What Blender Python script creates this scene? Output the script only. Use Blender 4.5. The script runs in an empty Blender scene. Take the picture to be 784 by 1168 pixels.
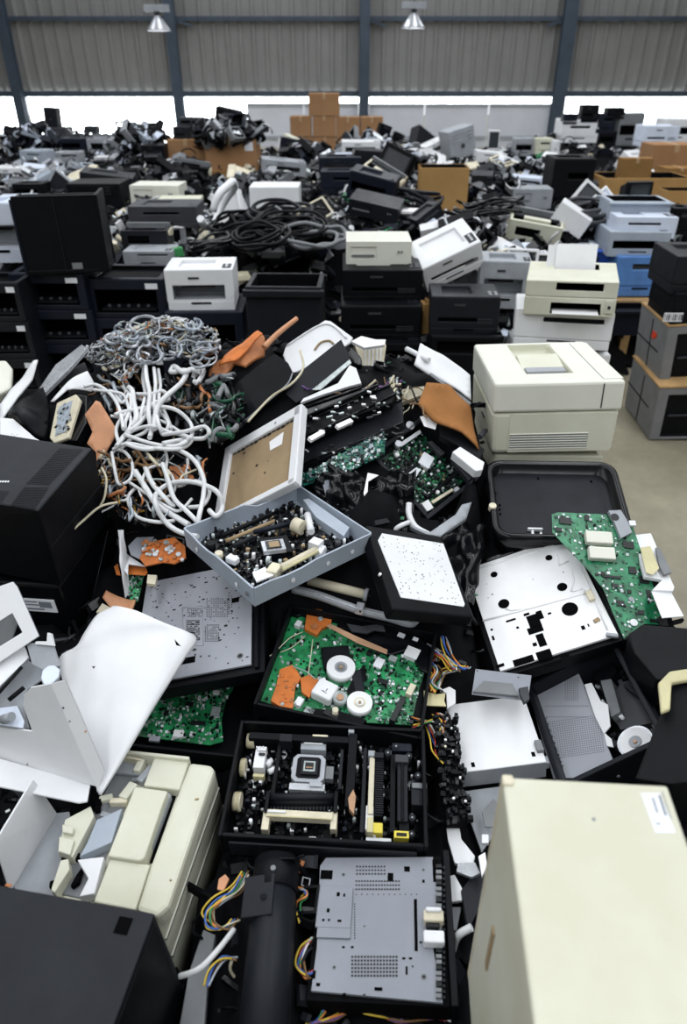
import bpy, bmesh, math, random
from mathutils import Matrix, Vector, noise
D2 = math.radians
C = bpy.context.scene.collection
# ------------------------------------------------------------------ camera
CAM = Vector((0, 0, 1.85)); TH = D2(32.3); F = 800.0
FW = Vector((0, math.cos(TH), -math.sin(TH))); UP = Vector((0, math.sin(TH), math.cos(TH))); RT = Vector((1, 0, 0))
def ray(px, py): return FW + RT * ((px - 392) / F) - UP * ((py - 584) / F)
def P(px, py, h):                       # the point at height h seen at a pixel
    d = ray(px, py); return CAM + d * ((h - CAM.z) / d.z)
def PY(px, py, Y):                      # the point at distance Y down the hall
    d = ray(px, py); return CAM + d * (Y / d.y)
def depth(p): return (Vector(p) - CAM).dot(FW)
def interp(tab, x):
    for (a, va), (b, vb) in zip(tab, tab[1:]):
        if x <= b: return va + (vb - va) * max(0, (x - a)) / (b - a)
    return tab[-1][1]
HP = [(350, 1.0), (400, .95), (500, .86), (600, .76), (700, .6), (850, .5), (1200, .48)]
def hp(py): return interp(HP, py)
def Q(px, py, dz=0): return P(px, py, hp(py) + dz)
# ------------------------------------------------------------------ materials
MAT = {}
def mat(name, col, rough=.5, metal=0.0, spec=.35, dirt=.25, dscale=9.0, bump=.0, emit=0, dcol=None, tr=0):
    m = bpy.data.materials.new(name); m.use_nodes = True; nt = m.node_tree; N = nt.nodes; L = nt.links
    b = N['Principled BSDF']; b.inputs['Roughness'].default_value = rough; b.inputs['Metallic'].default_value = metal
    b.inputs['Specular IOR Level'].default_value = spec
    tc = N.new('ShaderNodeTexCoord'); n1 = N.new('ShaderNodeTexNoise'); n1.inputs['Scale'].default_value = dscale
    n1.inputs['Detail'].default_value = 6; n1.inputs['Roughness'].default_value = .65
    L.new(tc.outputs['Object'], n1.inputs['Vector'])
    r = N.new('ShaderNodeValToRGB'); r.color_ramp.elements[0].position = .36; r.color_ramp.elements[1].position = .66
    c = (*col, 1); d = dcol or tuple(x * (1 - dirt) for x in col)
    r.color_ramp.elements[0].color = (*d, 1); r.color_ramp.elements[1].color = c
    L.new(n1.outputs['Fac'], r.inputs['Fac']); L.new(r.outputs['Color'], b.inputs['Base Color'])
    rr = N.new('ShaderNodeMapRange'); rr.inputs['To Min'].default_value = min(1, rough + .12); rr.inputs['To Max'].default_value = max(.05, rough - .08)
    L.new(n1.outputs['Fac'], rr.inputs['Value']); L.new(rr.outputs['Result'], b.inputs['Roughness'])
    if bump:
        n2 = N.new('ShaderNodeTexNoise'); n2.inputs['Scale'].default_value = dscale * 12; n2.inputs['Detail'].default_value = 4
        L.new(tc.outputs['Object'], n2.inputs['Vector'])
        bm = N.new('ShaderNodeBump'); bm.inputs['Strength'].default_value = bump; bm.inputs['Distance'].default_value = .002
        L.new(n2.outputs['Fac'], bm.inputs['Height']); L.new(bm.outputs['Normal'], b.inputs['Normal'])
    if emit:
        b.inputs['Emission Color'].default_value = c; b.inputs['Emission Strength'].default_value = emit
    MAT[name] = m; return m
mat('black', (.0042, .0048, .0068), .46, spec=.13, dirt=.4, bump=.15)
mat('black_gloss', (.0035, .004, .0055), .2, spec=.32, dirt=.3)
mat('black_matte', (.003, .0032, .0045), .7, spec=.08, dirt=.3)
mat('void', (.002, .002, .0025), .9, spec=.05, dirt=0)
mat('charcoal', (.012, .0138, .0185), .45, spec=.2, dirt=.3, bump=.1)
mat('navy', (.008, .011, .022), .45, spec=.22, dirt=.3)
mat('dark_grey', (.042, .045, .052), .5, dirt=.3)
mat('mid_grey', (.19, .2, .21), .5, dirt=.2)
mat('cabinet_grey', (.2, .205, .21), .55, dirt=.15)
mat('grey', (.34, .36, .39), .45, dirt=.2)
mat('blue_grey', (.38, .43, .5), .42, dirt=.15)
mat('lilac_light', (.38, .395, .44), .42, metal=.1, dirt=.15, dscale=4)
mat('steel', (.42, .44, .48), .38, metal=.2, dirt=.2, dscale=5)
mat('silver', (.62, .64, .68), .25, metal=.45, spec=.6, dirt=.3, dscale=20)
mat('lilac_steel', (.27, .285, .325), .42, metal=.1, dirt=.15, dscale=4)
mat('white', (.78, .79, .81), .4, dirt=.1, dscale=4)
mat('white_cable', (.7, .71, .72), .4, dirt=.22, dscale=6)
mat('cool_white', (.64, .7, .82), .4, dirt=.12)
mat('paper', (.86, .86, .87), .7, dirt=.06)
mat('cream', (.65, .655, .55), .45, dirt=.16, dscale=3, dcol=(.56, .55, .43))
mat('cream_light', (.74, .74, .655), .42, dirt=.1, dscale=3)
mat('ivory', (.72, .66, .5), .4, dirt=.25, dscale=12)
mat('yellowed', (.6, .55, .32), .4, dirt=.2)
mat('yellow', (.75, .62, .08), .4)
mat('amber', (.55, .33, .06), .4)
mat('cardboard', (.36, .2, .1), .85, spec=.1, dirt=.15, dscale=3)
mat('cardboard_dark', (.3, .165, .06), .85, spec=.1, dirt=.2, dscale=3)
mat('cardboard_bright', (.44, .26, .1), .85, spec=.1, dirt=.15, dscale=3)
mat('brown_card', (.38, .17, .06), .8, spec=.1, dirt=.3, dscale=5)
mat('tape', (.45, .3, .17), .35, dirt=.1)
mat('wood', (.48, .3, .13), .7, dirt=.3)
mat('tan_board', (.36, .26, .15), .75, dirt=.2, dscale=7)
mat('orange', (.7, .2, .04), .45, dirt=.35, dscale=16)
mat('rust_orange', (.5, .19, .07), .55, dirt=.35, dscale=10)
mat('salmon', (.62, .3, .16), .5, dirt=.2)
mat('copper', (.55, .33, .2), .35, metal=.3, dirt=.3)
mat('red', (.75, .07, .03), .4)
mat('blue', (.02, .1, .55), .4)
mat('sky_blue', (.1, .24, .56), .4)
mat('teal', (.03, .22, .17), .2, dirt=.75, dscale=30)
mat('green_pcb', (.016, .26, .11), .3, spec=.5, dirt=.75, dscale=26)
mat('green_bright', (.03, .34, .12), .3, spec=.5, dirt=.8, dscale=22)
mat('green_dark', (.01, .09, .045), .35, dirt=.6, dscale=30)
mat('solder', (.5, .56, .56), .3, metal=.3, spec=.6, dirt=.4, dscale=60)
mat('chip', (.012, .013, .014), .35, dirt=.2)
mat('sticker', (.78, .8, .84), .5, dirt=.05)
mat('print_grey', (.2, .22, .26), .6)
mat('clad', (.215, .215, .21), .6, metal=.0, dirt=.14, dscale=1.2)
mat('column_steel', (.05, .07, .1), .5, dirt=.3, dscale=2)
mat('lower_panel', (.6, .62, .68), .6, dirt=.1, dscale=1)
mat('glass_grey', (.05, .06, .065), .1, spec=.6, dirt=.2)
mat('cloth_blue', (.45, .55, .75), .8)
for n, c in (('w_yellow', (.7, .5, .06)), ('w_red', (.5, .05, .04)), ('w_blue', (.05, .13, .45)), ('w_orange', (.7, .25, .05)), ('w_green', (.05, .28, .09)), ('w_grey', (.4, .45, .5)), ('w_brown', (.2, .11, .05)), ('w_violet', (.2, .1, .3)), ('w_white', (.75, .75, .75)), ('w_pale', (.6, .55, .4))):
    mat(n, c, .45, dirt=.15)
mat('window_glow', (.93, .97, 1.0), .5, emit=7, dirt=0)
mat('lamp_glow', (1, 1, 1), .5, emit=5, dirt=0)
def floor_mat():
    m = bpy.data.materials.new('concrete'); m.use_nodes = True; N = m.node_tree.nodes; L = m.node_tree.links; b = N['Principled BSDF']
    tc = N.new('ShaderNodeTexCoord'); n = N.new('ShaderNodeTexNoise'); n.inputs['Scale'].default_value = 1.6; n.inputs['Detail'].default_value = 9; n.inputs['Roughness'].default_value = .7
    L.new(tc.outputs['Object'], n.inputs['Vector']); r = N.new('ShaderNodeValToRGB')
    r.color_ramp.elements[0].position = .35; r.color_ramp.elements[0].color = (.2, .178, .125, 1); r.color_ramp.elements[1].position = .68; r.color_ramp.elements[1].color = (.34, .31, .225, 1)
    L.new(n.outputs['Fac'], r.inputs['Fac']); L.new(r.outputs['Color'], b.inputs['Base Color']); b.inputs['Roughness'].default_value = .42; MAT['concrete'] = m
floor_mat()
# ------------------------------------------------------------------ mesh builder
class MB:
    def __init__(s): s.v = []; s.f = []; s.m = []; s.mats = []; s.sm = []
    def mi(s, name):
        if name not in s.mats: s.mats.append(name)
        return s.mats.index(name)
    def add(s, vs, fs, m, smooth=False):
        b = len(s.v); s.v.extend([tuple(v) for v in vs]); k = s.mi(m)
        for f in fs: s.f.append([b + i for i in f]); s.m.append(k); s.sm.append(smooth)
    def box(s, c, sz, m, rot=None, top=1.0, topy=None):
        x, y, z = sz[0] / 2, sz[1] / 2, sz[2] / 2; ty = top if topy is None else topy
        vs = [Vector((a * x * (top if k > 0 else 1), b * y * (ty if k > 0 else 1), k * z)) for k in (-1, 1) for a, b in ((-1, -1), (1, -1), (1, 1), (-1, 1))]
        R = eul(rot); c = Vector(c)
        s.add([R @ v + c for v in vs], [(3, 2, 1, 0), (4, 5, 6, 7), (0, 1, 5, 4), (1, 2, 6, 5), (2, 3, 7, 6), (3, 0, 4, 7)], m)
    def boxr(s, c, sz, m, ops, rot=None, top=1.0):
        """box with rectangular recesses: ops = {face: (u0,u1,v0,v1,depth,inner material)} in fractions of the face"""
        w, d, h = sz; R = eul(rot); c = Vector(c)
        fr = {'-y': ((-1, -1, -1), (1, 0, 0), (0, 0, 1), w, h), '+x': ((1, -1, -1), (0, 1, 0), (0, 0, 1), d, h), '+y': ((1, 1, -1), (-1, 0, 0), (0, 0, 1), w, h),
              '-x': ((-1, 1, -1), (0, -1, 0), (0, 0, 1), d, h), '+z': ((-1, -1, 1), (1, 0, 0), (0, 1, 0), w, d), '-z': ((-1, 1, -1), (1, 0, 0), (0, -1, 0), w, d)}
        def tp(p):
            k = top if p.z > 0 else 1
            return R @ Vector((p.x * k, p.y * k, p.z)) + c
        for key, (o, u, v, lu, lv) in fr.items():
            o = Vector((o[0] * w / 2, o[1] * d / 2, o[2] * h / 2)); u = Vector(u); v = Vector(v); n = u.cross(v)
            pt = lambda a, b, dd=0: tp(o + u * (a * lu) + v * (b * lv) - n * dd)
            if key not in ops: s.add([pt(0, 0), pt(1, 0), pt(1, 1), pt(0, 1)], [(0, 1, 2, 3)], m); continue
            a, b, e, g, dd, im = ops[key]
            vs = [pt(0, 0), pt(1, 0), pt(1, 1), pt(0, 1), pt(a, e), pt(b, e), pt(b, g), pt(a, g)]
            s.add(vs, [(0, 1, 5, 4), (1, 2, 6, 5), (2, 3, 7, 6), (3, 0, 4, 7)], m)
            vs = vs[4:] + [pt(a, e, dd), pt(b, e, dd), pt(b, g, dd), pt(a, g, dd)]
            s.add(vs, [(0, 1, 5, 4), (1, 2, 6, 5), (2, 3, 7, 6), (3, 0, 4, 7), (4, 5, 6, 7)], im)
    def cyl(s, p0, p1, r, m, seg=16, r2=None, caps=True):
        p0 = Vector(p0); p1 = Vector(p1); a = (p1 - p0).normalized(); u = a.orthogonal().normalized(); w = a.cross(u); r2 = r if r2 is None else r2
        vs = [p0 + (u * math.cos(t) + w * math.sin(t)) * r for t in [2 * math.pi * i / seg for i in range(seg)]] + [p1 + (u * math.cos(t) + w * math.sin(t)) * r2 for t in [2 * math.pi * i / seg for i in range(seg)]]
        s.add(vs, [(i, (i + 1) % seg, seg + (i + 1) % seg, seg + i) for i in range(seg)], m, True)
        if caps: s.add(vs, [tuple(reversed(range(seg))), tuple(range(seg, 2 * seg))], m)
    def ring(s, c, axis, R, r, h, m, seg=24):     # flat washer of height h
        c = Vector(c); a = Vector(axis).normalized(); u = a.orthogonal().normalized(); w = a.cross(u); vs = []
        for rr, z in ((R, 0), (R, h), (r, h), (r, 0)): vs += [c + a * z + (u * math.cos(2 * math.pi * i / seg) + w * math.sin(2 * math.pi * i / seg)) * rr for i in range(seg)]
        s.add(vs, [(k * seg + i, k * seg + (i + 1) % seg, ((k + 1) % 4) * seg + (i + 1) % seg, ((k + 1) % 4) * seg + i) for k in range(4) for i in range(seg)], m, False)
    def tube(s, pts, r, m, seg=6, closed=False, flat=1.0):
        pts = [Vector(p) for p in pts]; n = len(pts); vs = []; u = None
        for i, p in enumerate(pts):
            t = (pts[min(i + 1, n - 1)] - pts[max(i - 1, 0)]).normalized()
            if u is None: u = t.orthogonal().normalized()
            u = (u - t * u.dot(t)); u = u.normalized() if u.length > 1e-6 else t.orthogonal().normalized()
            w = t.cross(u); rr = r(i / (n - 1)) if callable(r) else r
            vs += [p + u * math.cos(2 * math.pi * k / seg) * rr + w * math.sin(2 * math.pi * k / seg) * rr * flat for k in range(seg)]
        fs = [(i * seg + k, i * seg + (k + 1) % seg, (i + 1) * seg + (k + 1) % seg, (i + 1) * seg + k) for i in range(n - 1) for k in range(seg)]
        s.add(vs, fs, m, True); s.add(vs, [tuple(reversed(range(seg))), tuple(range((n - 1) * seg, n * seg))], m)
    def prism(s, poly, z0, z1, m, ms=None, fn=None):
        n = len(poly); fn = fn or (lambda v: v)
        if sum(poly[i][0] * poly[(i + 1) % n][1] - poly[(i + 1) % n][0] * poly[i][1] for i in range(n)) < 0: poly = poly[::-1]
        vs = [fn(Vector((x, y, z0))) for x, y in poly] + [fn(Vector((x, y, z1))) for x, y in poly]
        s.add(vs, [tuple(reversed(range(n))), tuple(range(n, 2 * n))], m)
        s.add(vs, [(i, (i + 1) % n, n + (i + 1) % n, n + i) for i in range(n)], ms or m)
    def dot(s, x, y, z, r, m, n=6, sx=1, a=0):        # a punched hole or printed mark lying on a face
        s.add([(x + r * sx * math.cos(2 * math.pi * i / n + a), y + r * math.sin(2 * math.pi * i / n + a), z) for i in range(n)], [tuple(range(n))], m)
    def quad(s, x, y, z, w, d, m): s.add([(x - w / 2, y - d / 2, z), (x + w / 2, y - d / 2, z), (x + w / 2, y + d / 2, z), (x - w / 2, y + d / 2, z)], [(0, 1, 2, 3)], m)
    def build(s, name, parent=None, M=None, bevel=0, label=None, seg=2, origin=False):
        me = bpy.data.meshes.new(name)
        if origin and s.v:
            o0 = Vector((sum(v[0] for v in s.v) / len(s.v), sum(v[1] for v in s.v) / len(s.v), min(v[2] for v in s.v)))
            s.v = [tuple(Vector(v) - o0) for v in s.v]; M = Matrix.Translation(o0)
        me.from_pydata(s.v, [], s.f)
        for k in s.mats: me.materials.append(MAT[k])
        me.polygons.foreach_set('material_index', s.m); me.polygons.foreach_set('use_smooth', s.sm)
        bm = bmesh.new(); bm.from_mesh(me); bmesh.ops.remove_doubles(bm, verts=bm.verts, dist=1e-5)
        bmesh.ops.recalc_face_normals(bm, faces=bm.faces) if bevel else None
        bm.to_mesh(me); bm.free(); me.update()
        o = bpy.data.objects.new(name, me); C.objects.link(o)
        if parent is not None: o.parent = parent
        if M is not None:
            if parent is None: o.matrix_world = M
            else: o.matrix_local = M
        if bevel:
            b = o.modifiers.new('edge', 'BEVEL'); b.width = bevel; b.segments = seg; b.limit_method = 'ANGLE'; b.angle_limit = D2(35)
        if label: o['label'] = label
        return o
def eul(r):
    if r is None: return Matrix.Identity(3)
    if isinstance(r, (int, float)): return Matrix.Rotation(D2(r), 3, 'Z')
    return Matrix.Rotation(D2(r[2]), 3, 'Z') @ Matrix.Rotation(D2(r[0]), 3, 'X') @ Matrix.Rotation(D2(r[1]), 3, 'Y')
def TM(loc, rot=None): return Matrix.Translation(Vector(loc)) @ eul(rot).to_4x4()
def tag(o, label, cat, group=None, kind=None):
    if label: o['label'] = label
    if cat: o['category'] = cat
    if group: o['group'] = group
    if kind: o['kind'] = kind
    return o
FOOT = []       # what the scrap heap has to hold up: (matrix, w, d)
def empty(name, M, label, cat, group=None, foot=None):
    o = bpy.data.objects.new(name, None); o.empty_display_size = .05; C.objects.link(o); o.matrix_world = M; tag(o, label, cat, group)
    if foot: FOOT.append((M.copy(), foot[0], foot[1]))
    return o
def structure(o): o['kind'] = 'structure'; return o
def copy_tree(o, M=None, label=None, group=None):
    r = o.copy(); C.objects.link(r)
    if M is not None: r.matrix_world = M
    if label: r['label'] = label
    if group: r['group'] = group
    for ch in o.children:
        c = ch.copy(); C.objects.link(c); c.parent = r
        for g in ch.children:
            d = g.copy(); C.objects.link(d); d.parent = c
    return r
def smooth(pts, k=6):
    pts = [Vector(p) for p in pts]; out = []; n = len(pts)
    for i in range(n - 1):
        p0, p1, p2, p3 = pts[max(i - 1, 0)], pts[i], pts[i + 1], pts[min(i + 2, n - 1)]
        for j in range(k):
            t = j / k; out.append(.5 * ((2 * p1) + (p2 - p0) * t + (2 * p0 - 5 * p1 + 4 * p2 - p3) * t * t + (3 * p1 - p0 - 3 * p2 + p3) * t ** 3))
    return out + [pts[-1]]
def pose(n):
    m, d = POSES[n]; return Matrix((m[0:4], m[4:8], m[8:12], (0, 0, 0, 1))), d
def loc(M, px, py, z=0.0):              # local x, y of the point seen at a pixel, on the local plane z
    Mi = M.inverted(); o = Mi @ CAM; d = Mi.to_3x3() @ ray(px, py); t = (z - o.z) / d.z; p = o + d * t
    return p.x, p.y
def pxs(M, px, py, z=0.0):
    x, y = loc(M, px, py, z); return depth(M @ Vector((x, y, z))) / F
def crop(ox, oy, k): return lambda x, y: (ox + x / k, oy + y / k)
class Hero:
    """local frame of a device plus a reader that turns a spot on its face into local coordinates"""
    def __init__(s, key, cr=None, M=None, dims=None):
        if M is None: M, dims = pose(key)
        s.M, (s.w, s.d, s.h) = M, dims; s.cr = cr or (lambda x, y: (x, y)); s.k = 1.0
        if cr: a = cr(0, 0); b = cr(100, 0); s.k = (b[0] - a[0]) / 100
    def at(s, x, y, z=0): return loc(s.M, *s.cr(x, y), z)
    def sc(s, x, y, z=0): return pxs(s.M, *s.cr(x, y), z) * s.k
    def comp(s, mb, x, y, w, d, z0, h, m, rot=None, top=1.0):
        a, b = s.at(x, y, z0 + h); q = s.sc(x, y, z0 + h)
        mb.box((a, b, z0 + h / 2), (w * q, d * q * 1.1, h), m, rot, top)
    def disc(s, mb, x, y, r, z0, h, m, r2=None, seg=24):
        a, b = s.at(x, y, z0 + h); q = s.sc(x, y, z0 + h); mb.cyl((a, b, z0), (a, b, z0 + h), r * q, m, seg, None if r2 is None else r2 * q)
    def poly(s, mb, pts, z0, z1, m): mb.prism([s.at(x, y, z1) for x, y in pts], z0, z1, m)
def frame_of(pc, tilt, yaw=0): return Matrix.Translation(pc) @ eul((tilt[0], tilt[1], yaw)).to_4x4()
def slab(name, label, cat, pts, hc, tilt=(0, 0), th=.004, m='white', group=None, rim=0, rimw=.006, extra=None, bevel=.001, cr=None, foot=True, edge=None, warp=None):
    """flat or shallow scrap piece with the outline seen in the photo, standing at its own height and tilt"""
    if cr: pts = [cr(*p) for p in pts]
    cx = sum(p[0] for p in pts) / len(pts); cy = sum(p[1] for p in pts) / len(pts); M = frame_of(P(cx, cy, hc), tilt)
    poly = [loc(M, x, y) for x, y in pts]; mb = MB()
    mb.prism(poly, -th, 0, m, edge)
    if rim:
        n = len(poly); A = sum(poly[i][0] * poly[(i + 1) % n][1] - poly[(i + 1) % n][0] * poly[i][1] for i in range(n)); pp = poly if A > 0 else poly[::-1]
        for i in range(n):
            a = Vector(pp[i]); b = Vector(pp[(i + 1) % n]); L = (b - a).length
            if L > 1e-3:
                c = (a + b) / 2; nn = Vector((-(b - a).y, (b - a).x)).normalized() * rimw / 2
                mb.box((c.x + nn.x, c.y + nn.y, rim / 2), (L + rimw * .0, rimw, rim), edge or m, math.degrees(math.atan2((b - a).y, (b - a).x)))
    if extra and not warp: extra(mb, M)
    o = mb.build(name, None, M, bevel=0 if warp else bevel); tag(o, label, cat, group)
    if warp:
        bow, amp, sd = warp; bm = bmesh.new(); bm.from_mesh(o.data); bmesh.ops.triangulate(bm, faces=bm.faces)
        for _ in range(4):
            L = [e for e in bm.edges if e.calc_length() > .022]
            if L: bmesh.ops.subdivide_edges(bm, edges=L, cuts=1); bmesh.ops.triangulate(bm, faces=[f for f in bm.faces if len(f.verts) > 3])
        R = max(math.hypot(x, y) for x, y in poly)
        for v in bm.verts: v.co.z += bow * (v.co.x / R) ** 2 + amp * noise.noise(Vector((v.co.x * 14 + sd, v.co.y * 14, sd)))
        bm.normal_update()
        for f in bm.faces: f.smooth = abs(f.normal.z) > .5
        bm.to_mesh(o.data); bm.free()
    if foot:
        xs = [p[0] for p in poly]; ys = [p[1] for p in poly]
        FOOT.append((M @ Matrix.Translation(((max(xs) + min(xs)) / 2, (max(ys) + min(ys)) / 2, -th)), max(xs) - min(xs), max(ys) - min(ys)))
    return o
def sheet(name, label, cat, c4, m, th=.002, bulge=0, wr=0, n=(12, 8), group=None, seed=0, parent=None, Mi=None, back=None, cr=None, edge=None):
    """curved sheet through four corners (pixel x, pixel y, height)"""
    w = [P(*(cr(a, b) if cr else (a, b)), h) for a, b, h in c4]; nx, ny = n; g = []
    nn = ((w[1] - w[0]).cross(w[3] - w[0])).normalized(); nn = nn if nn.z > 0 else -nn
    for j in range(ny + 1):
        for i in range(nx + 1):
            u, v = i / nx, j / ny; p = (w[0] * (1 - u) + w[1] * u) * (1 - v) + (w[3] * (1 - u) + w[2] * u) * v
            if edge: u2 = edge(u, v); p = p + nn * u2
            g.append(p + nn * (bulge * math.sin(math.pi * u) * math.sin(math.pi * v) + wr * noise.noise(Vector((u * 5 + seed, v * 5, seed)))))
    k = len(g); mb = MB(); Id = lambda i, j: j * (nx + 1) + i
    top = [(Id(i, j), Id(i + 1, j), Id(i + 1, j + 1), Id(i, j + 1)) for j in range(ny) for i in range(nx)]
    vs = g + [p - nn * th for p in g]; mb.add(vs, top, m, True); mb.add(vs, [tuple(k + q for q in reversed(f)) for f in top], back or m, True)
    b = [Id(i, 0) for i in range(nx + 1)] + [Id(nx, j) for j in range(1, ny + 1)] + [Id(i, ny) for i in range(nx - 1, -1, -1)] + [Id(0, j) for j in range(ny - 1, 0, -1)]
    mb.add(vs, [(b[i], k + b[i], k + b[(i + 1) % len(b)], b[(i + 1) % len(b)]) for i in range(len(b))], m)
    if parent is not None:
        iv = parent.matrix_world.inverted(); mb.v = [tuple(iv @ Vector(v)) for v in mb.v]; return mb.build(name, parent)
    o = mb.build(name, origin=True); tag(o, label, cat, group); return o
def wire(name, label, cat, pts, r, m, group=None, seg=8, k=7, parent=None, sheen=None):
    mb = MB(); mb.tube(smooth(pts, k), r, m, seg)
    if parent is not None:
        iv = parent.matrix_world.inverted(); mb.v = [tuple(iv @ Vector(v)) for v in mb.v]; return mb.build(name, parent)
    return tag(mb.build(name, origin=True), label, cat, group)
POSES = {
 'chassis': ([0.9979, 0.0629, -0.0137, -0.033, -0.0642, 0.9886, -0.1365, 0.9591, 0.005, 0.137, 0.9906, 0.5109], [0.416, 0.2635, 0.0749]),
 'plate_bottom': ([0.9954, 0.0729, -0.0627, 0.069, -0.0689, 0.9955, 0.0644, 0.6775, 0.0672, -0.0597, 0.996, 0.4933], [0.2255, 0.2557, 0.0497]),
 'cream_open': ([0.9859, 0.1622, -0.0405, -0.3993, -0.1631, 0.9864, -0.0208, 0.854, 0.0366, 0.0271, 0.999, 0.2779], [0.2118, 0.3336, 0.2975]),
 'cream_tower': ([0.997, 0.0746, -0.0191, 0.2882, -0.0751, 0.9967, -0.0311, 0.4252, 0.0167, 0.0324, 0.9993, 0.6106], [0.1939, 0.2569, 0.5159]),
 'black_corner': ([0.9852, 0.1702, -0.0185, -0.4832, -0.1711, 0.9824, -0.0755, 0.5241, 0.0053, 0.0775, 0.997, 0.4006], [0.357, 0.2416, 0.3328]),
 'black_printer_top': ([0.9787, 0.2015, 0.0396, -0.8735, -0.1954, 0.973, -0.1225, 1.5851, -0.0632, 0.1121, 0.9917, 0.7573], [0.3608, 0.2714, 0.2458]),
 'black_printer_low': ([0.9896, 0.1385, -0.0386, -0.8771, -0.1394, 0.99, -0.0201, 1.6097, 0.0354, 0.0253, 0.9991, 0.5381], [0.3598, 0.3366, 0.1911]),
 'metal_left': ([0.9783, -0.0858, -0.1887, -0.3789, 0.047, 0.9785, -0.201, 1.4107, 0.2019, 0.1877, 0.9613, 0.5794], [0.3116, 0.3458, 0.0513]),
 'grey_tray': ([0.6501, 0.7593, 0.0306, -0.1718, -0.7596, 0.6504, -0.0014, 1.5087, -0.021, -0.0223, 0.9995, 0.7833], [0.3137, 0.3643, 0.0564]),
 'small_board': ([0.6417, 0.7237, 0.2539, 0.2382, -0.5239, 0.6554, -0.5441, 1.9313, -0.5601, 0.2161, 0.7997, 0.7687], [0.2477, 0.2269, 0.0594]),
 'dotted': ([0.893, -0.2067, 0.3999, 0.1714, 0.2835, 0.9482, -0.1431, 1.4503, -0.3496, 0.2412, 0.9053, 0.7098], [0.2181, 0.2588, 0.0594]),
 'white_plate': ([0.9274, -0.1256, -0.3524, 0.5347, 0.0429, 0.9714, -0.2334, 1.4704, 0.3716, 0.2014, 0.9063, 0.6001], [0.301, 0.3474, 0.0589]),
 'black_tray': ([0.9972, 0.0648, -0.0376, 0.6235, -0.0723, 0.9634, -0.2581, 1.769, 0.0195, 0.2601, 0.9654, 0.7098], [0.3747, 0.2994, 0.0862]),
 'green_right': ([0.8603, -0.2381, 0.4508, 0.6941, 0.4364, 0.801, -0.4097, 1.4672, -0.2636, 0.5492, 0.793, 0.7477], [0.2621, 0.3042, 0.01]),
 'board_center': ([0.9771, 0.2078, 0.0454, 0.014, -0.2009, 0.9718, -0.1235, 1.2497, -0.0698, 0.1115, 0.9913, 0.5677], [0.3689, 0.2914, 0.0605]),
 'green_left': ([0.9938, 0.0488, 0.0995, -0.3711, -0.045, 0.9982, -0.0395, 1.2411, -0.1013, 0.0348, 0.9943, 0.4261], [0.2685, 0.2599, 0.0586]),
 'white_box': ([0.9899, -0.0421, -0.1353, 0.3601, 0.0422, 0.9991, -0.0022, 1.1161, 0.1353, -0.0035, 0.9908, 0.4801], [0.1843, 0.1934, 0.0521]),
 'open_case': ([0.798, 0.0034, -0.6026, 0.6362, 0.0434, 0.9971, 0.0631, 1.1482, 0.601, -0.0766, 0.7955, 0.4934], [0.2489, 0.3224, 0.0953]),
 'printer_right': ([0.9994, 0.0177, -0.0311, 0.6689, -0.0157, 0.9979, 0.0633, 2.211, 0.0322, -0.0628, 0.9975, 0.7977], [0.395, 0.4449, 0.2266]),
 'white_frame': ([0.7706, 0.0267, -0.6367, -0.245, -0.2645, 0.9224, -0.2815, 1.8279, 0.5798, 0.3853, 0.7179, 0.8561], [0.3282, 0.2892, 0.0301]),
 'beige_inkjet': ([0.963, 0.2661, -0.0423, 1.0957, -0.2672, 0.9634, -0.0213, 3.4324, 0.0351, 0.0318, 0.9989, 0.879], [0.408, 0.3504, 0.119]),
 'white_base': ([0.977, 0.213, 0.0039, 1.0872, -0.2127, 0.9742, 0.0749, 3.4752, 0.0122, -0.074, 0.9972, 0.6916], [0.4537, 0.3785, 0.1663]),
 'blue_stack': ([0.5281, 0.8492, -0.0, 2.2036, -0.8492, 0.5281, -0.0, 6.0764, -0.0, 0.0, 1.0, 0.4], [0.38, 0.36, 0.2]),
 'grey_low': ([0.9981, 0.046, -0.0414, 2.0257, -0.0462, 0.9989, -0.006, 3.9498, 0.0411, 0.0079, 0.9991, 0.0152], [0.4395, 0.4938, 0.3247]),
 'grey_up': ([0.9964, 0.0261, -0.0803, 2.0417, -0.0266, 0.9996, -0.0051, 4.0252, 0.0801, 0.0072, 0.9968, 0.3197], [0.4393, 0.4452, 0.3485]),
}
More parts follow.
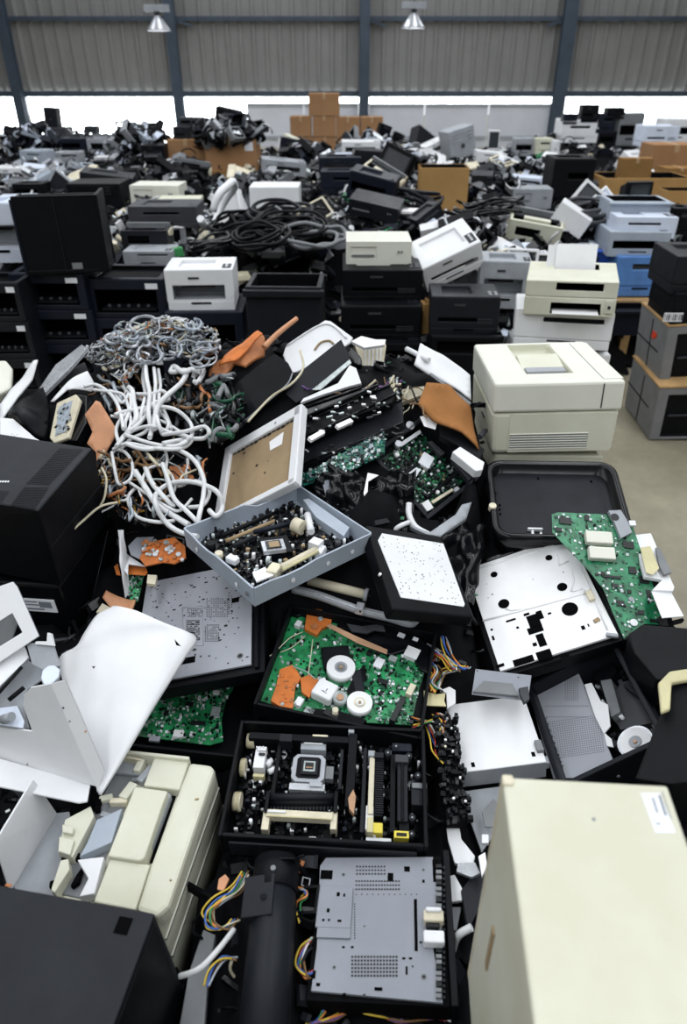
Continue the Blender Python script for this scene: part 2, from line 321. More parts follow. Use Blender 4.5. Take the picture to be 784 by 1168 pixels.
# ------------------------------------------------------------------ device kinds (origin: centre of the underside, front towards -y)
def K_laser(w, d, h, body='white', inner='void', tray=None, panel='dark_grey', top=True, M=None, **t):
    if t.pop('ground', 0): z = M.translation.z; M = M.copy(); h = h + z; M.translation.z = 0
    r = empty(t.pop('name', 'laser_printer'), M or Matrix(), t.get('label'), t.get('cat', 'printer'), t.get('group'), (w, d))
    import zlib; hsh = zlib.crc32(str(r['label']).encode()); st = t.pop('style', hsh % 5); q = (hsh >> 4) % 7 / 10; top_op = {'+z': (.18, .5 + q * .5, .25, .8, h * .1, body)} if h < .5 else {}
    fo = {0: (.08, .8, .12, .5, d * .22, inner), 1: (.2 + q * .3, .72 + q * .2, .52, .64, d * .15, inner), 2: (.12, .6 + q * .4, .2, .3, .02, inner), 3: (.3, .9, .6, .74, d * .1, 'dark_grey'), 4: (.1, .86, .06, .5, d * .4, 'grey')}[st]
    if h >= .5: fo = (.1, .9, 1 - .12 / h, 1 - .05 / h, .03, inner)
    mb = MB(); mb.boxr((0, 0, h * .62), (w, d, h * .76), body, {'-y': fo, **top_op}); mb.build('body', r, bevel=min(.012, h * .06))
    if st in (1, 2, 4) and h < .5:
        mb = MB(); mb.box((-w * .08, -d / 2 - .0015, h * (.34 if st == 1 else .8)), (w * (.5 if st == 1 else .16), .003, h * .05), 'dark_grey' if st != 1 else body); mb.build('display', r); mb = MB()
        for k in range(3 if st == 2 else 0): mb.box((w * .3, -d / 2 - .0015, h * (.36 + .05 * k)), (w * .22, .003, h * .015), 'dark_grey')
        if st == 2: mb.build('vent', r)
    mb = MB(); mb.box((0, -.004, h * .12), (w * .98, d * .98, h * .24), tray or body); mb.box((0, -d * .492 - .004, h * .2), (w * .3, .006, h * .05), inner); mb.build('paper_tray', r, bevel=min(.008, h * .03))
    mb = MB(); mb.box((w * .4, -d * .25, h * 1.004), (w * .13, d * .3, h * .025), panel)
    for k in range(3): mb.cyl((w * .4, -d * (.17 + .08 * k), h * 1.01), (w * .4, -d * (.17 + .08 * k), h * 1.03), w * .018, body, 8)
    mb.build('control_panel', r)
    if top:
        mb = MB(); mb.box((-w * .05, -d * .05, h * .54), (w * .5, d * .4, .004), 'dark_grey', (8, 0, 0)); mb.build('output_tray', r)
    return r
def K_inkjet(w, d, h, body='cream', paper=True, inner='void', M=None, **t):
    r = empty(t.pop('name', 'inkjet_printer'), M or Matrix(), t.get('label'), 'printer', t.get('group'), (w, d))
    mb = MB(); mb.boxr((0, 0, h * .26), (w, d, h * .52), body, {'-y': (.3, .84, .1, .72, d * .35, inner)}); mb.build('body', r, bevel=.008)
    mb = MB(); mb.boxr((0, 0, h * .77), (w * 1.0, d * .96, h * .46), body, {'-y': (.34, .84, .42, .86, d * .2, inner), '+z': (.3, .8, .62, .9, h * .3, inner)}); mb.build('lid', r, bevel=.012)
    mb = MB(); mb.box((w * .07, -d * .5, h * .12), (w * .5, d * .34, .004), 'paper', (-6, 0, 0)); mb.build('output_tray', r)
    mb = MB(); mb.box((w * .43, -d * .5 - .003, h * .3), (w * .08, .008, h * .36), body); mb.box((w * .43, -d * .5 - .009, h * .3), (w * .03, .006, h * .09), 'charcoal'); mb.build('control_panel', r, bevel=.002)
    if paper:
        mb = MB(); mb.box((-.01, d * .3, h * 1.22), (w * .56, .006, h * .75), 'white', (-24, 0, 0)); mb.build('paper_support', r, bevel=.002)
        mb = MB(); mb.box((.01, d * .27, h * 1.25), (w * .46, .003, h * .8), 'paper', (-24, 0, 0)); mb.build('paper_stack', r)
    return r
def K_frame(w, d, h, body='navy', label_sticker=True, M=None, shelf=True, **t):
    if t.pop('ground', 0): z = M.translation.z; M = M.copy(); h = h + z; M.translation.z = 0
    r = empty(t.pop('name', 'printer_chassis'), M or Matrix(), t.get('label'), t.get('cat', 'printer'), t.get('group'), (w, d))
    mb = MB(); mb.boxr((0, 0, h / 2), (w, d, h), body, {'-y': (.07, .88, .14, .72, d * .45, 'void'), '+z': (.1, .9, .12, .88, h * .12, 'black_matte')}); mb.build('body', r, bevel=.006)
    if shelf:
        mb = MB(); mb.box((-w * .02, -d * .3, h * .2), (w * .72, d * .3, h * .04), 'charcoal')
        for k in range(5): mb.cyl((-w * .3 + k * w * .13, -d * .42, h * .28), (-w * .26 + k * w * .13, -d * .42, h * .28), h * .05, 'dark_grey', 8)
        mb.build('roller_shelf', r)
    if label_sticker:
        mb = MB(); mb.box((w * .33, -d / 2 - .001, h * .82), (w * .16, .002, h * .14), 'sticker'); mb.build('sticker', r)
    return r
def K_bin(w, d, h, body='charcoal', M=None, **t):
    mb = MB(); mb.boxr((0, 0, h / 2), (w, d, h), body, {'+z': (.07, .93, .07, .93, h * .85, 'black_matte')}, top=1.0); mb.box((0, -d / 2 - .012, h * .9), (w * 1.06, .03, h * .12), body); mb.box((0, d / 2 + .012, h * .9), (w * 1.06, .03, h * .12), body)
    o = mb.build(t.pop('name', 'plastic_bin'), None, M, bevel=.006); tag(o, t.get('label'), t.get('cat', 'bin'), t.get('group')); FOOT.append(((M or Matrix()).copy(), w, d)); return o
def K_desktop(w, d, h, body='cream', M=None, **t):
    r = empty(t.pop('name', 'desktop_computer'), M or Matrix(), t.get('label'), 'computer', t.get('group'), (w, d))
    mb = MB(); mb.boxr((0, 0, h / 2), (w, d, h), body, {'-y': (.06, .46, .28, .78, .006, body)}); mb.build('case', r, bevel=.012)
    mb = MB(); mb.box((-w * .24, -d / 2 - .001, h * .42), (w * .34, .006, h * .08), 'mid_grey'); mb.build('disk_drive', r)
    mb = MB()
    for x in (.3, .35): mb.cyl((w * x, -d / 2 - .006, h * .58), (w * x, -d / 2, h * .58), h * .05, 'mid_grey', 10)
    mb.build('power_button', r); return r
def K_tower(w, d, h, body='cream', M=None, **t):
    r = empty(t.pop('name', 'computer_tower'), M or Matrix(), t.get('label'), 'computer', t.get('group'), (w, d))
    mb = MB(); mb.box((0, 0, h / 2), (w, d, h), body); mb.build('case', r, bevel=.008)
    for k in range(3):
        mb = MB(); mb.box((0, -d / 2 - .002, h * (.86 - .12 * k)), (w * .8, .008, h * .09), body); mb.box((w * .28, -d / 2 - .007, h * (.84 - .12 * k)), (w * .1, .004, h * .02), 'dark_grey'); mb.build('drive_bay', r, bevel=.002)
    mb = MB(); mb.cyl((0, -d / 2 - .008, h * .42), (0, -d / 2, h * .42), w * .08, 'dark_grey', 12); mb.build('power_button', r)
    return r
def K_crt(w, d, h, body='cream', scr='glass_grey', M=None, **t):
    r = empty('crt_monitor', M or Matrix(), t.get('label'), 'monitor', t.get('group'), (w, d))
    mb = MB(); mb.boxr((0, -d * .35, h / 2), (w, d * .3, h), body, {'-y': (.1, .9, .18, .9, .02, scr)}); mb.build('bezel', r, bevel=.01)
    mb = MB(); mb.box((0, d * .15, h / 2), (h * .92, w * .92, d * .7), body, (-90, 0, 0), .6); mb.v = [tuple((Vector(v) - Vector((0, d * .15, h / 2))) * 1 + Vector((0, d * .15, h / 2))) for v in mb.v]
    mb = MB(); W, Hh = w * .46, h * .46
    vs = [(-W, -d * .2, h / 2 - Hh), (W, -d * .2, h / 2 - Hh), (W, -d * .2, h / 2 + Hh), (-W, -d * .2, h / 2 + Hh), (-W * .6, d * .5, h / 2 - Hh * .6), (W * .6, d * .5, h / 2 - Hh * .6), (W * .6, d * .5, h / 2 + Hh * .5), (-W * .6, d * .5, h / 2 + Hh * .5)]
    mb.add(vs, [(3, 2, 1, 0), (4, 5, 6, 7), (0, 1, 5, 4), (1, 2, 6, 5), (2, 3, 7, 6), (3, 0, 4, 7)], body); mb.build('back_shell', r, bevel=.01)
    return r
def K_flat(w, d, h, body='white', scr='glass_grey', M=None, **t):
    r = empty('flat_monitor', M or Matrix(), t.get('label'), 'monitor', t.get('group'), (w, .05))
    mb = MB(); mb.boxr((0, 0, h / 2), (w, .05, h), body, {'-y': (.09, .91, .12, .9, .012, scr)}); mb.build('bezel', r, bevel=.006)
    mb = MB(); mb.box((0, .05, h / 2), (w * .4, .05, h * .4), body, None, .8); mb.build('back_box', r, bevel=.004)
    return r
def K_carton(w, d, h, body='cardboard', M=None, open_=False, sticker=False, flap=False, **t):
    r = empty('cardboard_box', M or Matrix(), t.get('label'), 'box', t.get('group'), (w, d))
    mb = MB()
    if open_: mb.boxr((0, 0, h / 2), (w, d, h), body, {'+z': (.02, .98, .03, .97, h * .6, 'black_matte')})
    else: mb.box((0, 0, h / 2), (w, d, h), body)
    mb.build('carton', r, bevel=.004)
    if not open_ and body.startswith('card'):
        mb = MB(); mb.box((0, 0, h + .0006), (w * .1, d * 1.002, .001), 'tape'); mb.box((0, -d / 2 - .0006, h * .88), (w * .1, .001, h * .24), 'tape'); mb.build('packing_tape', r)
    if sticker:
        mb = MB(); mb.box((w * .36, -d / 2 - .001, h * .8), (w * .16, .002, h * .25), 'sticker'); mb.build('paper_label', r)
    if flap:
        mb = MB(); mb.box((-w * .02, d * .4, h + h * .22), (w * .9, .006, h * .5), body, (-14, 0, 0)); mb.build('flap', r, bevel=.001)
        mb = MB(); mb.box((w * .1, -d * .55, h - .03), (w * .8, .006, h * .26), body, (35, 0, 0)); mb.build('flap', r, bevel=.001)
    return r
def K_coil(R, r, m='black', turns=5, seed=0, M=None, **t):
    rnd = random.Random(seed); mb = MB()
    pts = []
    for i in range(turns * 10):
        a = i / 10 * 2 * math.pi; q = R * (1 + .22 * math.sin(a * .37 + seed) + rnd.uniform(-.06, .06)); pts.append((q * math.cos(a), q * .8 * math.sin(a), .02 + r * 1.4 * (i / 10) + rnd.uniform(0, R * .2)))
    mb.tube(smooth(pts, 3), r, m, 6)
    o = mb.build(t.get('name', 'coiled_cable'), None, M); tag(o, t.get('label'), 'cable', t.get('group')); return o
def K_stripped(w, d, h, body='cream', M=None, seed=0, **t):
    """printer with its covers torn off: tray with rollers, rails and gears showing"""
    rnd = random.Random(seed); r = empty('stripped_printer', M or Matrix(), t.get('label'), 'printer', t.get('group'), (w, d))
    mb = MB(); mb.boxr((0, 0, h * .4), (w, d, h * .8), body, {'+z': (.06, .94, .1, .9, h * .5, 'black_matte'), '-y': (.15, .6, .3, .7, .03, 'void')}); mb.build('body', r, bevel=.006)
    mb = MB(); mb.cyl((-w * .42, 0, h * .75), (w * .42, 0, h * .75), h * .07, 'dark_grey', 10); mb.build('roller', r)
    mb = MB(); mb.box((0, d * .25, h * .85), (w * .96, d * .1, h * .22), 'mid_grey'); mb.box((0, -d * .3, h * .82), (w * .5, d * .16, h * .14), body); mb.build('carriage_rail', r, bevel=.002)
    for k in range(3):
        mb = MB(); mb.cyl((w * .5, -d * .2 + k * d * .18, h * .6), (w * .53, -d * .2 + k * d * .18, h * .6), h * (.12 + .03 * k), 'ivory', 14); mb.build('gear', r)
    return r
def place(px, py, Y, pw, ph=None, rel_d=.85, yaw=0, tilt=(0, 0), ground=None):
    """real width, depth, height and pose of a device from the middle of the foot of its front face"""
    p = PY(px, py, Y); z = depth(p); w = pw * z / F; v = (584 - py) / F
    h = w * .5 if ph is None else ph * z / F / (math.cos(TH) + v * math.sin(TH)) 
    d = w * rel_d; R = eul((tilt[0], tilt[1], yaw))
    M = Matrix.Translation(p) @ R.to_4x4() @ Matrix.Translation((0, d / 2, 0)); return w, d, h, M
# ------------------------------------------------------------------ the hall
def setting():
    mb = MB(); mb.box((0, 12, -.05), (60, 52, .1), 'concrete'); structure(mb.build('floor'))
    D = 22.0; top = 7.1
    def hy(y): return PY(392, y, D).z
    zb = hy(107)
    mb = MB(); s = .34; x = -22.0; pr = []
    while x < 22: pr += [(x, 0), (x + s * .62, 0), (x + s * .72, -.05), (x + s * .9, -.05)]; x += s
    n = len(pr); vs = [(a, D + .1 + b, zb) for a, b in pr] + [(a, D + .1 + b, top) for a, b in pr]
    mb.add(vs, [(i, i + 1, n + i + 1, n + i) for i in range(n - 1)], 'clad'); structure(mb.build('wall_back'))
    def X(px): return PY(px, 79, D).x
    cols = [X(18), X(202), X(415.5), X(640), X(850), X(-190)]
    for i, cx in enumerate(cols):
        mb = MB(); wd = .26 if i != 3 else .34
        mb.box((cx, D - .12, top / 2), (wd, .02, top), 'column_steel'); mb.box((cx, D - .3, top / 2), (wd, .02, top), 'column_steel'); mb.box((cx, D - .21, top / 2), (.02, .18, top), 'column_steel')
        structure(mb.build('trim_%d' % (i + 1)))
    zg = hy(21)
    for i, (z, hh) in enumerate(((zg, .09), (zb, .13), (zg + 2, .09))):
        mb = MB(); mb.box((0, D - .02, z), (44, .1, hh), 'column_steel'); mb.box((0, D - .06, z - hh / 2), (44, .03, .02), 'column_steel'); structure(mb.build('trim_%d' % (7 + i)))
    for i in (1, 2, 3):                                  # knee braces at the girt
        mb = MB(); sgn = -1 if i == 3 else 1; mb.box((cols[i] + sgn * .3, D - .1, zg - .1), (.5, .03, .06), 'column_steel', (0, 14 * sgn, 0)); structure(mb.build('trim_%d' % (9 + i)))
    # bright translucent panes in the band below the cladding
    panes = [(-430, 14, 152), (24, 196, 165), (207, 279, 165), (279, 410, 117.5), (422, 634, 118), (646, 850, 165)]
    for i, (a, b, y1) in enumerate(panes):
        z0 = hy(y1); mb = MB(); mb.box(((X(a) + X(b)) / 2, D + .02, (zb + z0) / 2), (X(b) - X(a), .02, zb - z0), 'window_glow'); structure(mb.build('window_%d' % (i + 1)))
    for i, (a, b, y1) in enumerate([(279, 345, 117.5), (346, 409, 117.5), (422, 486, 118), (488, 561, 118), (563, 634, 118)]):
        z1 = hy(y1); mb = MB(); mb.box(((X(a) + X(b)) / 2, D, z1 / 2), (X(b) - X(a), .06, z1), 'lower_panel'); mb.box(((X(a) + X(b)) / 2, D - .04, z1 - .04), (X(b) - X(a), .04, .06), 'grey'); mb.box(((X(a) + X(b)) / 2, D - .04, hy(157)), (X(b) - X(a), .04, .09), 'grey')
        structure(mb.build('wall_panel_%d' % (i + 1)))
    for i, (a, b) in enumerate(((X(24), X(196)), (X(207), X(279)), (X(646), X(850)), (X(-430), X(14)))):
        mb = MB(); mb.box(((a + b) / 2, D, hy(165) / 2), (b - a, .1, hy(165)), 'lower_panel'); structure(mb.build('wall_base_%d' % (i + 1)))
    for sx, nm in ((-20, 'wall_left'), (20, 'wall_right')):
        mb = MB(); mb.box((sx, 7, 3.5), (.2, 31, 7), 'lower_panel'); structure(mb.build(nm))
    # high bay lamps
    for i, (px, py, lab) in enumerate(((181.5, 34, 'round high bay lamp hanging near the left column'), (471.5, 31, 'round high bay lamp hanging near the middle column'))):
        c = PY(px, py, 15.0); r = empty('pendant_lamp', TM(c), lab, 'lamp', None)
        mb = MB(); mb.cyl((0, 0, .0), (0, 0, .2), .2, 'silver', 24, .05, caps=False); mb.ring((0, 0, -.015), (0, 0, 1), .205, .18, .02, 'silver'); mb.build('lamp_shade', r)
        mb = MB(); mb.cyl((0, 0, .02), (0, 0, .03), .17, 'lamp_glow', 24); mb.build('bulb', r)
        mb = MB(); mb.cyl((0, 0, .2), (0, 0, .27), .05, 'dark_grey', 12); mb.box((0, 0, .31), (.42, .16, .1), 'grey'); mb.cyl((0, 0, .36), (0, 0, 4.5), .012, 'dark_grey', 6); mb.build('ballast', r, bevel=.01)
setting()
# ------------------------------------------------------------------ devices of the middle distance and the background
def L(fn, pxl, py, Y, pw, ph, label, rel_d=.85, yaw=0, tilt=(0, 0), **k):
    w, d, h, M = place(pxl, py, Y, pw, ph, rel_d, yaw, tilt); return fn(w, d, h, M=M, label=label, **k)
# left stacks of black printer chassis: levels down to the floor
def stack(px, ytop, Y, pw, levels, hl, labels, body, yaw=0, fn=K_frame, **k):
    p = PY(px, ytop, Y); z = depth(p); w = pw * z / F; top = p.z
    for i in range(levels):
        z0 = top - hl * (i + 1)
        if z0 < -.01: z0 = 0.0
        M = Matrix.Translation((p.x, p.y + w * .42, max(0, z0))) @ Matrix.Rotation(D2(yaw + (1.5 if i % 2 else -1)), 4, 'Z')
        fn(w, w * .84, (hl if z0 > 0 else top - hl * i) * .995, M=M, label=labels[i] if i < len(labels) else labels[-1], body=body, **k)
        if z0 <= 0: break
stack(52, 312, 3.75, 86, 5, .19, ['navy black printer chassis with rollers under the tall open black case', 'black chassis second from top of the left stack', 'black chassis third from top of the left stack', 'black chassis fourth from top of the left stack', 'black chassis at the foot of the left stack'], 'navy')
stack(143, 318, 3.8, 88, 5, .21, ['open black chassis, upper one of the stack right of the tall open case', 'black chassis with white sticker under the upper one of the second stack', 'third black chassis of the second stack behind the cables', 'fourth black chassis of the second stack', 'lowest black chassis of the second stack'], 'navy')
stack(-10, 322, 3.6, 60, 5, .2, ['black chassis cut by the left edge of the photo, top of its stack', 'second chassis from the top at the left edge', 'grey fronted chassis at the left edge', 'fourth chassis at the left edge', 'lowest chassis at the left edge'], 'charcoal')
def tall_case():
    w, d, h, M = place(79, 312, 3.72, 90, 84, .6, 9); r = empty('printer_case', M, 'tall open black printer case standing on the left chassis stack', 'printer', None, (w, d))
    mb = MB(); mb.box((0, -d / 2 + .01, h / 2), (w, .02, h), 'black'); mb.box((w / 2 - .01, 0, h / 2), (.02, d, h), 'black'); mb.box((0, d / 2 - .01, h * .47), (w, .02, h * .94), 'black'); mb.box((0, 0, .01), (w, d, .02), 'black'); mb.build('shell', r, bevel=.004)
    mb = MB(); mb.box((-w / 2 - .004, -.01, h * .48), (.012, d * .96, h * .96), 'navy'); mb.build('side_plate', r, bevel=.003)
    mb = MB(); mb.box((-w * .02, -d / 2 - .003, h * .5), (.004, .004, h * .95), 'charcoal'); mb.box((w * .12, -d / 2 - .003, h * .1), (.05, .004, .03), 'mid_grey'); mb.build('seam', r)
tall_case()
L(K_laser, 6, 300, 3.95, 58, 66, 'white printer at the left edge beside the tall black case', .9, 4, body='cool_white')
L(K_laser, 231, 355, 3.75, 76, 46, 'small white laser printer with open front slot on a black base, above the cable tangle', .8, 3, body='white', style=4)
L(K_frame, 238, 410, 3.7, 86, 52, 'black printer base directly under the small white laser printer', .9, 2, body='navy', label_sticker=False)
L(K_frame, 236, 455, 3.7, 88, 48, 'black chassis at the foot of the stack under the small white laser printer', .9, 2, ground=1, body='navy', label_sticker=False)
L(K_bin, 326, 392, 3.6, 84, 62, 'empty black plastic bin between white printer and beige desktop computer', .75, -2, body='charcoal')
L(K_frame, 328, 445, 3.6, 84, 55, 'black chassis carrying the empty black bin', .75, -2, ground=1, body='navy', label_sticker=False)
L(K_desktop, 432, 303, 3.85, 74, 27, 'beige desktop computer lying on two black printers', .8, 0, body='cream_light')
L(K_laser, 436, 347, 3.72, 90, 38, 'black printer directly beneath the beige desktop computer', .95, 0, body='black', panel='charcoal', top=False)
L(K_laser, 434, 392, 3.62, 90, 42, 'black printer second below the beige desktop computer', .95, 0, body='black', panel='charcoal', top=False)
L(K_laser, 434, 440, 3.55, 90, 46, 'black printer at the bottom of the stack under the beige desktop computer', .95, 0, ground=1, body='black', panel='charcoal', top=False)
L(K_laser, 528, 385, 3.55, 77, 45, 'charcoal laser printer standing beside the leaning white printer', .75, -3, style=2, body='charcoal', tray='charcoal', panel='mid_grey', top=False)
L(K_laser, 528, 440, 3.5, 80, 55, 'black printer underneath the charcoal laser printer', .8, -3, ground=1, body='black', panel='black', top=False)
L(K_laser, 520, 318, 4.0, 72, 34, 'white printer leaning over at a steep tilt above the charcoal printer', .7, 20, (20, -24), body='white')
L(K_laser, 572, 352, 4.0, 56, 52, 'pale grey printer half hidden left of the beige inkjet', .9, -8, body='grey', tray='grey')
# beige inkjet on the white base
M, (w, d, h) = pose('beige_inkjet'); h *= 1.35
K_inkjet(w, d, h * .98, body='cream', M=M, label='beige inkjet printer with paper in its back support on a white printer')
M, (w, d, h) = pose('white_base'); K_laser(w, d, .18, body='white', inner='dark_grey', M=M, label='wide white printer carrying the beige inkjet', top=False)
K_laser(w * .95, d, .33, body='white', M=Matrix.Translation(M.translation - Vector((0, 0, .345))) , label='white machine below the wide white printer', top=False)
mbx = MB(); 
M2 = Matrix.Translation((M.translation.x, M.translation.y, 0)); mbx.box((0, 0, .33), (w * 1.05, d * 1.0, .03), 'wood')
for x in (-.4, 0, .4):
    mbx.box((x * w, 0, .16), (.08, d * .95, .31), 'wood')
tag(mbx.build('wooden_pallet', None, M2 @ Matrix.Translation((0, 0, -.0))), 'wooden pallet edge under the white machine by the aisle', 'pallet')
# right: cabinets with black printers
def cabinet(key, label):
    M, (w, d, h) = pose(key); r = empty('printer_cabinet', M, label, 'cabinet', None, (w, d))
    mb = MB(); mb.boxr((0, 0, h / 2), (w, d, h), 'cabinet_grey', {'-y': (.14, .97, .06, .86, .03, 'black')}); mb.build('body', r, bevel=.008)
    mb = MB(); mb.box((-w / 2 - .002, 0, h * .48), (.003, .006, h * .9), 'black_matte'); mb.box((-w / 2 - .002, d * .1, h * .5), (.003, d * .8, .005), 'black_matte'); mb.build('seam', r)
    mb = MB(); mb.box((w * .05, -d / 2 + .02, h * .45), (w * .7, .01, .01), 'dark_grey'); mb.build('handle', r)
    mb = MB(); mb.box((0, 0, h + .006), (w * 1.02, d * 1.02, .012), 'wood'); mb.build('board', r, bevel=.002)
    if 'upper' in label:
        mb = MB(); mb.box((-w / 2 - .002, -d * .12, h * .72), (.003, d * .14, h * .08), 'red'); mb.box((-w / 2 - .002, -d * .08, h * .66), (.003, d * .1, h * .04), 'red'); mb.build('sticker', r)
cabinet('grey_low', 'grey printer cabinet with black door standing on the floor at the right'); cabinet('grey_up', 'upper grey printer cabinet with red sticker stacked on the other cabinet')
L(K_laser, 806, 372, 3.8, 84, 36, 'flat black printer with white barcode label on the upper grey cabinet', .95, -2, body='black', top=False)
mb = MB(); w, d, h, M = place(767, 366, 3.795, 24, 10); mb.box((0, -d / 2 - .001, .02), (w * .9, .002, h), 'sticker')
for k in range(9): mb.box((-w * .4 + k * w * .1, -d / 2 - .003, .02), (w * (.02 + .02 * (k % 3)), .001, h * .7), 'black')
tag(mb.build('barcode_label', None, M @ Matrix.Translation((0, 0, .0))), 'white barcode label on the black printer above the grey cabinets', 'label')
L(K_laser, 806, 336, 3.85, 84, 42, 'black laser printer topmost on the grey cabinets at the right edge', .95, -2, body='charcoal', top=False)
# blue and white group at the right
L(K_laser, 728, 338, 5.0, 62, 44, 'sky blue machine with white top edge beside the aisle', .8, 0, body='sky_blue', tray='sky_blue', top=False)
L(K_laser, 726, 293, 5.05, 68, 28, 'pale blue printer with dark slot on the sky blue machine', .9, -3, body='blue_grey')
L(K_laser, 735, 272, 5.1, 68, 24, 'white printer with curved slot on the pale blue printer', .8, -3, body='cool_white', inner='black')
L(K_bin, 728, 250, 5.3, 68, 20, 'pale blue open scanner casing on top of the white and blue printers', .7, -3, body='blue_grey', name='scanner_casing', cat='casing')
mbx = MB(); p = PY(722, 342, 5.0); mbx.box((0, .28, 0), (.75, .7, .03), 'wood')
for x in (-.33, 0, .33): mbx.box((x, .28, -p.z / 2 + .0), (.06, .6, p.z - .03), 'wood')
tag(mbx.build('wooden_stand', None, TM(p)), 'low wooden stand carrying the sky blue machine', 'stand')
L(K_bin, 716, 383, 4.6, 44, 30, 'dark blue plastic crate on the floor under the wooden stand', .6, 0, body='navy', name='plastic_crate', cat='crate')
L(K_crt, 727, 238, 5.6, 30, 30, 'small black monitor on top of the pale blue casing', 1.0, 12, body='black')
L(K_bin, 674, 308, 5.2, 40, 24, 'blue storage box with pale lid behind the beige inkjet', .8, -16, body='blue', name='storage_box', cat='box')
L(K_desktop, 672, 285, 5.3, 44, 6, 'pale lid lying on the blue storage box', .8, -16, body='cool_white')
L(K_carton, 644, 262, 5.35, 40, 24, 'white box tipped on its corner above the blue storage box', .8, -20, (0, 28), body='white')
L(K_stripped, 606, 278, 5.3, 60, 30, 'cream printer with its cover torn off behind the beige inkjet', .7, -14, (10, 8), body='cream')
L(K_crt, 592, 325, 4.7, 36, 40, 'white monitor frame with dark screen lying left of the beige inkjet', .6, -14, (-16, 0), body='white')
L(K_crt, 622, 322, 4.7, 30, 32, 'second white monitor frame with dark screen just behind the beige inkjet', .6, -8, (-12, 0), body='white')
L(K_flat, 664, 246, 6.0, 46, 36, 'white flat monitor tilted on its corner in the heap', .3, -10, (-20, 36), body='white', scr='dark_grey')
L(K_flat, 698, 243, 6.0, 40, 30, 'white flat casing leaning right of the tilted white monitor', .3, 20, (-35, -30), body='white', scr='cool_white')
L(K_laser, 648, 243, 6.8, 46, 60, 'large black office copier behind the tilted white monitor', 1.0, 0, body='black', top=False)
L(K_desktop, 606, 238, 6.6, 44, 22, 'grey printer body with white handset on top, left of the black copier', .8, -4, body='grey')
# middle centre
L(K_carton, 505, 242, 6.3, 54, 49, 'open cardboard box standing upright in the middle of the scrap heap', .7, 0, body='cardboard_bright', open_=True)
L(K_carton, 314, 244, 5.8, 56, 30, 'flat white box lying on black cables in the middle', .8, 0, body='white')
L(K_crt, 262, 262, 5.3, 40, 44, 'white monitor shell tipped over among the black cables', .7, -32, (-22, -24), body='white', scr='white')
L(K_laser, 187, 260, 5.4, 78, 24, 'dark grey printer with pale lid behind the second chassis stack', .7, 0, body='dark_grey')
L(K_desktop, 178, 234, 6.2, 56, 22, 'cream box shaped computer behind the dark grey printer', .7, -3, body='cream_light')
L(K_desktop, 206, 246, 5.9, 48, 18, 'cream desktop computer right of the dark grey printer', .7, 4, body='cream')
L(K_laser, 170, 303, 4.5, 56, 16, 'pale grey printer base behind the second chassis stack', .7, 0, body='grey', top=False)
L(K_stripped, 166, 284, 4.7, 52, 26, 'printer circuit tray with capacitors on the pale grey base', .7, 0, body='charcoal')
L(K_laser, 420, 232, 5.7, 54, 32, 'navy computer casing leaning behind the beige desktop', .6, -14, (6, 12), body='navy', top=False)
L(K_desktop, 424, 250, 5.2, 58, 18, 'dark grey flat casing leaning behind the beige desktop computer', .7, -14, (8, 10), body='charcoal')
L(K_stripped, 428, 216, 6.4, 46, 24, 'opened tape deck with a brown board tipped on its side', .7, -25, (10, 26), body='ivory')
L(K_crt, 440, 205, 6.6, 40, 40, 'black monitor with white rim lying on its side left of the cardboard box', .8, -28, (-20, 20), body='black', scr='dark_grey')
L(K_laser, 388, 222, 6.8, 44, 26, 'navy blue machine behind the white monitor frames', .8, 0, body='navy', top=False)
L(K_laser, 388, 198, 7.2, 48, 18, 'navy printer with two orange lights on the navy blue machine', .8, 0, body='navy', top=False)
L(K_flat, 368, 250, 5.5, 40, 26, 'cream monitor frame leaning on the black cables', .3, 24, (-40, -22), body='ivory', scr='black')
L(K_desktop, 466, 262, 5.3, 30, 18, 'black box with white top beside the leaning white printer', .8, 0, body='charcoal')
L(K_carton, 466, 247, 5.3, 28, 6, 'small white box resting behind the leaning white printer', .8, 0, body='paper')
L(K_laser, 496, 262, 5.2, 36, 24, 'black wedge shaped casing in front of the open cardboard box', .6, 30, (0, -28), body='charcoal', top=False)
L(K_tower, 110, 238, 6.2, 60, 28, 'black machine behind the tall open case', .8, 0, body='black')
L(K_laser, 122, 222, 6.6, 58, 22, 'charcoal copier lid behind the tall open black case', .9, 10, (0, 8), body='charcoal', top=False)
L(K_carton, 110, 206, 7.4, 26, 8, 'white flat box behind the charcoal copier lid', .8, 0, body='paper')
L(K_laser, 20, 246, 5.6, 40, 20, 'white printer lying at the far left behind the edge printer', .8, 8, body='cool_white')
L(K_laser, 12, 208, 8.0, 40, 16, 'pale printer at the far left below the bright window', .8, 0, body='white')
L(K_laser, 34, 228, 7.0, 34, 18, 'black printer at the far left with a white strap', .8, 0, body='black', top=False)
L(K_flat, 62, 222, 7.2, 34, 26, 'dark flat monitor propped at the far left', .3, -20, (-20, 30), body='grey', scr='charcoal')
L(K_desktop, 46, 218, 7.4, 44, 12, 'grey keyboard shaped casing sloping at the far left', .8, 25, (0, -24), body='blue_grey')
L(K_laser, 78, 190, 9.5, 28, 16, 'grey tower shaped printer near the orange strip', .8, 0, body='grey')
L(K_carton, 90, 195, 9.6, 9, 20, 'orange red plastic strip standing among the far left devices', 1, 0, body='red')
L(K_tower, 59, 145, 11.5, 15, 22, 'black tower with red cap sticking up in front of the bright window', 1, 0, (0, 4), body='charcoal')
L(K_laser, 64, 160, 11.4, 26, 14, 'reddish black machine carrying the tower with the red cap', 1, 0, body='dark_grey', top=False)
L(K_laser, 84, 174, 10.5, 28, 16, 'slate blue monitor back in front of the bright window', 1, 0, body='navy', top=False)
L(K_stripped, 116, 176, 10.5, 30, 22, 'pale grey office machine with gaps in front of the bright window', .8, 0, body='grey')
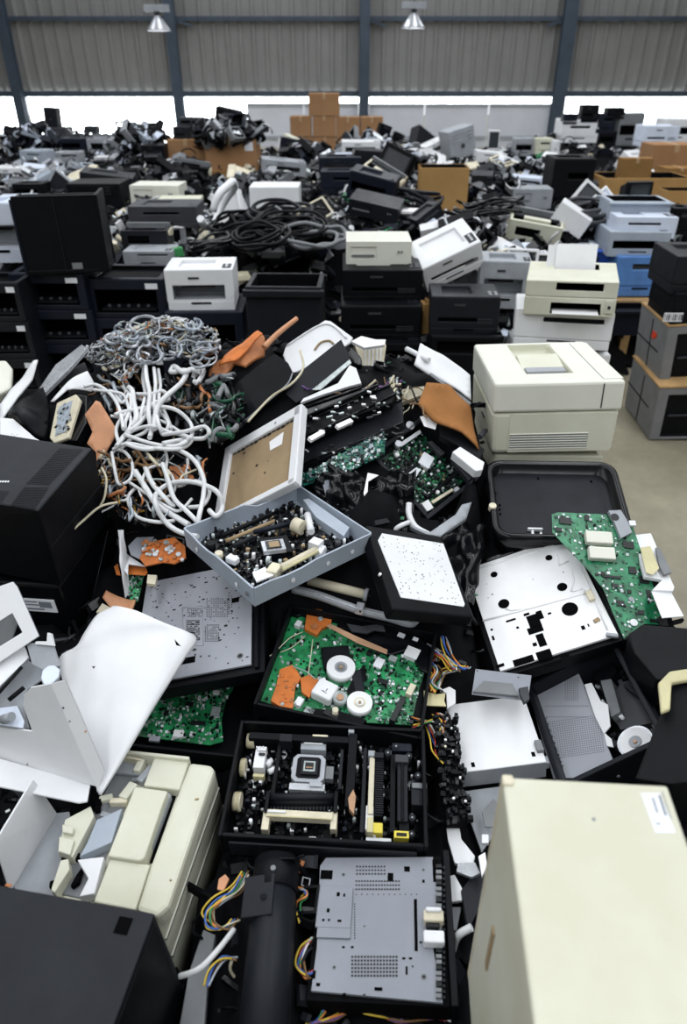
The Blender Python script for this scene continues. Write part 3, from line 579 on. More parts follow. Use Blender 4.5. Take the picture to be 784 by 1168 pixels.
L(K_laser, 104, 152, 11.5, 15, 8, 'small dark box standing before the bright window', .8, 0, body='dark_grey', top=False)
L(K_laser, 120, 186, 9.8, 24, 7, 'rounded white casing on top of the black far left machine', .8, 0, body='white', top=False)
L(K_laser, 142, 184, 9.9, 24, 6, 'second rounded white casing on the black far left machine', .8, 0, body='cool_white', top=False)
L(K_laser, 132, 200, 9.6, 50, 16, 'long black machine below the two rounded white casings', .8, 0, body='black', top=False)
L(K_laser, 26, 168, 10.5, 22, 14, 'blue black device at the far left edge of the bright window', .8, 10, body='navy')
L(K_laser, 38, 186, 9.2, 30, 14, 'pale blue device beneath the blue black one at the far left', .8, -10, body='blue_grey')
L(K_laser, 152, 206, 8.6, 30, 12, 'black device left of the big cardboard boxes', .8, 14, body='black', top=False)
L(K_flat, 134, 168, 10.2, 18, 16, 'grey panel leaning in front of the bright window', .3, 20, (-20, 20), body='grey', scr='dark_grey')
# cardboard
L(K_carton, 214, 190, 9.2, 42, 30, 'left one of the two big cardboard boxes full of black scrap', .9, 0, body='cardboard')
L(K_carton, 265, 198, 9.0, 58, 38, 'right one of the two big cardboard boxes, with white paper label', .8, 0, body='cardboard', sticker=True)
L(K_carton, 264, 230, 8.9, 52, 34, 'cardboard box under the right big cardboard box', .8, 0, body='cardboard_dark')
for a, b, pw, ph, lab in ((370, 133, 35, 26, 'single cardboard box topmost of the far pyramid'), (343.5, 156, 24, 23, 'left cardboard box in the second row of the far pyramid'), (370, 156, 26, 24, 'middle cardboard box in the second row of the far pyramid'), (397, 158, 27, 24, 'third cardboard box in the second row of the far pyramid'), (424, 160, 25, 26, 'right end cardboard box in the second row of the far pyramid'), (345, 178, 26, 21, 'left cardboard box in the bottom row of the far pyramid'), (371, 178, 25, 21, 'middle cardboard box in the bottom row of the far pyramid'), (398, 181, 27, 22, 'third cardboard box in the bottom row of the far pyramid'), (426, 183, 28, 22, 'right end cardboard box in the bottom row of the far pyramid')):
    L(K_carton, a, b, 13.5, pw, ph, lab, .8, 0, body='cardboard')
L(K_carton, 724, 204, 8.6, 36, 23, 'upright cardboard flap box behind the small black monitor', .4, 0, body='cardboard_dark')
L(K_carton, 734, 236, 8.2, 98, 32, 'wide open cardboard box behind the small black monitor', .6, 0, body='cardboard_bright', open_=True)
L(K_carton, 680, 222, 9.0, 18, 24, 'narrow cardboard box left of the wide open one', .8, 0, body='cardboard_bright')
L(K_carton, 766, 200, 9.4, 52, 34, 'large cardboard box at the right edge below the white printers', .8, 0, body='cardboard')
L(K_carton, 776, 206, 9.0, 36, 14, 'cardboard box at the right edge under the larger one', .8, 0, body='cardboard_dark')
L(K_carton, 776, 240, 7.6, 36, 22, 'cardboard box at the right edge beside the wide open one', .8, 0, body='cardboard_bright', open_=True)
L(K_laser, 752, 168, 10.5, 40, 24, 'white printer on the right cardboard boxes in front of the bright window', .8, 0, body='cool_white')
L(K_laser, 772, 162, 11.0, 36, 26, 'tall white machine at the right edge in front of the bright window', .8, 0, body='white', top=False)
L(K_laser, 780, 268, 5.3, 34, 30, 'black ring shaped device at the right edge beside the pale blue printers', .8, 0, body='black')
# shelf with black devices
def shelf():
    p = PY(682, 200, 12.0); r = empty('storage_rack', TM((p.x, p.y, 0)), 'black storage rack full of old printers near the right column', 'rack')
    z = depth(p); W = 98 * z / F; H0 = PY(682, 167, 12.0).z
    for x in (-.5, .5):
        for y in (0, .7): mb = MB(); mb.box((x * W, y, H0 / 2), (.06, .06, H0), 'black'); mb.build('post', r)
    for k in (0.05, .45, .97): mb = MB(); mb.box((0, .35, H0 * k), (W, .8, .05), 'black'); mb.build('shelf_board', r)
shelf()
for a, b, pw, ph, body, lab in ((660, 163, 42, 26, 'white', 'white printer with rounded top on the black storage rack'), (672, 140, 20, 20, 'black', 'black monitor topmost above the white rack printer'), (702, 136, 20, 13, 'black', 'black monitor above the stacked rack devices at the right'), (650, 142, 16, 12, 'navy', 'dark green black device left on top of the rack'), (690, 152, 22, 22, 'navy', 'dark blue device in the middle of the rack top'), (716, 166, 28, 36, 'mid_grey', 'tall grey printer standing on the right end of the rack'), (692, 168, 20, 18, 'black', 'black device left of the tall grey rack printer'), (672, 180, 14, 12, 'grey', 'pale device on the middle shelf of the rack'), (706, 180, 14, 9, 'grey', 'second pale device on the middle shelf of the rack'), (690, 184, 20, 14, 'black', 'black device on the middle shelf of the rack'), (652, 184, 26, 16, 'black', 'black device at the left of the rack\'s middle shelf'), (670, 196, 16, 9, 'grey', 'grey device low in the rack'), (704, 198, 18, 10, 'white', 'white device low in the rack')):
    L(K_laser, a, b, 11.95, pw, ph, lab, .8, 0, body=body, top=False)
for a, b, Y, pw, ph, yaw, tl, fn, body, lab in (
    (530, 180, 10, 32, 34, 20, (0, -14), K_tower, 'grey', 'grey scanner lid standing upright above the cardboard box'),
    (500, 176, 10.2, 26, 14, 20, (0, -20), K_laser, 'white', 'white casing left of the upright grey scanner lid'),
    (563, 172, 10.5, 13, 23, 0, (0, 0), K_flat, 'white', 'small white and black display standing in the middle distance'),
    (560, 186, 9.6, 34, 12, 0, (0, 5), K_laser, 'white', 'white printer lid below the small display'),
    (570, 196, 9.2, 16, 14, 0, (0, 0), K_bin, 'navy', 'blue grey bucket below the white printer lid'),
    (598, 178, 10.5, 24, 20, 0, (0, 0), K_laser, 'grey', 'grey printer left of the beige one near the rack'),
    (620, 176, 10.4, 20, 18, 0, (0, 0), K_laser, 'cream', 'beige printer next to the storage rack'),
    (633, 178, 10.3, 9, 18, 0, (0, 0), K_tower, 'white', 'narrow white tower beside the storage rack'),
    (602, 200, 8.6, 30, 14, -20, (0, -14), K_laser, 'grey', 'pale grey casing behind the white handset'),
    (604, 212, 7.8, 36, 9, -6, (0, 4), K_laser, 'cool_white', 'white handset shaped casing on the grey printer body'),
    (646, 200, 8.5, 44, 18, 0, (0, 0), K_laser, 'charcoal', 'charcoal printer on the black office copier'),
    (412, 178, 10, 44, 16, 0, (0, 0), K_laser, 'white', 'white machine before the far cardboard pyramid'),
    (405, 190, 8.8, 46, 12, 0, (0, 0), K_laser, 'cool_white', 'pale machine on top of the navy printer with orange lights'),
    (438, 154, 12.0, 14, 12, 14, (0, 20), K_laser, 'black', 'black device tipped on the right of the far cardboard pyramid'),
    (453, 160, 12.0, 12, 8, -14, (0, 20), K_laser, 'black', 'second black device tipped right of the far pyramid'),
    (478, 182, 10.5, 50, 14, 0, (0, 0), K_stripped, 'black', 'long black tray holding a row of white parts'),
    (462, 196, 9.0, 44, 18, 10, (0, 6), K_stripped, 'ivory', 'cream and yellow opened machine behind the cardboard box'),
    (324, 200, 8.5, 50, 16, 8, (0, 6), K_laser, 'grey', 'grey casing draped with scrap right of the big cardboard boxes'),
    (340, 184, 9.6, 22, 22, -25, (0, 30), K_tower, 'black', 'black tower leaning right of the big cardboard boxes'),
    (360, 188, 9.4, 22, 22, -25, (0, 34), K_tower, 'charcoal', 'charcoal tower leaning beside the black one'),
    (328, 178, 10.2, 20, 20, 10, (0, 10), K_laser, 'navy', 'blue black device with bright spot right of the big cardboard boxes'),
    (208, 160, 9.3, 20, 15, 0, (0, 0), K_laser, 'charcoal', 'charcoal device standing in the left big cardboard box'),
    (230, 160, 9.3, 20, 16, 0, (0, 0), K_laser, 'black', 'black device with silver badge beside the charcoal one'),
    (258, 146, 9.3, 28, 22, 0, (0, 12), K_laser, 'black', 'black device sticking out of the right big cardboard box'),
    (274, 158, 9.1, 26, 12, 10, (0, -8), K_stripped, 'grey', 'pale broken casing on the right big cardboard box'),
    (216, 144, 9.5, 22, 10, 0, (0, 0), K_laser, 'dark_grey', 'dark grey printer on the left big cardboard box'),
    (160, 172, 9.4, 30, 30, 14, (0, 18), K_stripped, 'dark_grey', 'grey scrap machine piled left of the column'),
    (176, 184, 9.0, 26, 18, 0, (0, 0), K_laser, 'black', 'black box left of the big cardboard boxes'),
    (216, 212, 7.8, 40, 28, 0, (0, 8), K_stripped, 'black_matte', 'black stripped machine in front of the left big cardboard box'),
    (184, 210, 8.0, 40, 18, 6, (0, -14), K_stripped, 'dark_grey', 'dark stripped machine with white cable near the cream computer'),
    ):
    L(fn, a, b, Y, pw, ph, lab, .8, yaw, tl, body=body)
# loose white ring, coils
for a, b, Y, R, r, m, n, lab in ((258, 238, 5.0, .17, .026, 'white', 1, 'white plastic ring standing by the tipped monitor shell'), (335, 275, 4.6, .2, .009, 'black', 6, 'large coil of black cable left of the beige desktop'), (300, 285, 4.4, .19, .010, 'black', 6, 'coil of thick black cable behind the black bin'), (360, 282, 4.4, .17, .012, 'mid_grey', 3, 'grey cable loop behind the black bin'), (275, 268, 4.9, .2, .011, 'black', 5, 'coil of black cable under the tipped monitor shell'), (245, 290, 4.4, .15, .009, 'black_gloss', 5, 'black cable coil behind the small white laser printer'), (322, 258, 5.0, .2, .012, 'charcoal', 5, 'charcoal cable coil below the flat white box'), (560, 250, 5.6, .22, .010, 'black_gloss', 6, 'black cable coil right of the open cardboard box'), (538, 262, 5.3, .2, .009, 'black', 6, 'black cable coil behind the leaning white printer'), (470, 238, 6.0, .22, .014, 'charcoal', 5, 'charcoal cable coil left of the open cardboard box'), (670, 258, 5.6, .2, .016, 'dark_grey', 5, 'dark grey cable coil behind the tipped white box')):
    c = PY(a, b, Y); K_coil(R, r, m, n, seed=int(a), M=TM(c, (60 if 'standing' in lab else 12, 0, a)), label=lab)
# ------------------------------------------------------------------ small broken devices spread through the far heap
def fillers():
    rnd = random.Random(7); protos = []
    I = Matrix(); nf = len(FOOT)
    for fn, dims, body, name, lab in (
        (K_laser, (.4, .34, .2), 'black', 'laser_printer', 'black printer lying in the far heap'), (K_laser, (.42, .36, .22), 'white', 'laser_printer', 'white printer lying in the far heap'),
        (K_stripped, (.4, .3, .18), 'grey', 'stripped_printer', 'grey stripped printer lying in the far heap'), (K_stripped, (.4, .3, .16), 'black', 'stripped_printer', 'black stripped printer lying in the far heap'),
        (K_tower, (.2, .4, .4), 'cream', 'computer_tower', 'cream computer tower lying in the far heap'), (K_tower, (.18, .38, .36), 'charcoal', 'computer_tower', 'charcoal computer tower lying in the far heap'),
        (K_flat, (.4, .05, .3), 'black', 'flat_monitor', 'black flat monitor lying in the far heap'), (K_desktop, (.36, .34, .09), 'blue_grey', 'desktop_computer', 'blue grey casing lying in the far heap'),
        (K_bin, (.34, .26, .12), 'dark_grey', 'open_casing', 'dark grey open casing lying in the far heap'), (K_crt, (.34, .3, .28), 'ivory', 'crt_monitor', 'ivory monitor lying in the far heap')):
        o = fn(*dims, body=body, M=I.copy(), label=lab, cat='device'); o['group'] = lab.replace(' lying', 's lying').replace('casings', 'casings'); protos.append(o)
    for s, m, lab in ((3, 'black', 'loose coil of black cable lying in the far heap'), (9, 'white_cable', 'loose coil of white cable lying in the far heap')):
        o = K_coil(.13, .012, m, 4, seed=s, M=I.copy(), label=lab); o['group'] = lab; protos.append(o)
    del FOOT[nf:]
    wts = [4, 5, 5, 5, 2, 2, 2, 5, 3, 2, 5, 3]; n = 0; used = set(); spots = [(m.translation.x, m.translation.y) for m, _, _ in FOOT]
    bag = [i for i, w in enumerate(wts) for _ in range(w)]
    while n < 230:
        Y = 4.7 + 10.5 * rnd.random() ** 1.15; x = rnd.uniform(-.54, .47) * (Y + .6); 
        if x > .25 * Y and Y < 5.2: continue
        if abs(x - 0) < 9 and min(math.hypot(x - a, Y - b) for a, b in spots) < .3: continue
        spots.append((x, Y)); k = rnd.choice(bag); top = farheap(x, Y)
        M = TM((x, Y, top - .05), (rnd.gauss(0, 24), rnd.gauss(0, 24), rnd.uniform(0, 360)))
        if k not in used: o = protos[k]; o.matrix_world = M; used.add(k)
        else: o = copy_tree(protos[k], M)
        s = rnd.uniform(.75, 1.05); o.scale = (s, s, s); n += 1
    for k, p in enumerate(protos):
        if k not in used: p.matrix_world = TM((-2 - k * .3, 8, .8))
FARF = []
def farheap(x, y):
    edge = max(0, min(1, (y - 4.3) / .8)) * max(0, min(1, (16.5 - y) / 2)); rt = max(0, min(1, ((.40 if y < 6.5 else .5) * y - x + .2) / .6)); lf = 1
    base = .5 - .14 * max(0, min(1, (y - 8.5) / 3)) + .13 * noise.noise(Vector((x * .5, y * .5, 3))) * 2 + .15 * min(1, max(0, (y - 5) / 4))
    num = base * .6; den = .6
    for fx, fy, fz, fr in FARF:
        d2 = (x - fx) ** 2 + (y - fy) ** 2
        if d2 < 1.2: w = math.exp(-d2 / (.09 + fr * fr * .25)) * 6; num += w * fz; den += w
    return max(0, num / den * edge * rt)
for Mx, w, d in FOOT:
    t = Mx.translation
    if t.y > 4.4 and t.y < 13 and .05 < t.z < 1.3: FARF.append((t.x, t.y, t.z - .02, (w + d) / 4))
fillers()
# ------------------------------------------------------------------ the heap in front, device by device
c6 = crop(230, 810, 2.703); c7 = crop(200, 960, 2.178); c5 = crop(0, 840, 2.904); c8 = crop(480, 860, 2.579); cT = crop(180, 530, 3.015); cM = crop(140, 640, 3.015)
cC = crop(290, 670, 3.409); cW = crop(520, 560, 2.97); cD = crop(400, 560, 3.564); cS = crop(400, 370, 3.92); cR = crop(520, 360, 2.97); cF = crop(0, 650, 3.015)
cO = crop(460, 700, 2.42); cB = crop(0, 490, 3.015); cU = crop(200, 350, 3.015); cL = crop(0, 350, 3.015)
def tiny(mb, box, n, seed, z=0, mats=('chip', 'solder', 'sticker', 'black', 'ivory'), wts=(5, 6, 1, 4, 1), s=(.002, .009), hmax=.006, ok=None):
    rnd = random.Random(seed); bag = [m for m, w in zip(mats, wts) for _ in range(w)]; x0, x1, y0, y1 = box
    for i in range(n):
        x = rnd.uniform(x0, x1); y = rnd.uniform(y0, y1)
        if ok and not ok(x, y): continue
        a = rnd.uniform(*s); b = rnd.uniform(*s); h = rnd.uniform(.001, hmax); m = rnd.choice(bag)
        if rnd.random() < .12: mb.cyl((x, y, z), (x, y, z + h * 1.6), a * .5, rnd.choice(('solder', 'black', 'sticker')), 8)
        else: mb.box((x, y, z + h / 2), (a, b, h), m, rnd.choice((0, 0, 90, rnd.uniform(0, 90))))
def inside(poly):
    def f(x, y):
        c = False; n = len(poly)
        for i in range(n):
            (x1, y1), (x2, y2) = poly[i], poly[(i + 1) % n]
            if (y1 > y) != (y2 > y) and x < (x2 - x1) * (y - y1) / (y2 - y1) + x1: c = not c
        return c
    return f
def tray(mb, w, d, h, m, wall=.006, floor=.004, inner=None, flare=0):
    mb.box((0, 0, floor / 2), (w, d, floor), inner or m)
    for sx in (-1, 1): mb.box((sx * (w / 2 - wall / 2), 0, h / 2), (wall, d, h), m)
    for sy in (-1, 1): mb.box((0, sy * (d / 2 - wall / 2), h / 2), (w - wall * 1.99, wall, h), m)
def part(name, r, fn, bevel=0, label=None, kind=None):
    mb = MB(); fn(mb); o = mb.build(name, r, bevel=bevel, label=label)
    if kind: o['kind'] = kind
    return o
def sub(o, name, fn, bevel=0, label=None): mb = MB(); fn(mb); return mb.build(name, o, bevel=bevel, label=label)
def poly_hits(w, d, holes): return lambda x, y: abs(x) < w / 2 and abs(y) < d / 2

# ---- black printer chassis with the optical unit (front centre)
def chassis():
    H_ = Hero('chassis', c6); w, d, h = H_.w, H_.d, H_.h
    r = empty('printer_chassis', H_.M, 'black printer chassis opened from above, silver framed optical unit and cream bars inside', 'printer', None, (w, d))
    part('body', r, lambda mb: (tray(mb, w, d, h, 'black', .008, .006, 'black_matte'), mb.box((0, -d / 2 + .012, h * .3), (w * .98, .02, h * .6), 'black'), mb.box((-.0, -d / 2 - .004, h * .45), (w * .9, .006, h * .7), 'charcoal')), .0025)
    z = .008
    def unit(mb):
        x, y = H_.at(330, 178, .05); q = H_.sc(330, 178, .05); W, Dd = 102 * q, 92 * q
        mb.prism([(x + a * W / 2, y + b * Dd / 2) for a, b in ((-1, -.7), (-.75, -1), (.75, -1), (1, -.7), (1, .7), (.75, 1), (-.75, 1), (-1, .7))], z, .05, 'steel')
        mb.prism([(x + a * W * .36, y + b * Dd * .38) for a, b in ((-1, -.8), (-.8, -1), (.8, -1), (1, -.8), (1, .8), (.8, 1), (-.8, 1), (-1, .8))], .05, .053, 'black')
    o = part('optical_unit', r, unit, .002, 'silver framed optical unit')
    def lens(mb):
        x, y = H_.at(333, 176, .055); q = H_.sc(333, 176, .055); mb.box((x, y, .055), (52 * q, 50 * q, .005), 'charcoal'); mb.box((x, y, .0585), (36 * q, 34 * q, .003), 'solder'); mb.box((x, y, .0605), (26 * q, 22 * q, .002), 'chip'); mb.box((x, y - 6 * q, .062), (20 * q, 4 * q, .001), 'copper')
    sub(o, 'lens_block', lens, .001)
    part('mounting_bracket', r, lambda mb: (H_.comp(mb, 345, 110, 78, 24, .02, .03, 'grey'), H_.comp(mb, 345, 100, 60, 8, .05, .004, 'white')), .002, 'pale upper bracket of the optical unit')
    part('mounting_bracket', r, lambda mb: (H_.comp(mb, 325, 236, 110, 20, .02, .028, 'silver'), H_.comp(mb, 352, 228, 40, 14, .05, .002, 'steel')), .002)
    part('pad', r, lambda mb: H_.comp(mb, 394, 192, 26, 38, .02, .02, 'mid_grey'), .001)
    part('upper_bar', r, lambda mb: (H_.comp(mb, 305, 84, 320, 20, .01, .05, 'black'), H_.comp(mb, 366, 78, 48, 6, .06, .002, 'ivory'), H_.comp(mb, 260, 84, 40, 24, .03, .034, 'charcoal')), .002)
    def rollers(mb):
        for i, yy in enumerate((266, 280, 294)):
            a = H_.at(206, yy, .045); b = H_.at(412, yy, .045); mb.cyl((*a, .042 - .006 * i), (*b, .042 - .006 * i), .008, ('charcoal', 'black', 'black')[i], 12)
        for k in range(18): H_.comp(mb, 214 + k * 11, 301, 4, 16, .02, .018, 'charcoal')
        for sx in (202, 414): H_.comp(mb, sx, 280, 10, 58, .012, .044, 'black')
    part('roller', r, rollers, .0)
    part('transfer_bar', r, lambda mb: (H_.comp(mb, 302, 321, 206, 22, .03, .02, 'ivory'), H_.comp(mb, 198, 340, 22, 52, .012, .034, 'ivory'), H_.comp(mb, 408, 340, 20, 50, .012, .034, 'ivory'), H_.comp(mb, 302, 330, 200, 4, .05, .002, 'yellowed'), H_.comp(mb, 230, 311, 60, 6, .05, .004, 'white')), .003, 'cream horizontal bar')
    part('guide_rail', r, lambda mb: (H_.comp(mb, 524, 218, 17, 190, .03, .026, 'ivory'), H_.comp(mb, 518, 330, 24, 70, .02, .03, 'white'), H_.comp(mb, 524, 132, 20, 18, .03, .032, 'grey')), .002, 'cream upright rail')
    def ribs(mb):
        H_.comp(mb, 548, 225, 24, 190, .012, .036, 'black')
        for k in range(26): H_.comp(mb, 548, 140 + k * 7, 26, 3, .046, .005, 'charcoal')
        H_.comp(mb, 546, 138, 30, 16, .03, .03, 'charcoal')
    part('ribbed_bar', r, ribs)
    part('slide_rail', r, lambda mb: (H_.comp(mb, 462, 180, 26, 220, .02, .044, 'black'), H_.comp(mb, 470, 160, 8, 180, .06, .003, 'dark_grey'), H_.comp(mb, 462, 62, 18, 14, .05, .02, 'grey')), .001)
    part('lever', r, lambda mb: mb.prism([H_.at(*p, .07) for p in ((452, 268), (468, 240), (476, 262), (470, 318), (455, 300))], .05, .066, 'copper'), .001, 'brown lever')
    part('guide_rail', r, lambda mb: (H_.comp(mb, 620, 240, 32, 190, .012, .05, 'charcoal'), H_.comp(mb, 620, 240, 8, 180, .062, .006, 'black'), H_.comp(mb, 618, 148, 42, 24, .02, .05, 'dark_grey')), .002)
    part('motor_housing', r, lambda mb: (H_.comp(mb, 672, 256, 50, 70, .01, .045, 'charcoal'), H_.comp(mb, 672, 232, 46, 16, .055, .004, 'mid_grey')), .003)
    part('motor_housing', r, lambda mb: H_.comp(mb, 618, 113, 62, 26, .02, .036, 'navy'), .003)
    [part('frame_rib', r, lambda mb, a=a: H_.comp(mb, *a), .001) for a in ((590, 250, 16, 230, .01, .04, 'black'), (500, 240, 12, 250, .01, .034, 'charcoal'), (430, 180, 10, 120, .01, .04, 'charcoal'), (232, 170, 12, 170, .01, .036, 'black'))]
    part('connector', r, lambda mb: (H_.comp(mb, 542, 362, 34, 30, .02, .03, 'yellow'), H_.comp(mb, 520, 352, 20, 44, .02, .034, 'yellowed')), .002, 'yellow connector')
    part('connector', r, lambda mb: (H_.comp(mb, 617, 383, 46, 20, .03, .03, 'yellow'), H_.comp(mb, 617, 383, 32, 10, .06, .001, 'chip'), H_.comp(mb, 625, 360, 30, 26, .02, .034, 'black')), .001, 'yellow framed connector')
    part('sticker', r, lambda mb: H_.comp(mb, 546, 405, 78, 20, .03, .008, 'sticker'))
    part('sticker', r, lambda mb: H_.comp(mb, 342, 398, 22, 14, .03, .008, 'paper'))
    def blk(mb):
        H_.comp(mb, 180, 144, 34, 66, .012, .04, 'white'); H_.comp(mb, 186, 118, 28, 12, .05, .008, 'white'); H_.comp(mb, 186, 134, 20, 8, .052, .005, 'chip'); H_.comp(mb, 176, 200, 36, 10, .02, .02, 'yellowed')
        for k in range(3): H_.comp(mb, 170 + k * 10, 112, 5, 5, .052, .01, 'white')
    part('white_connector_block', r, blk, .002, 'white block')
    def caps(mb):
        for x, y, l, a in ((222, 180, 34, 30), (207, 160, 20, 60)):
            px, py = H_.at(x, y, .04); q = H_.sc(x, y, .04); v = Vector((math.cos(D2(a)), math.sin(D2(a)), 0)) * l * q / 2; mb.cyl(Vector((px, py, .035)) - v, Vector((px, py, .035)) + v, 9 * q, 'white', 14)
    part('capacitor', r, caps)
    for x, y, a, b in ((152, 90, 24, 44), (128, 172, 16, 52), (110, 278, 24, 56)):
        def g(mb, x=x, y=y, a=a, b=b):
            px, py = H_.at(x, y, .04); q = H_.sc(x, y, .04); mb.cyl((px - a * q / 2, py, .034), (px + a * q / 2, py, .034), b * q * .5, 'ivory', 20)
            for k in range(6): mb.cyl((px - a * q * .3 + k * a * q * .12, py, .034), (px - a * q * .26 + k * a * q * .12, py, .034), b * q * .53, 'yellowed', 20)
        part('gear', r, g, label='cream gear wheel')
    def fills(mb):
        (tiny(mb, (-w * .46, w * .47, -d * .46, d * .46), 800, 5, .008, ('black', 'charcoal', 'black_gloss', 'solder', 'dark_grey', 'paper', 'navy'), (9, 5, 6, 1, 2, 1, 2), (.003, .009), .022), tiny(mb, (-w * .46, w * .47, -d * .46, d * .46), 60, 6, .008, ('black', 'black_gloss', 'charcoal'), (3, 3, 1), (.01, .03), .016))
    part('small_components', r, fills, kind='stuff')
    [part('reel', r, lambda mb, x=x, y=y: (H_.disc(mb, x, y, 10, .02, .04, 'charcoal'), H_.disc(mb, x, y, 3, .06, .003, 'grey', seg=10))) for x, y in ((640, 140), (650, 330), (668, 200), (648, 380), (600, 110), (575, 130))]
chassis()
# side strip of brackets right of the chassis
def side_strip():
    M = frame_of(P(512, 885, .53), (4, 0)); r = empty('side_bracket', M, 'narrow black bracket strip packed with clips right of the open chassis', 'bracket', None, (.05, .2))
    part('body', r, lambda mb: mb.box((0, .0, .02), (.045, .25, .03), 'black_matte'), .002)
    def f(mb):
        rnd = random.Random(4)
        for i in range(170): mb.box((rnd.uniform(-.028, .03), rnd.uniform(-.13, .13), .034 + rnd.uniform(0, .016)), (rnd.uniform(.003, .011), rnd.uniform(.003, .012), rnd.uniform(.004, .018)), rnd.choice(('black', 'charcoal', 'black', 'black_gloss', 'chip')), rnd.choice((0, 90, 12, -8)))
        for i in range(7): mb.box((rnd.uniform(-.025, .025), rnd.uniform(-.12, .12), .055), (.005, .004, .004), rnd.choice(('paper', 'ivory', 'solder')), rnd.uniform(0, 90))
    part('clips', r, f, kind='stuff')
side_strip()

# ---- grey metal plate of the printer at the bottom
def bottom_unit():
    H_ = Hero('plate_bottom', c7); w, d, h = H_.w, H_.d, H_.h; t = h
    r = empty('scanner_unit', H_.M, 'black scanner base with punched grey metal plate at the bottom of the photo', 'scanner', None, (w, d))
    part('body', r, lambda mb: (mb.box((0, 0, (t - .006) / 2), (w * 1.06, d * 1.06, t - .006), 'black_matte'), mb.box((w * .56, .0, t * .6), (.012, d * 1.1, t * 1.1), 'black')), .002)
    def plate(mb):
        pts = [(360, 60), (375, 40), (640, 38), (655, 150), (640, 260), (665, 400), (338, 370), (352, 262)]
        H_.poly(mb, pts, t - .005, t, 'lilac_steel'); z = t + .0006
        def grid(x0, y0, x1, y1, nx, ny, rr):
            for i in range(nx):
                for j in range(ny): a, b = H_.at(x0 + (x1 - x0) * i / (nx - 1), y0 + (y1 - y0) * j / (ny - 1), z); mb.dot(a, b, z, rr * H_.sc(x0, y0, z), 'chip', 4, a=.785)
        grid(452, 62, 520, 80, 10, 3, 3); grid(450, 98, 556, 118, 16, 3, 3); grid(440, 286, 550, 333, 15, 6, 3.6); grid(446, 155, 446, 240, 2, 14, 2.2); grid(450, 131, 600, 131, 12, 2, 2)
        for x, y, a, b in ((598, 205, 8, 130), (505, 366, 20, 8), (535, 88, 14, 22), (576, 68, 14, 14), (648, 72, 16, 60), (617, 98, 6, 8), (376, 82, 30, 24), (398, 196, 8, 5), (380, 170, 5, 8), (404, 130, 8, 10), (415, 133, 4, 6), (378, 224, 6, 6), (405, 224, 5, 5), (568, 290, 8, 5), (585, 290, 8, 5), (418, 262, 7, 5), (440, 262, 7, 5), (355, 355, 10, 8), (420, 380, 8, 8), (590, 310, 4, 4), (366, 196, 5, 5), (345, 330, 8, 20), (610, 250, 6, 5), (575, 320, 5, 20), (470, 380, 6, 3)):
            p = H_.at(x, y, z); q = H_.sc(x, y, z); mb.quad(p[0], p[1], z, a * q, b * q, 'void')
        for x, y, rr in ((618, 336, 8), (418, 82, 5), (617, 70, 4), (470, 210, 3), (395, 312, 5)):
            p = H_.at(x, y, z); q = H_.sc(x, y, z); mb.dot(*p, z, rr * q, 'mid_grey', 12); mb.dot(*p, z + .0003, rr * q * .55, 'chip', 10)
    part('metal_plate', r, plate)
    part('raised_plate', r, lambda mb: (H_.comp(mb, 396, 161, 86, 94, t, .005, 'lilac_steel'), H_.comp(mb, 394, 224, 84, 26, t, .004, 'lilac_steel'), [H_.comp(mb, x, y, a, b, t + .005, .0012, 'void') for x, y, a, b in ((405, 130, 8, 9), (420, 132, 5, 7), (380, 170, 7, 9), (368, 194, 6, 5), (382, 194, 5, 5), (408, 196, 10, 5))]), .0015)
    part('hinge_block', r, lambda mb: (H_.comp(mb, 642, 182, 50, 26, t, .02, 'ivory'), H_.comp(mb, 642, 166, 40, 10, t, .026, 'white'), H_.comp(mb, 640, 204, 34, 14, t, .014, 'chip')), .003, 'cream hinge block')
    part('hinge_block', r, lambda mb: (H_.comp(mb, 643, 234, 52, 28, t, .02, 'white')), .003, 'white hinge block')
    def side(mb):
        for k in range(24):
            y = 60 + k * 14; H_.comp(mb, 655, y, 14, 8, t, .006, 'mid_grey' if k % 3 else 'chip'); H_.comp(mb, 668, y + 4, 6, 6, t, .008, 'charcoal')
    part('latch_strip', r, side)
bottom_unit()
# ---- black toner tube
def tube_():
    a = P(316, 985, .56); b = P(300, 1185, .56); ax = (b - a); Lx = ax.length; yaw = math.degrees(math.atan2(ax.y, ax.x)) + 90
    M = TM((a + b) / 2, (0, 0, yaw)); r = empty('toner_bottle', M, 'thick black tube lying lengthwise beside the punched grey plate', 'toner', None, (.08, Lx))
    R = .043
    part('body', r, lambda mb: (mb.cyl((0, -Lx / 2, 0), (0, Lx / 2 - .03, 0), R * .93, 'charcoal', 40), mb.cyl((0, Lx / 2 - .06, 0), (0, Lx / 2 + .0, 0), R, 'black', 40), mb.box((0, 0, -R * .7), (R * 1.9, Lx, R * .6), 'black')), .0)
    part('handle', r, lambda mb: (mb.box((-R * .55, Lx * .22, R * .62), (R * 1.35, Lx * .26, R * .5), 'charcoal', (0, -14, 0)), mb.cyl((-R * .35, Lx * .2, R * .9), (-R * .35, Lx * .2, R * 1.02), .006, 'black', 12)), .003)
    part('screw', r, lambda mb: (mb.cyl((-.002, Lx / 2 - .035, R * .98), (-.002, Lx / 2 - .035, R * 1.06), .005, 'mid_grey', 10), mb.box((R * .5, Lx / 2 - .015, R * .75), (.03, .003, .02), 'black_gloss')))
tube_()

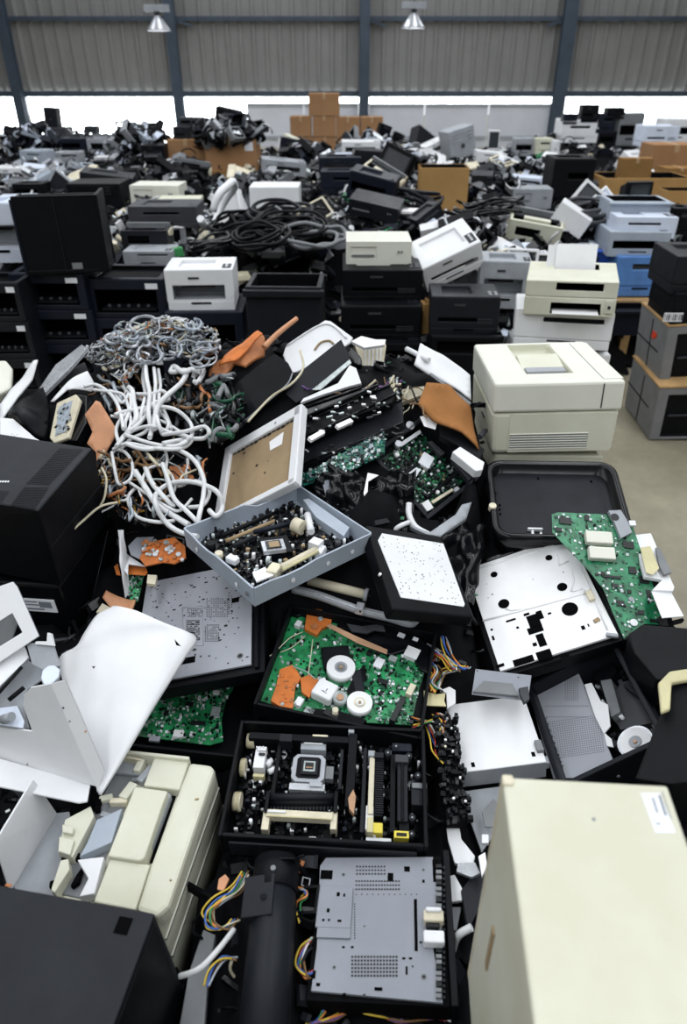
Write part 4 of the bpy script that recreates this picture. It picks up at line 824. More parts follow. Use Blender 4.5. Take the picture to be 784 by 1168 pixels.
# ---- yellowed cream printer with its top opened, bottom left
def cream_open():
    H_ = Hero('cream_open', c5); w, d, h = H_.w, H_.d, H_.h; z = h
    r = empty('opened_printer', H_.M, 'yellowed cream printer lying opened on its back in the lower left', 'printer', None, (w, d))
    def body(mb):
        mb.box((w * .02, 0, h * .46), (w * .96, d, h * .92), 'cream')
        pts = [(628, 84), (700, 92), (712, 110), (560, 560), (520, 597), (450, 575), (498, 424)]
        H_.poly(mb, pts, h * .85, h, 'cream')
    part('body', r, body, .012)
    def seams(mb):
        for k in (.72, .5): mb.box((w * .5 + .001, 0, h * k), (.003, d * .96, .002), 'cream_light'); mb.box((w * .5 + .001, 0, h * k - .004), (.003, d * .96, .003), 'dark_grey')
        for x, y, n in ((690, 235, 18),):
            for k in range(n): mb.box((w * .5 + .001, d * (.36 - .03 * k), h * .9), (.003, d * .018, h * .05), 'mid_grey')
    part('side_seam', r, seams)
    part('lid_panel', r, lambda mb: H_.poly(mb, [(512, 65), (630, 70), (594, 176), (474, 162)], h * .88, h + .002, 'cream'), .004)
    part('paper_cover', r, lambda mb: (H_.poly(mb, [(446, 165), (556, 180), (540, 220), (478, 402), (462, 412), (356, 396)], h * .8, h + .012, 'cream'), H_.poly(mb, [(556, 182), (568, 190), (500, 372), (478, 404)], h * .7, h - .006, 'grey')), .004)
    part('front_panel', r, lambda mb: H_.poly(mb, [(364, 404), (497, 424), (448, 574), (310, 548)], h * .85, h + .002, 'cream'), .003)
    part('slot', r, lambda mb: H_.poly(mb, [(560, 186), (590, 180), (505, 420), (476, 418)], h * .92, h * .925, 'void'))
    def well(mb):
        H_.poly(mb, [(420, 50), (505, 66), (440, 170), (352, 398), (312, 545), (190, 520), (240, 380)], h * .9, h * .93, 'mid_grey')
        H_.poly(mb, [(395, 65), (470, 75), (462, 128), (372, 118)], h * .93, h * .96, 'grey')
    part('inner_floor', r, well, .002)
    part('rear_rim', r, lambda mb: (H_.poly(mb, [(418, 44), (628, 66), (626, 76), (416, 54)], h * .9, h + .012, 'cream'), H_.poly(mb, [(410, 60), (470, 72), (466, 80), (404, 68)], h * .9, h + .004, 'ivory')), .002)
    part('hinge', r, lambda mb: (H_.comp(mb, 460, 92, 24, 44, h * .9, .03, 'cream'), H_.comp(mb, 482, 120, 26, 60, h * .9, .024, 'grey', -20), H_.comp(mb, 448, 140, 30, 14, h * .9, .02, 'mid_grey', 10)), .003)
    part('clip', r, lambda mb: (H_.comp(mb, 424, 176, 34, 56, h * .92, .022, 'cream', -14), H_.comp(mb, 392, 210, 60, 18, h * .92, .018, 'ivory', 8), H_.comp(mb, 350, 200, 44, 20, h * .92, .014, 'cream', 20), H_.comp(mb, 352, 258, 44, 18, h * .92, .018, 'grey', -10)), .003)
    def mech(mb):
        H_.poly(mb, [(215, 275), (300, 230), (312, 262), (240, 400), (190, 384)], h * .9, h + .004, 'cream'); H_.poly(mb, [(205, 290), (245, 300), (238, 322), (206, 316)], h, h + .016, 'cream')
        H_.poly(mb, [(196, 330), (246, 342), (232, 392), (192, 380)], h, h + .012, 'cream'); H_.poly(mb, [(200, 410), (226, 404), (230, 440), (180, 518), (168, 508)], h * .9, h + .006, 'cream')
        for x, y in ((325, 215), (322, 236), (290, 305), (212, 400), (208, 480), (172, 486), (254, 396)): H_.comp(mb, x, y, 18, 20, h * .93, .012, 'void', 20)
        H_.poly(mb, [(232, 494), (250, 460), (276, 424), (262, 482), (240, 498)], h * .93, h * .97, 'void')
    part('feed_mechanism', r, mech, .002)
    part('film_guide', r, lambda mb: (H_.poly(mb, [(320, 275), (404, 238), (370, 350), (262, 398), (288, 352)], h * .93, h + .002, 'blue_grey'), H_.poly(mb, [(256, 408), (300, 402), (345, 398), (312, 520), (262, 530), (292, 470)], h * .93, h + .003, 'white')), .002, 'pale blue translucent guide')
    def flap(mb):
        a = H_.at(128, 190, h * 1.0); b = H_.at(5, 400, h * 1.0); c = H_.at(48, 490, h * .93); e = H_.at(200, 520, h * .9); f = H_.at(235, 330, h * .9); g = H_.at(215, 215, h * .9)
        z0 = h * .78; t = .004
        mb.add([(*a, h + .05), (*b, h + .05), (b[0] + .012, b[1] - .03, z0), (a[0] + .02, a[1], z0), (a[0] + t, a[1], h + .05), (b[0] + t, b[1], h + .05), (b[0] + .012 + t, b[1] - .03, z0), (a[0] + .02 + t, a[1], z0)], [(0, 1, 2, 3), (7, 6, 5, 4), (0, 4, 5, 1), (1, 5, 6, 2), (2, 6, 7, 3), (3, 7, 4, 0)], 'white')
        mb.prism([(a[0] + .015, a[1]), (b[0] + .008, b[1] - .015), c, e, f, g], z0 - .006, z0, 'grey')
    part('side_flap', r, flap, .001, 'white upright side flap')
    part('stain', r, lambda mb: [H_.comp(mb, x, y, a, b, h * .999, .0025, m, q) for x, y, a, b, m, q in ((652, 207, 12, 5, 'tan_board', 20), (565, 475, 6, 5, 'tan_board', 0))])
cream_open()

# ---- tall cream tower bottom right
def tower():
    H_ = Hero('cream_tower', c8); w, d, h = H_.w, .42, H_.h; M = H_.M @ Matrix.Translation((0, (H_.d - .42) / 2, 0)); Hb = Hero(None, c8, M, (w, d, h))
    r = empty('computer_tower', M, 'large cream computer tower standing closest to the camera in the lower right', 'computer', None, (w, d))
    part('case', r, lambda mb: (mb.box((0, 0, h / 2), (w, d, h), 'cream'),), .004)
    part('corner_post', r, lambda mb: mb.box((-w / 2 + .006, d / 2 - .006, h / 2 + .004), (.014, .014, h), 'ivory'), .003, 'yellowed corner')
    part('sticker', r, lambda mb: (Hb.comp(mb, 698, 172, 58, 116, h, .0006, 'sticker', 3), [Hb.comp(mb, x, y, a, b, h + .0006, .0003, 'print_grey', 0) for x, y, a, b in ((712, 150, 7, 60), (690, 150, 5, 44), (700, 205, 12, 4), (688, 196, 6, 3), (724, 150, 2, 80))]))
    part('screw', r, lambda mb: Hb.disc(mb, 510, 191, 5, h - .002, .003, 'print_grey', seg=12))
    part('side_handle', r, lambda mb: (mb.box((-w / 2 - .001, .12, h * .55), (.003, .012, .1), 'tan_board'), mb.box((-w / 2 - .004, .0, h * .3), (.008, .03, .2), 'yellowed')), .002)
tower()
# ---- black box bottom left
def corner_box():
    H_ = Hero('black_corner', c5); w, d, h = .42, .36, H_.h; M = H_.M @ Matrix.Translation(((H_.w - w) / 2, (H_.d - d) / 2, 0)); Hb = Hero(None, c5, M, (w, d, h))
    r = empty('computer_case', M, 'matt black computer case cut by the lower left corner of the photo', 'computer', None, (w, d))
    part('case', r, lambda mb: mb.box((0, 0, h / 2), (w, d, h), 'charcoal'), .003)
    part('notch', r, lambda mb: Hb.comp(mb, 408, 626, 48, 48, h - .001, .002, 'void'))
    part('side_panel', r, lambda mb: mb.box((w / 2 + .001, 0, h * .5), (.003, d * .94, h * .94), 'black'), .001)
    part('clip', r, lambda mb: Hb.comp(mb, 28, 492, 20, 8, h, .002, 'rust_orange'))
corner_box()

# ---- white printer cover with its frame, left
def white_cover():
    r = empty('printer_cover', TM(P(90, 800, .72)), 'large white printer cover with a curved lid and a broken frame at the left', 'cover', None, None)
    iv = r.matrix_world.inverted()
    def hold(px, py, h): return P(*cF(px, py), h)
    def on(px, py, o, n): d = ray(*cF(px, py)); return CAM + d * ((o - CAM).dot(n) / d.dot(n))
    def solid(mb, pts, anchors, th, m, ms=None):
        A = [a if isinstance(a, Vector) else hold(*a) for a in anchors]; n = (A[1] - A[0]).cross(A[2] - A[0]).normalized()
        if n.dot(CAM - A[0]) < 0: n = -n
        v = [iv @ on(x, y, A[0], n) for x, y in pts]; k = len(v); f = [tuple(range(k))]
        mb.add(v, f, m); b = [x - n * th for x in v]; mb.add(b, [tuple(reversed(range(k)))], ms or m); mb.add(v + b, [(i, k + i, k + (i + 1) % k, (i + 1) % k) for i in range(k)], ms or m)
        return A[0], n
    # curved lid: rows from the upper edge down to the pointed foot
    Ls = [(375, 143), (335, 152), (290, 215), (262, 262), (205, 300), (215, 380), (262, 480), (300, 570), (330, 680), (338, 766)]
    Rs = [(420, 143), (500, 148), (600, 178), (672, 208), (640, 268), (590, 352), (530, 452), (470, 558), (400, 680), (348, 768)]
    def lid(mb):
        Z0 = interp_z = [.755, .75, .735, .72, .70, .68, .66, .64, .61, .595]; Z1 = [.76, .765, .76, .745, .735, .715, .69, .665, .625, .60]
        n = len(Ls); K = 16; rows = []
        A = smooth([hold(*p, z) for p, z in zip(Ls, Z0)], 4); B = smooth([hold(*p, z) for p, z in zip(Rs, Z1)], 4); vs = []
        for i in range(len(A)):
            q = i / (len(A) - 1)
            for k in range(K + 1):
                t = k / K; p = A[i] * (1 - t) + B[i] * t; roll = -.03 * max(0, (t - .8) / .2) ** 2 * (1 - q) + .018 * math.sin(math.pi * t) * (1 - q); vs.append(iv @ (p + Vector((0, 0, roll))))
        off = len(vs); vs += [v - Vector((0, 0, .006)) for v in vs]; m = len(A)
        f = [(i * (K + 1) + k, i * (K + 1) + k + 1, (i + 1) * (K + 1) + k + 1, (i + 1) * (K + 1) + k) for i in range(m - 1) for k in range(K)]
        mb.add(vs, f, 'white', True); mb.add(vs, [tuple(off + q for q in reversed(g)) for g in f], 'white', True)
        b = list(range(K + 1)) + [i * (K + 1) + K for i in range(1, m)] + [(m - 1) * (K + 1) + k for k in range(K - 1, -1, -1)] + [i * (K + 1) for i in range(m - 2, 0, -1)]
        mb.add(vs, [(b[i], off + b[i], off + b[(i + 1) % len(b)], b[(i + 1) % len(b)]) for i in range(len(b))], 'white')
    part('curved_lid', r, lid)
    part('lid_slot', r, lambda mb: (solid(mb, [(600, 238), (622, 262), (606, 258)], [(600, 238, .77), (622, 262, .768), (640, 240, .77)], .001, 'void'), solid(mb, [(316, 332), (328, 331), (322, 340)], [(316, 332, .735), (328, 331, .735), (322, 345, .732)], .001, 'dark_grey')))
    b0, b1 = hold(0, 640, .60), hold(330, 748, .60); up = b0 + Vector((.0, .03, .2))
    part('side_wall', r, lambda mb: solid(mb, [(105, 405), (175, 392), (330, 745), (310, 740), (0, 655), (-60, 640), (-60, 535), (0, 540), (110, 555), (80, 470), (84, 430)], [b0, b1, up], .004, 'white'), .001)
    nn = (b1 - b0).cross(up - b0).normalized(); t0 = on(175, 392, b0, nn); t1 = on(330, 745, b0, nn); t2 = P(*cF(225, 378), t0.z + .002)
    part('wall_edge', r, lambda mb: solid(mb, [(175, 392), (225, 378), (360, 690), (335, 768), (330, 745)], [t0, t1, t2], .004, 'white', 'grey'), .001)
    part('base_flange', r, lambda mb: solid(mb, [(-60, 630), (0, 648), (310, 738), (300, 795), (270, 800), (0, 745), (-60, 730)], [(0, 650, .598), (310, 738, .598), (300, 795, .598)], .005, 'white'), .001)
    fa = [(45, 40, .90), (135, 228, .80), (0, 262, .80)]
    part('frame_wall', r, lambda mb: solid(mb, [(-60, 75), (45, 40), (60, 58), (135, 228), (85, 262), (-10, 325), (-60, 345), (-60, 300), (0, 262), (76, 215), (42, 150), (-60, 215)], fa, .014, 'white', 'grey'), .002, 'window framed wall')
    part('window_back', r, lambda mb: solid(mb, [(-60, 210), (42, 150), (60, 180), (30, 262), (-60, 330)], [(0, 190, .74), (42, 150, .78), (30, 262, .73)], .003, 'mid_grey'))
    part('bracket', r, lambda mb: solid(mb, [(90, 252), (170, 248), (182, 258), (205, 330), (150, 345), (110, 325)], [(90, 252, .785), (182, 258, .785), (150, 345, .755)], .01, 'grey'), .001)
    part('latch', r, lambda mb: solid(mb, [(162, 216), (176, 220), (186, 262), (120, 256), (122, 246), (160, 246)], [(162, 216, .81), (186, 262, .79), (120, 256, .79)], .008, 'white'), .001)
    part('rounded_tab', r, lambda mb: solid(mb, [(140, 372), (145, 345), (165, 328), (188, 326), (208, 342), (203, 368), (180, 392), (150, 394)], [(140, 372, .80), (208, 342, .80), (165, 395, .795)], .012, 'cool_white', 'grey'), .003)
    part('feed_channel', r, lambda mb: solid(mb, [(-60, 420), (95, 310), (150, 345), (140, 380), (95, 410), (80, 470), (100, 545), (-60, 530)], [(0, 420, .70), (150, 345, .72), (80, 530, .68)], .004, 'grey'))
    part('channel_step', r, lambda mb: solid(mb, [(-60, 345), (85, 262), (100, 300), (0, 400), (-60, 440)], [(0, 330, .76), (85, 262, .77), (0, 400, .745)], .012, 'white', 'grey'), .002)
    part('channel_step', r, lambda mb: solid(mb, [(-20, 475), (60, 465), (85, 520), (80, 545), (-20, 530)], [(0, 470, .71), (60, 465, .71), (80, 545, .70)], .012, 'cool_white', 'grey'), .003)
    part('shaft', r, lambda mb: (mb.cyl(iv @ hold(-20, 440, .765), iv @ hold(74, 335, .775), .004, 'black', 10),))
    part('shaft', r, lambda mb: (mb.cyl(iv @ hold(30, 448, .735), iv @ hold(82, 405, .74), .005, 'black', 10),))
    part('knob', r, lambda mb: (mb.cyl(iv @ hold(10, 515, .71), iv @ hold(40, 505, .725), .01, 'grey', 14),))
    for x, y, q, m in ((95, 668, .0018, 'dark_grey'), (218, 474, .002, 'dark_grey'), (294, 555, .0022, 'salmon'), (240, 520, .0014, 'dark_grey')):
        def mk(mb, x=x, y=y, q=q, m=m):
            o, n = (b0, nn) if x < 100 else (t0, (t1 - t0).cross(t2 - t0).normalized())
            n = n if n.dot(CAM - o) > 0 else -n; c = iv @ on(x, y, o, n); mb.cyl(c - n * .001, c + n * .0015, q, m, 8)
        part('mark', r, mk)
white_cover()

# ---- black printers at the left
def black_printers():
    H_ = Hero('black_printer_top', cB); w, d, h = .46, H_.d, H_.h; M = H_.M @ Matrix.Translation(((H_.w - w) / 2, 0, 0)); Hb = Hero(None, cB, M, (w, d, h))
    r = empty('laser_printer', M, 'matt black printer with perforated vents on top at the left edge', 'printer', None, (w, d))
    part('body', r, lambda mb: (mb.box((0, 0, h / 2), (w, d, h), 'black'), mb.box((0, 0, h - .004), (w * .995, d * .995, .01), 'charcoal')), .006)
    def vents(mb):
        def grid(c, nu, nv):
            for i in range(nu):
                for j in range(nv):
                    u, v = i / (nu - 1), j / (nv - 1); a = [c[0][k] * (1 - u) + c[1][k] * u for k in (0, 1)]; b = [c[3][k] * (1 - u) + c[2][k] * u for k in (0, 1)]
                    p = Hb.at(a[0] * (1 - v) + b[0] * v, a[1] * (1 - v) + b[1] * v, h + .0016); mb.dot(*p, h + .0016, .0016, 'void', 5)
        grid([(206, 66), (284, 70), (168, 190), (92, 186)], 17, 26); grid([(84, 200), (166, 200), (108, 290), (20, 286)], 17, 20); grid([(-20, 212), (30, 214), (4, 250), (-40, 248)], 9, 8)
    part('vent', r, vents)
    def badge(mb):
        Hb.comp(mb, 8, 178, 44, 5, h, .002, 'silver', 10)
        for k in range(5): Hb.comp(mb, -8 + k * 9, 178, 5, 8, h, .0022, 'white', 20)
    part('badge', r, badge)
    part('panel_seam', r, lambda mb: (mb.box((w / 2 + .001, .0, h * .52), (.002, d * .97, .002), 'charcoal'), mb.box((w * .1, -d / 2 - .001, h * .35), (.003, .002, h * .6), 'charcoal'), mb.box((-w * .2, -d / 2 - .001, h * .35), (w * .6, .002, .003), 'charcoal')))
    Hl = Hero('black_printer_low', cB); w2, d2, h2 = .46, Hl.d, Hl.h; M2 = Hl.M @ Matrix.Translation(((Hl.w - w2) / 2, 0, 0)); Hc = Hero(None, cB, M2, (w2, d2, h2))
    r = empty('laser_printer', M2, 'glossy black printer with paper label under the vented black printer', 'printer', None, (w2, d2))
    part('body', r, lambda mb: mb.box((0, 0, h2 / 2), (w2, d2, h2), 'black_gloss'), .008)
    part('sticker', r, lambda mb: (mb.box((w2 * .5 - .075, -d2 / 2 - .001, h2 * .64), (.1, .002, .042), 'sticker'), [mb.box((w2 * .5 - .075 + dx, -d2 / 2 - .0022, h2 * .64 + dz), (ww, .001, hh), 'print_grey') for dx, dz, ww, hh in ((-.02, .012, .04, .004), (-.018, .002, .045, .004), (.022, .004, .035, .02), (-.01, -.012, .05, .005))]), label='paper label with printed lines')
    part('front_panel', r, lambda mb: mb.box((-w2 * .1, -d2 / 2 - .003, h2 * .3), (w2 * .7, .006, h2 * .5), 'black'), .003)
    part('side_streak', r, lambda mb: mb.tube(smooth([(w2 / 2 + .001, .12, h2 * .85), (w2 / 2 + .0015, .05, h2 * .6), (w2 / 2 + .001, -.06, h2 * .2)], 5), .0035, 'dark_grey', 6, flat=.3))  # curved dark grey streak down the right side
black_printers()

# ---- punched grey metal plates in black frames
def metal_left():
    H_ = Hero('metal_left', cM); w, d, h = H_.w, H_.d, H_.h
    r = empty('printer_metalwork', H_.M, 'grey punched metal underside in a black frame left of the pale grey tray', 'printer', None, (w, d))
    part('frame', r, lambda mb: (mb.box((.015, -.008, h * .4), (w * 1.09, d * 1.05, h * .8), 'black'), mb.box((w * .53, 0, h * .5), (.012, d * 1.04, h), 'black')), .003)
    def plate(mb):
        mb.box((0, 0, h - .003), (w * .98, d * .98, .006), 'lilac_light'); z = h + .0006; rnd = random.Random(8)
        for i in range(150): mb.dot(rnd.uniform(-w * .46, w * .46), rnd.uniform(-d * .46, d * .46), z, rnd.uniform(.0012, .003), 'chip', 6, rnd.choice((1, 1, 2)), 0)
        for x0, y0, x1, y1, nx, ny in ((225, 165, 275, 190, 9, 5), (222, 205, 262, 270, 7, 11), (290, 130, 360, 190, 10, 9), (285, 220, 330, 275, 8, 9), (365, 120, 375, 180, 2, 9)):
            for i in range(nx):
                for j in range(ny):
                    if rnd.random() < .85: p = H_.at(x0 + (x1 - x0) * i / max(1, nx - 1), y0 + (y1 - y0) * j / (ny - 1), z); mb.quad(*p, z, .0045 if x0 == 222 else .0028, .0034, 'chip')
        for x, y, a, b in ((215, 343, 72, 26), (388, 134, 26, 22)): p = H_.at(x, y, z); q = H_.sc(x, y, z); mb.quad(*p, z, a * q, b * q, 'void')
        p = H_.at(404, 326, z); q = H_.sc(404, 326, z); mb.dot(*p, z, 12 * q, 'mid_grey', 14); mb.dot(*p, z + .0004, 8 * q, 'chip', 12)
        for a, b in (((205, 160), (210, 290)), ((205, 160), (275, 155)), ((275, 155), (278, 290)), ((210, 290), (278, 290))):
            pa = Vector((*H_.at(*a, z), z)); pb = Vector((*H_.at(*b, z), z)); mb.tube([pa, pb], .0012, 'steel', 5)
    part('metal_plate', r, plate)
metal_left()
def white_plate():
    H_ = Hero('white_plate', cW); w, d, h = H_.w, H_.d, H_.h
    r = empty('printer_inner_tray', H_.M, 'white inner plate with round holes set in a black frame, right of centre', 'printer', None, (w, d))
    part('frame', r, lambda mb: (mb.box((0, 0, h * .4), (w * 1.1, d * 1.06, h * .8), 'black'), mb.box((w * .54, 0, h * .55), (.012, d * 1.1, h * .8), 'black'), mb.box((0, d * .53, h * .55), (w * 1.1, .012, h * .8), 'black_gloss')), .003)
    def plate(mb):
        mb.box((0, 0, h - .004), (w, d * .99, .008), 'paper'); z = h + .0006
        for x, y, rr in ((130, 283, 12), (316, 226, 12), (361, 325, 17), (163, 382, 19), (387, 400, 27)): p = H_.at(x, y, z); mb.dot(*p, z, rr * H_.sc(x, y, z), 'void', 24)
        for x, y, a, b in ((187, 438, 34, 8), (265, 440, 40, 50), (270, 470, 52, 26), (290, 505, 26, 50), (285, 420, 20, 34), (300, 555, 50, 34), (230, 575, 70, 26), (150, 592, 30, 12), (127, 498, 8, 18), (210, 463, 9, 9), (122, 470, 8, 8), (240, 418, 20, 10), (124, 350, 5, 5), (318, 415, 12, 8), (432, 463, 12, 16), (450, 455, 5, 12), (268, 520, 14, 14), (330, 585, 60, 14), (370, 560, 30, 10), (365, 275, 4, 4), (105, 315, 3, 3), (110, 362, 3, 3), (262, 300, 3, 3)):
            p = H_.at(x, y, z); q = H_.sc(x, y, z); mb.quad(*p, z, a * q, b * q, 'void')
    part('white_plate', r, plate, .001)
    def ridges(mb):
        for pts in ([(50, 268), (140, 244), (385, 165)], [(92, 440), (200, 410), (460, 340)], [(345, 215), (352, 250), (382, 236)], [(392, 262), (400, 300), (392, 340)], [(380, 170), (455, 330), (515, 470)], [(170, 398), (190, 404), (240, 395)], [(395, 340), (430, 330)]):
            mb.tube([Vector((*H_.at(x, y, h + .002), h + .001)) for x, y in pts], .0028, 'paper', 6)
    part('rib', r, ridges)
    part('clip', r, lambda mb: (H_.comp(mb, 455, 350, 22, 40, h, .012, 'ivory'), H_.comp(mb, 445, 330, 20, 12, h, .014, 'white', 20), H_.comp(mb, 478, 436, 22, 14, h, .004, 'tan_board', 15), H_.comp(mb, 530, 486, 40, 12, h, .01, 'grey', -30)), .002, 'cream clip')
white_plate()
def dotted():
    H_ = Hero('dotted', cD); w, d, h = H_.w, H_.d, H_.h
    r = empty('perforated_board', H_.M, 'white panel with scattered pin holes in a black case, centre of the heap', 'panel', None, (w, d))
    part('case', r, lambda mb: mb.box((0, 0, h * .62), (w * 1.1, d * 1.07, h * .7), 'black'), .006)
    def face(mb):
        pts = [(128, 172), (378, 214), (465, 460), (460, 470), (205, 432), (112, 200)]; pl = [H_.at(*p, h) for p in pts]; mb.prism(pl, h - .004, h, 'white'); rnd = random.Random(3); ok = inside([(x * .95, y * .95) for x, y in pl])
        for i in range(150):
            x, y = rnd.uniform(-w * .5, w * .5), rnd.uniform(-d * .5, d * .5)
            if ok(x, y): mb.dot(x, y, h + .0005, rnd.uniform(.0011, .002), 'chip', 6)
    part('face_plate', r, face)
    part('screw', r, lambda mb: (H_.disc(mb, 133, 186, 5, h, .002, 'silver', seg=10), H_.disc(mb, 210, 408, 6, h, .002, 'silver', seg=10), H_.disc(mb, 122, 336, 6, h - .01, .008, 'paper', seg=10)))
dotted()
def black_tray():
    H_ = Hero('black_tray', cR); w, d, h = H_.w, H_.d, H_.h; t = .012
    r = empty('plastic_tray', H_.M, 'large shallow black plastic tray with rounded rim lying in front of the beige printer', 'tray', None, (w, d))
    def tr(mb):
        def rr(W, Dd, rad, n=6):
            o = []
            for cx, cy, a0 in ((W / 2 - rad, Dd / 2 - rad, 0), (-W / 2 + rad, Dd / 2 - rad, 90), (-W / 2 + rad, -Dd / 2 + rad, 180), (W / 2 - rad, -Dd / 2 + rad, 270)):
                for k in range(n + 1): a = D2(a0 + 90 * k / n); o.append((cx + rad * math.cos(a), cy + rad * math.sin(a)))
            return o
        A = rr(w * 1.04, d * 1.06, .05); B = rr(w * 1.0, d * 1.0, .045); Cc = rr(w * .93, d * .93, .035); n = len(A)
        vs = [(x * .92, y * .92, 0) for x, y in A] + [(x, y, h) for x, y in A] + [(x, y, h + .006) for x, y in B] + [(x, y, h) for x, y in Cc] + [(x * .97, y * .97, h * .62) for x, y in Cc]
        mb.add(vs, [(k * n + i, k * n + (i + 1) % n, (k + 1) * n + (i + 1) % n, (k + 1) * n + i) for k in range(4) for i in range(n)], 'black_gloss', True)
        mb.add([vs[4 * n + i] for i in range(n)], [tuple(range(n))], 'charcoal'); mb.add([vs[i] for i in range(n)], [tuple(reversed(range(n)))], 'black')
    part('tray_shell', r, tr)
    part('clip', r, lambda mb: (H_.disc(mb, 126, 642, 13, h - .01, .02, 'ivory'), H_.disc(mb, 370, 512, 9, h * .62, .004, 'sticker'), H_.comp(mb, 270, 720, 50, 7, h * .62, .012, 'white'), H_.comp(mb, 262, 735, 8, 22, h * .62, .012, 'white'), H_.comp(mb, 290, 738, 8, 14, h * .62, .012, 'white'), H_.comp(mb, 596, 702, 20, 14, h, .01, 'white')), .002, 'white and ivory clips')
    def marks(mb):
        for x, y in ((470, 520), (478, 526), (486, 518), (496, 530), (505, 524), (515, 533), (560, 590), (563, 600), (150, 640), (150, 655), (152, 670), (280, 550), (135, 600), (460, 560)): H_.comp(mb, x, y, 6, 5, h * .62, .004, 'void')
    part('notch', r, marks)
black_tray()

# ---- green board on the right, with white bits beyond
def green_right():
    pts = [(326, 80), (345, 72), (520, 80), (598, 110), (640, 240), (720, 455), (640, 450), (570, 500), (500, 330), (452, 270), (328, 140)]
    ppx = [cW(*p) for p in pts]; cx = sum(p[0] for p in ppx) / len(ppx); cy = sum(p[1] for p in ppx) / len(ppx)
    M = frame_of(P(cx, cy, .765), (27, 0)); H_ = Hero(None, cW, M, (.3, .3, .003)); pl = [H_.at(*p) for p in pts]
    r = empty('circuit_board', M, 'large green circuit board with two square metal cans lying over the black tray', 'circuit board', None, (.2, .3))
    part('board', r, lambda mb: mb.prism(pl, -.003, 0, 'green_pcb'))
    ok = inside([(x * .97, y * .97) for x, y in pl])
    part('surface_components', r, lambda mb: tiny(mb, (-.2, .25, -.25, .25), 1500, 21, 0, ('chip', 'solder', 'sticker', 'green_bright', 'green_dark'), (3, 6, 2, 6, 4), (.002, .008), .003, ok), kind='stuff')
    for x, y, a, b in ((488, 155, 90, 42), (498, 208, 88, 42)):
        def can(mb, x=x, y=y, a=a, b=b): H_.comp(mb, x, y, a, b, 0, .02, 'cream_light', -4)
        part('shield_can', r, can, .003, 'square white metal can')
    for x, y, a, b in ((372, 100, 40, 24), (350, 130, 20, 14), (445, 90, 14, 20), (586, 182, 36, 22), (600, 268, 24, 24), (530, 290, 60, 8), (500, 280, 14, 14), (590, 340, 12, 12), (640, 300, 30, 24), (560, 380, 24, 18), (655, 350, 12, 30), (630, 410, 18, 14), (680, 440, 40, 10), (540, 320, 20, 12)):
        part('chip', r, lambda mb, x=x, y=y, a=a, b=b: H_.comp(mb, x, y, a, b, 0, .004, 'chip', -8))
    part('connector', r, lambda mb: (H_.poly(mb, [(518, 66), (560, 64), (580, 96), (598, 140), (560, 160), (540, 110)], 0, .012, 'grey'), H_.disc(mb, 540, 88, 14, .012, .001, 'chip')), .001, 'grey metal connector plate')
    part('connector', r, lambda mb: (H_.disc(mb, 605, 445, 13, 0, .006, 'white'), H_.disc(mb, 596, 366, 9, 0, .004, 'grey'), H_.comp(mb, 705, 440, 26, 30, 0, .012, 'chip'), H_.comp(mb, 600, 108, 22, 18, 0, .01, 'white')), .001)
green_right()
slab('printer_bracket', 'white bracket with a yellow printed label beyond the green circuit board', 'bracket', [(602, 148), (662, 142), (742, 325), (738, 338), (665, 336), (700, 300), (640, 290), (618, 210)], .77, (10, 0), .012, 'white', cr=cW, bevel=.002)
slab('paper_label', 'yellowish paper label on the white bracket at the right', 'label', [(626, 192), (660, 186), (690, 262), (668, 284), (645, 276)], .785, (10, 0), .001, 'yellowed', cr=cW, bevel=0, foot=False)
slab('metal_strip', 'dark ribbed strip on the right side of the white bracket', 'strip', [(678, 190), (694, 196), (732, 275), (706, 284), (690, 250)], .785, (10, 0), .008, 'mid_grey', cr=cW, foot=False)
slab('plastic_flap', 'plain white plastic flap below the white bracket by the aisle', 'flap', [(664, 340), (728, 336), (774, 424), (700, 430)], .745, (8, 6), .003, 'white', cr=cW)

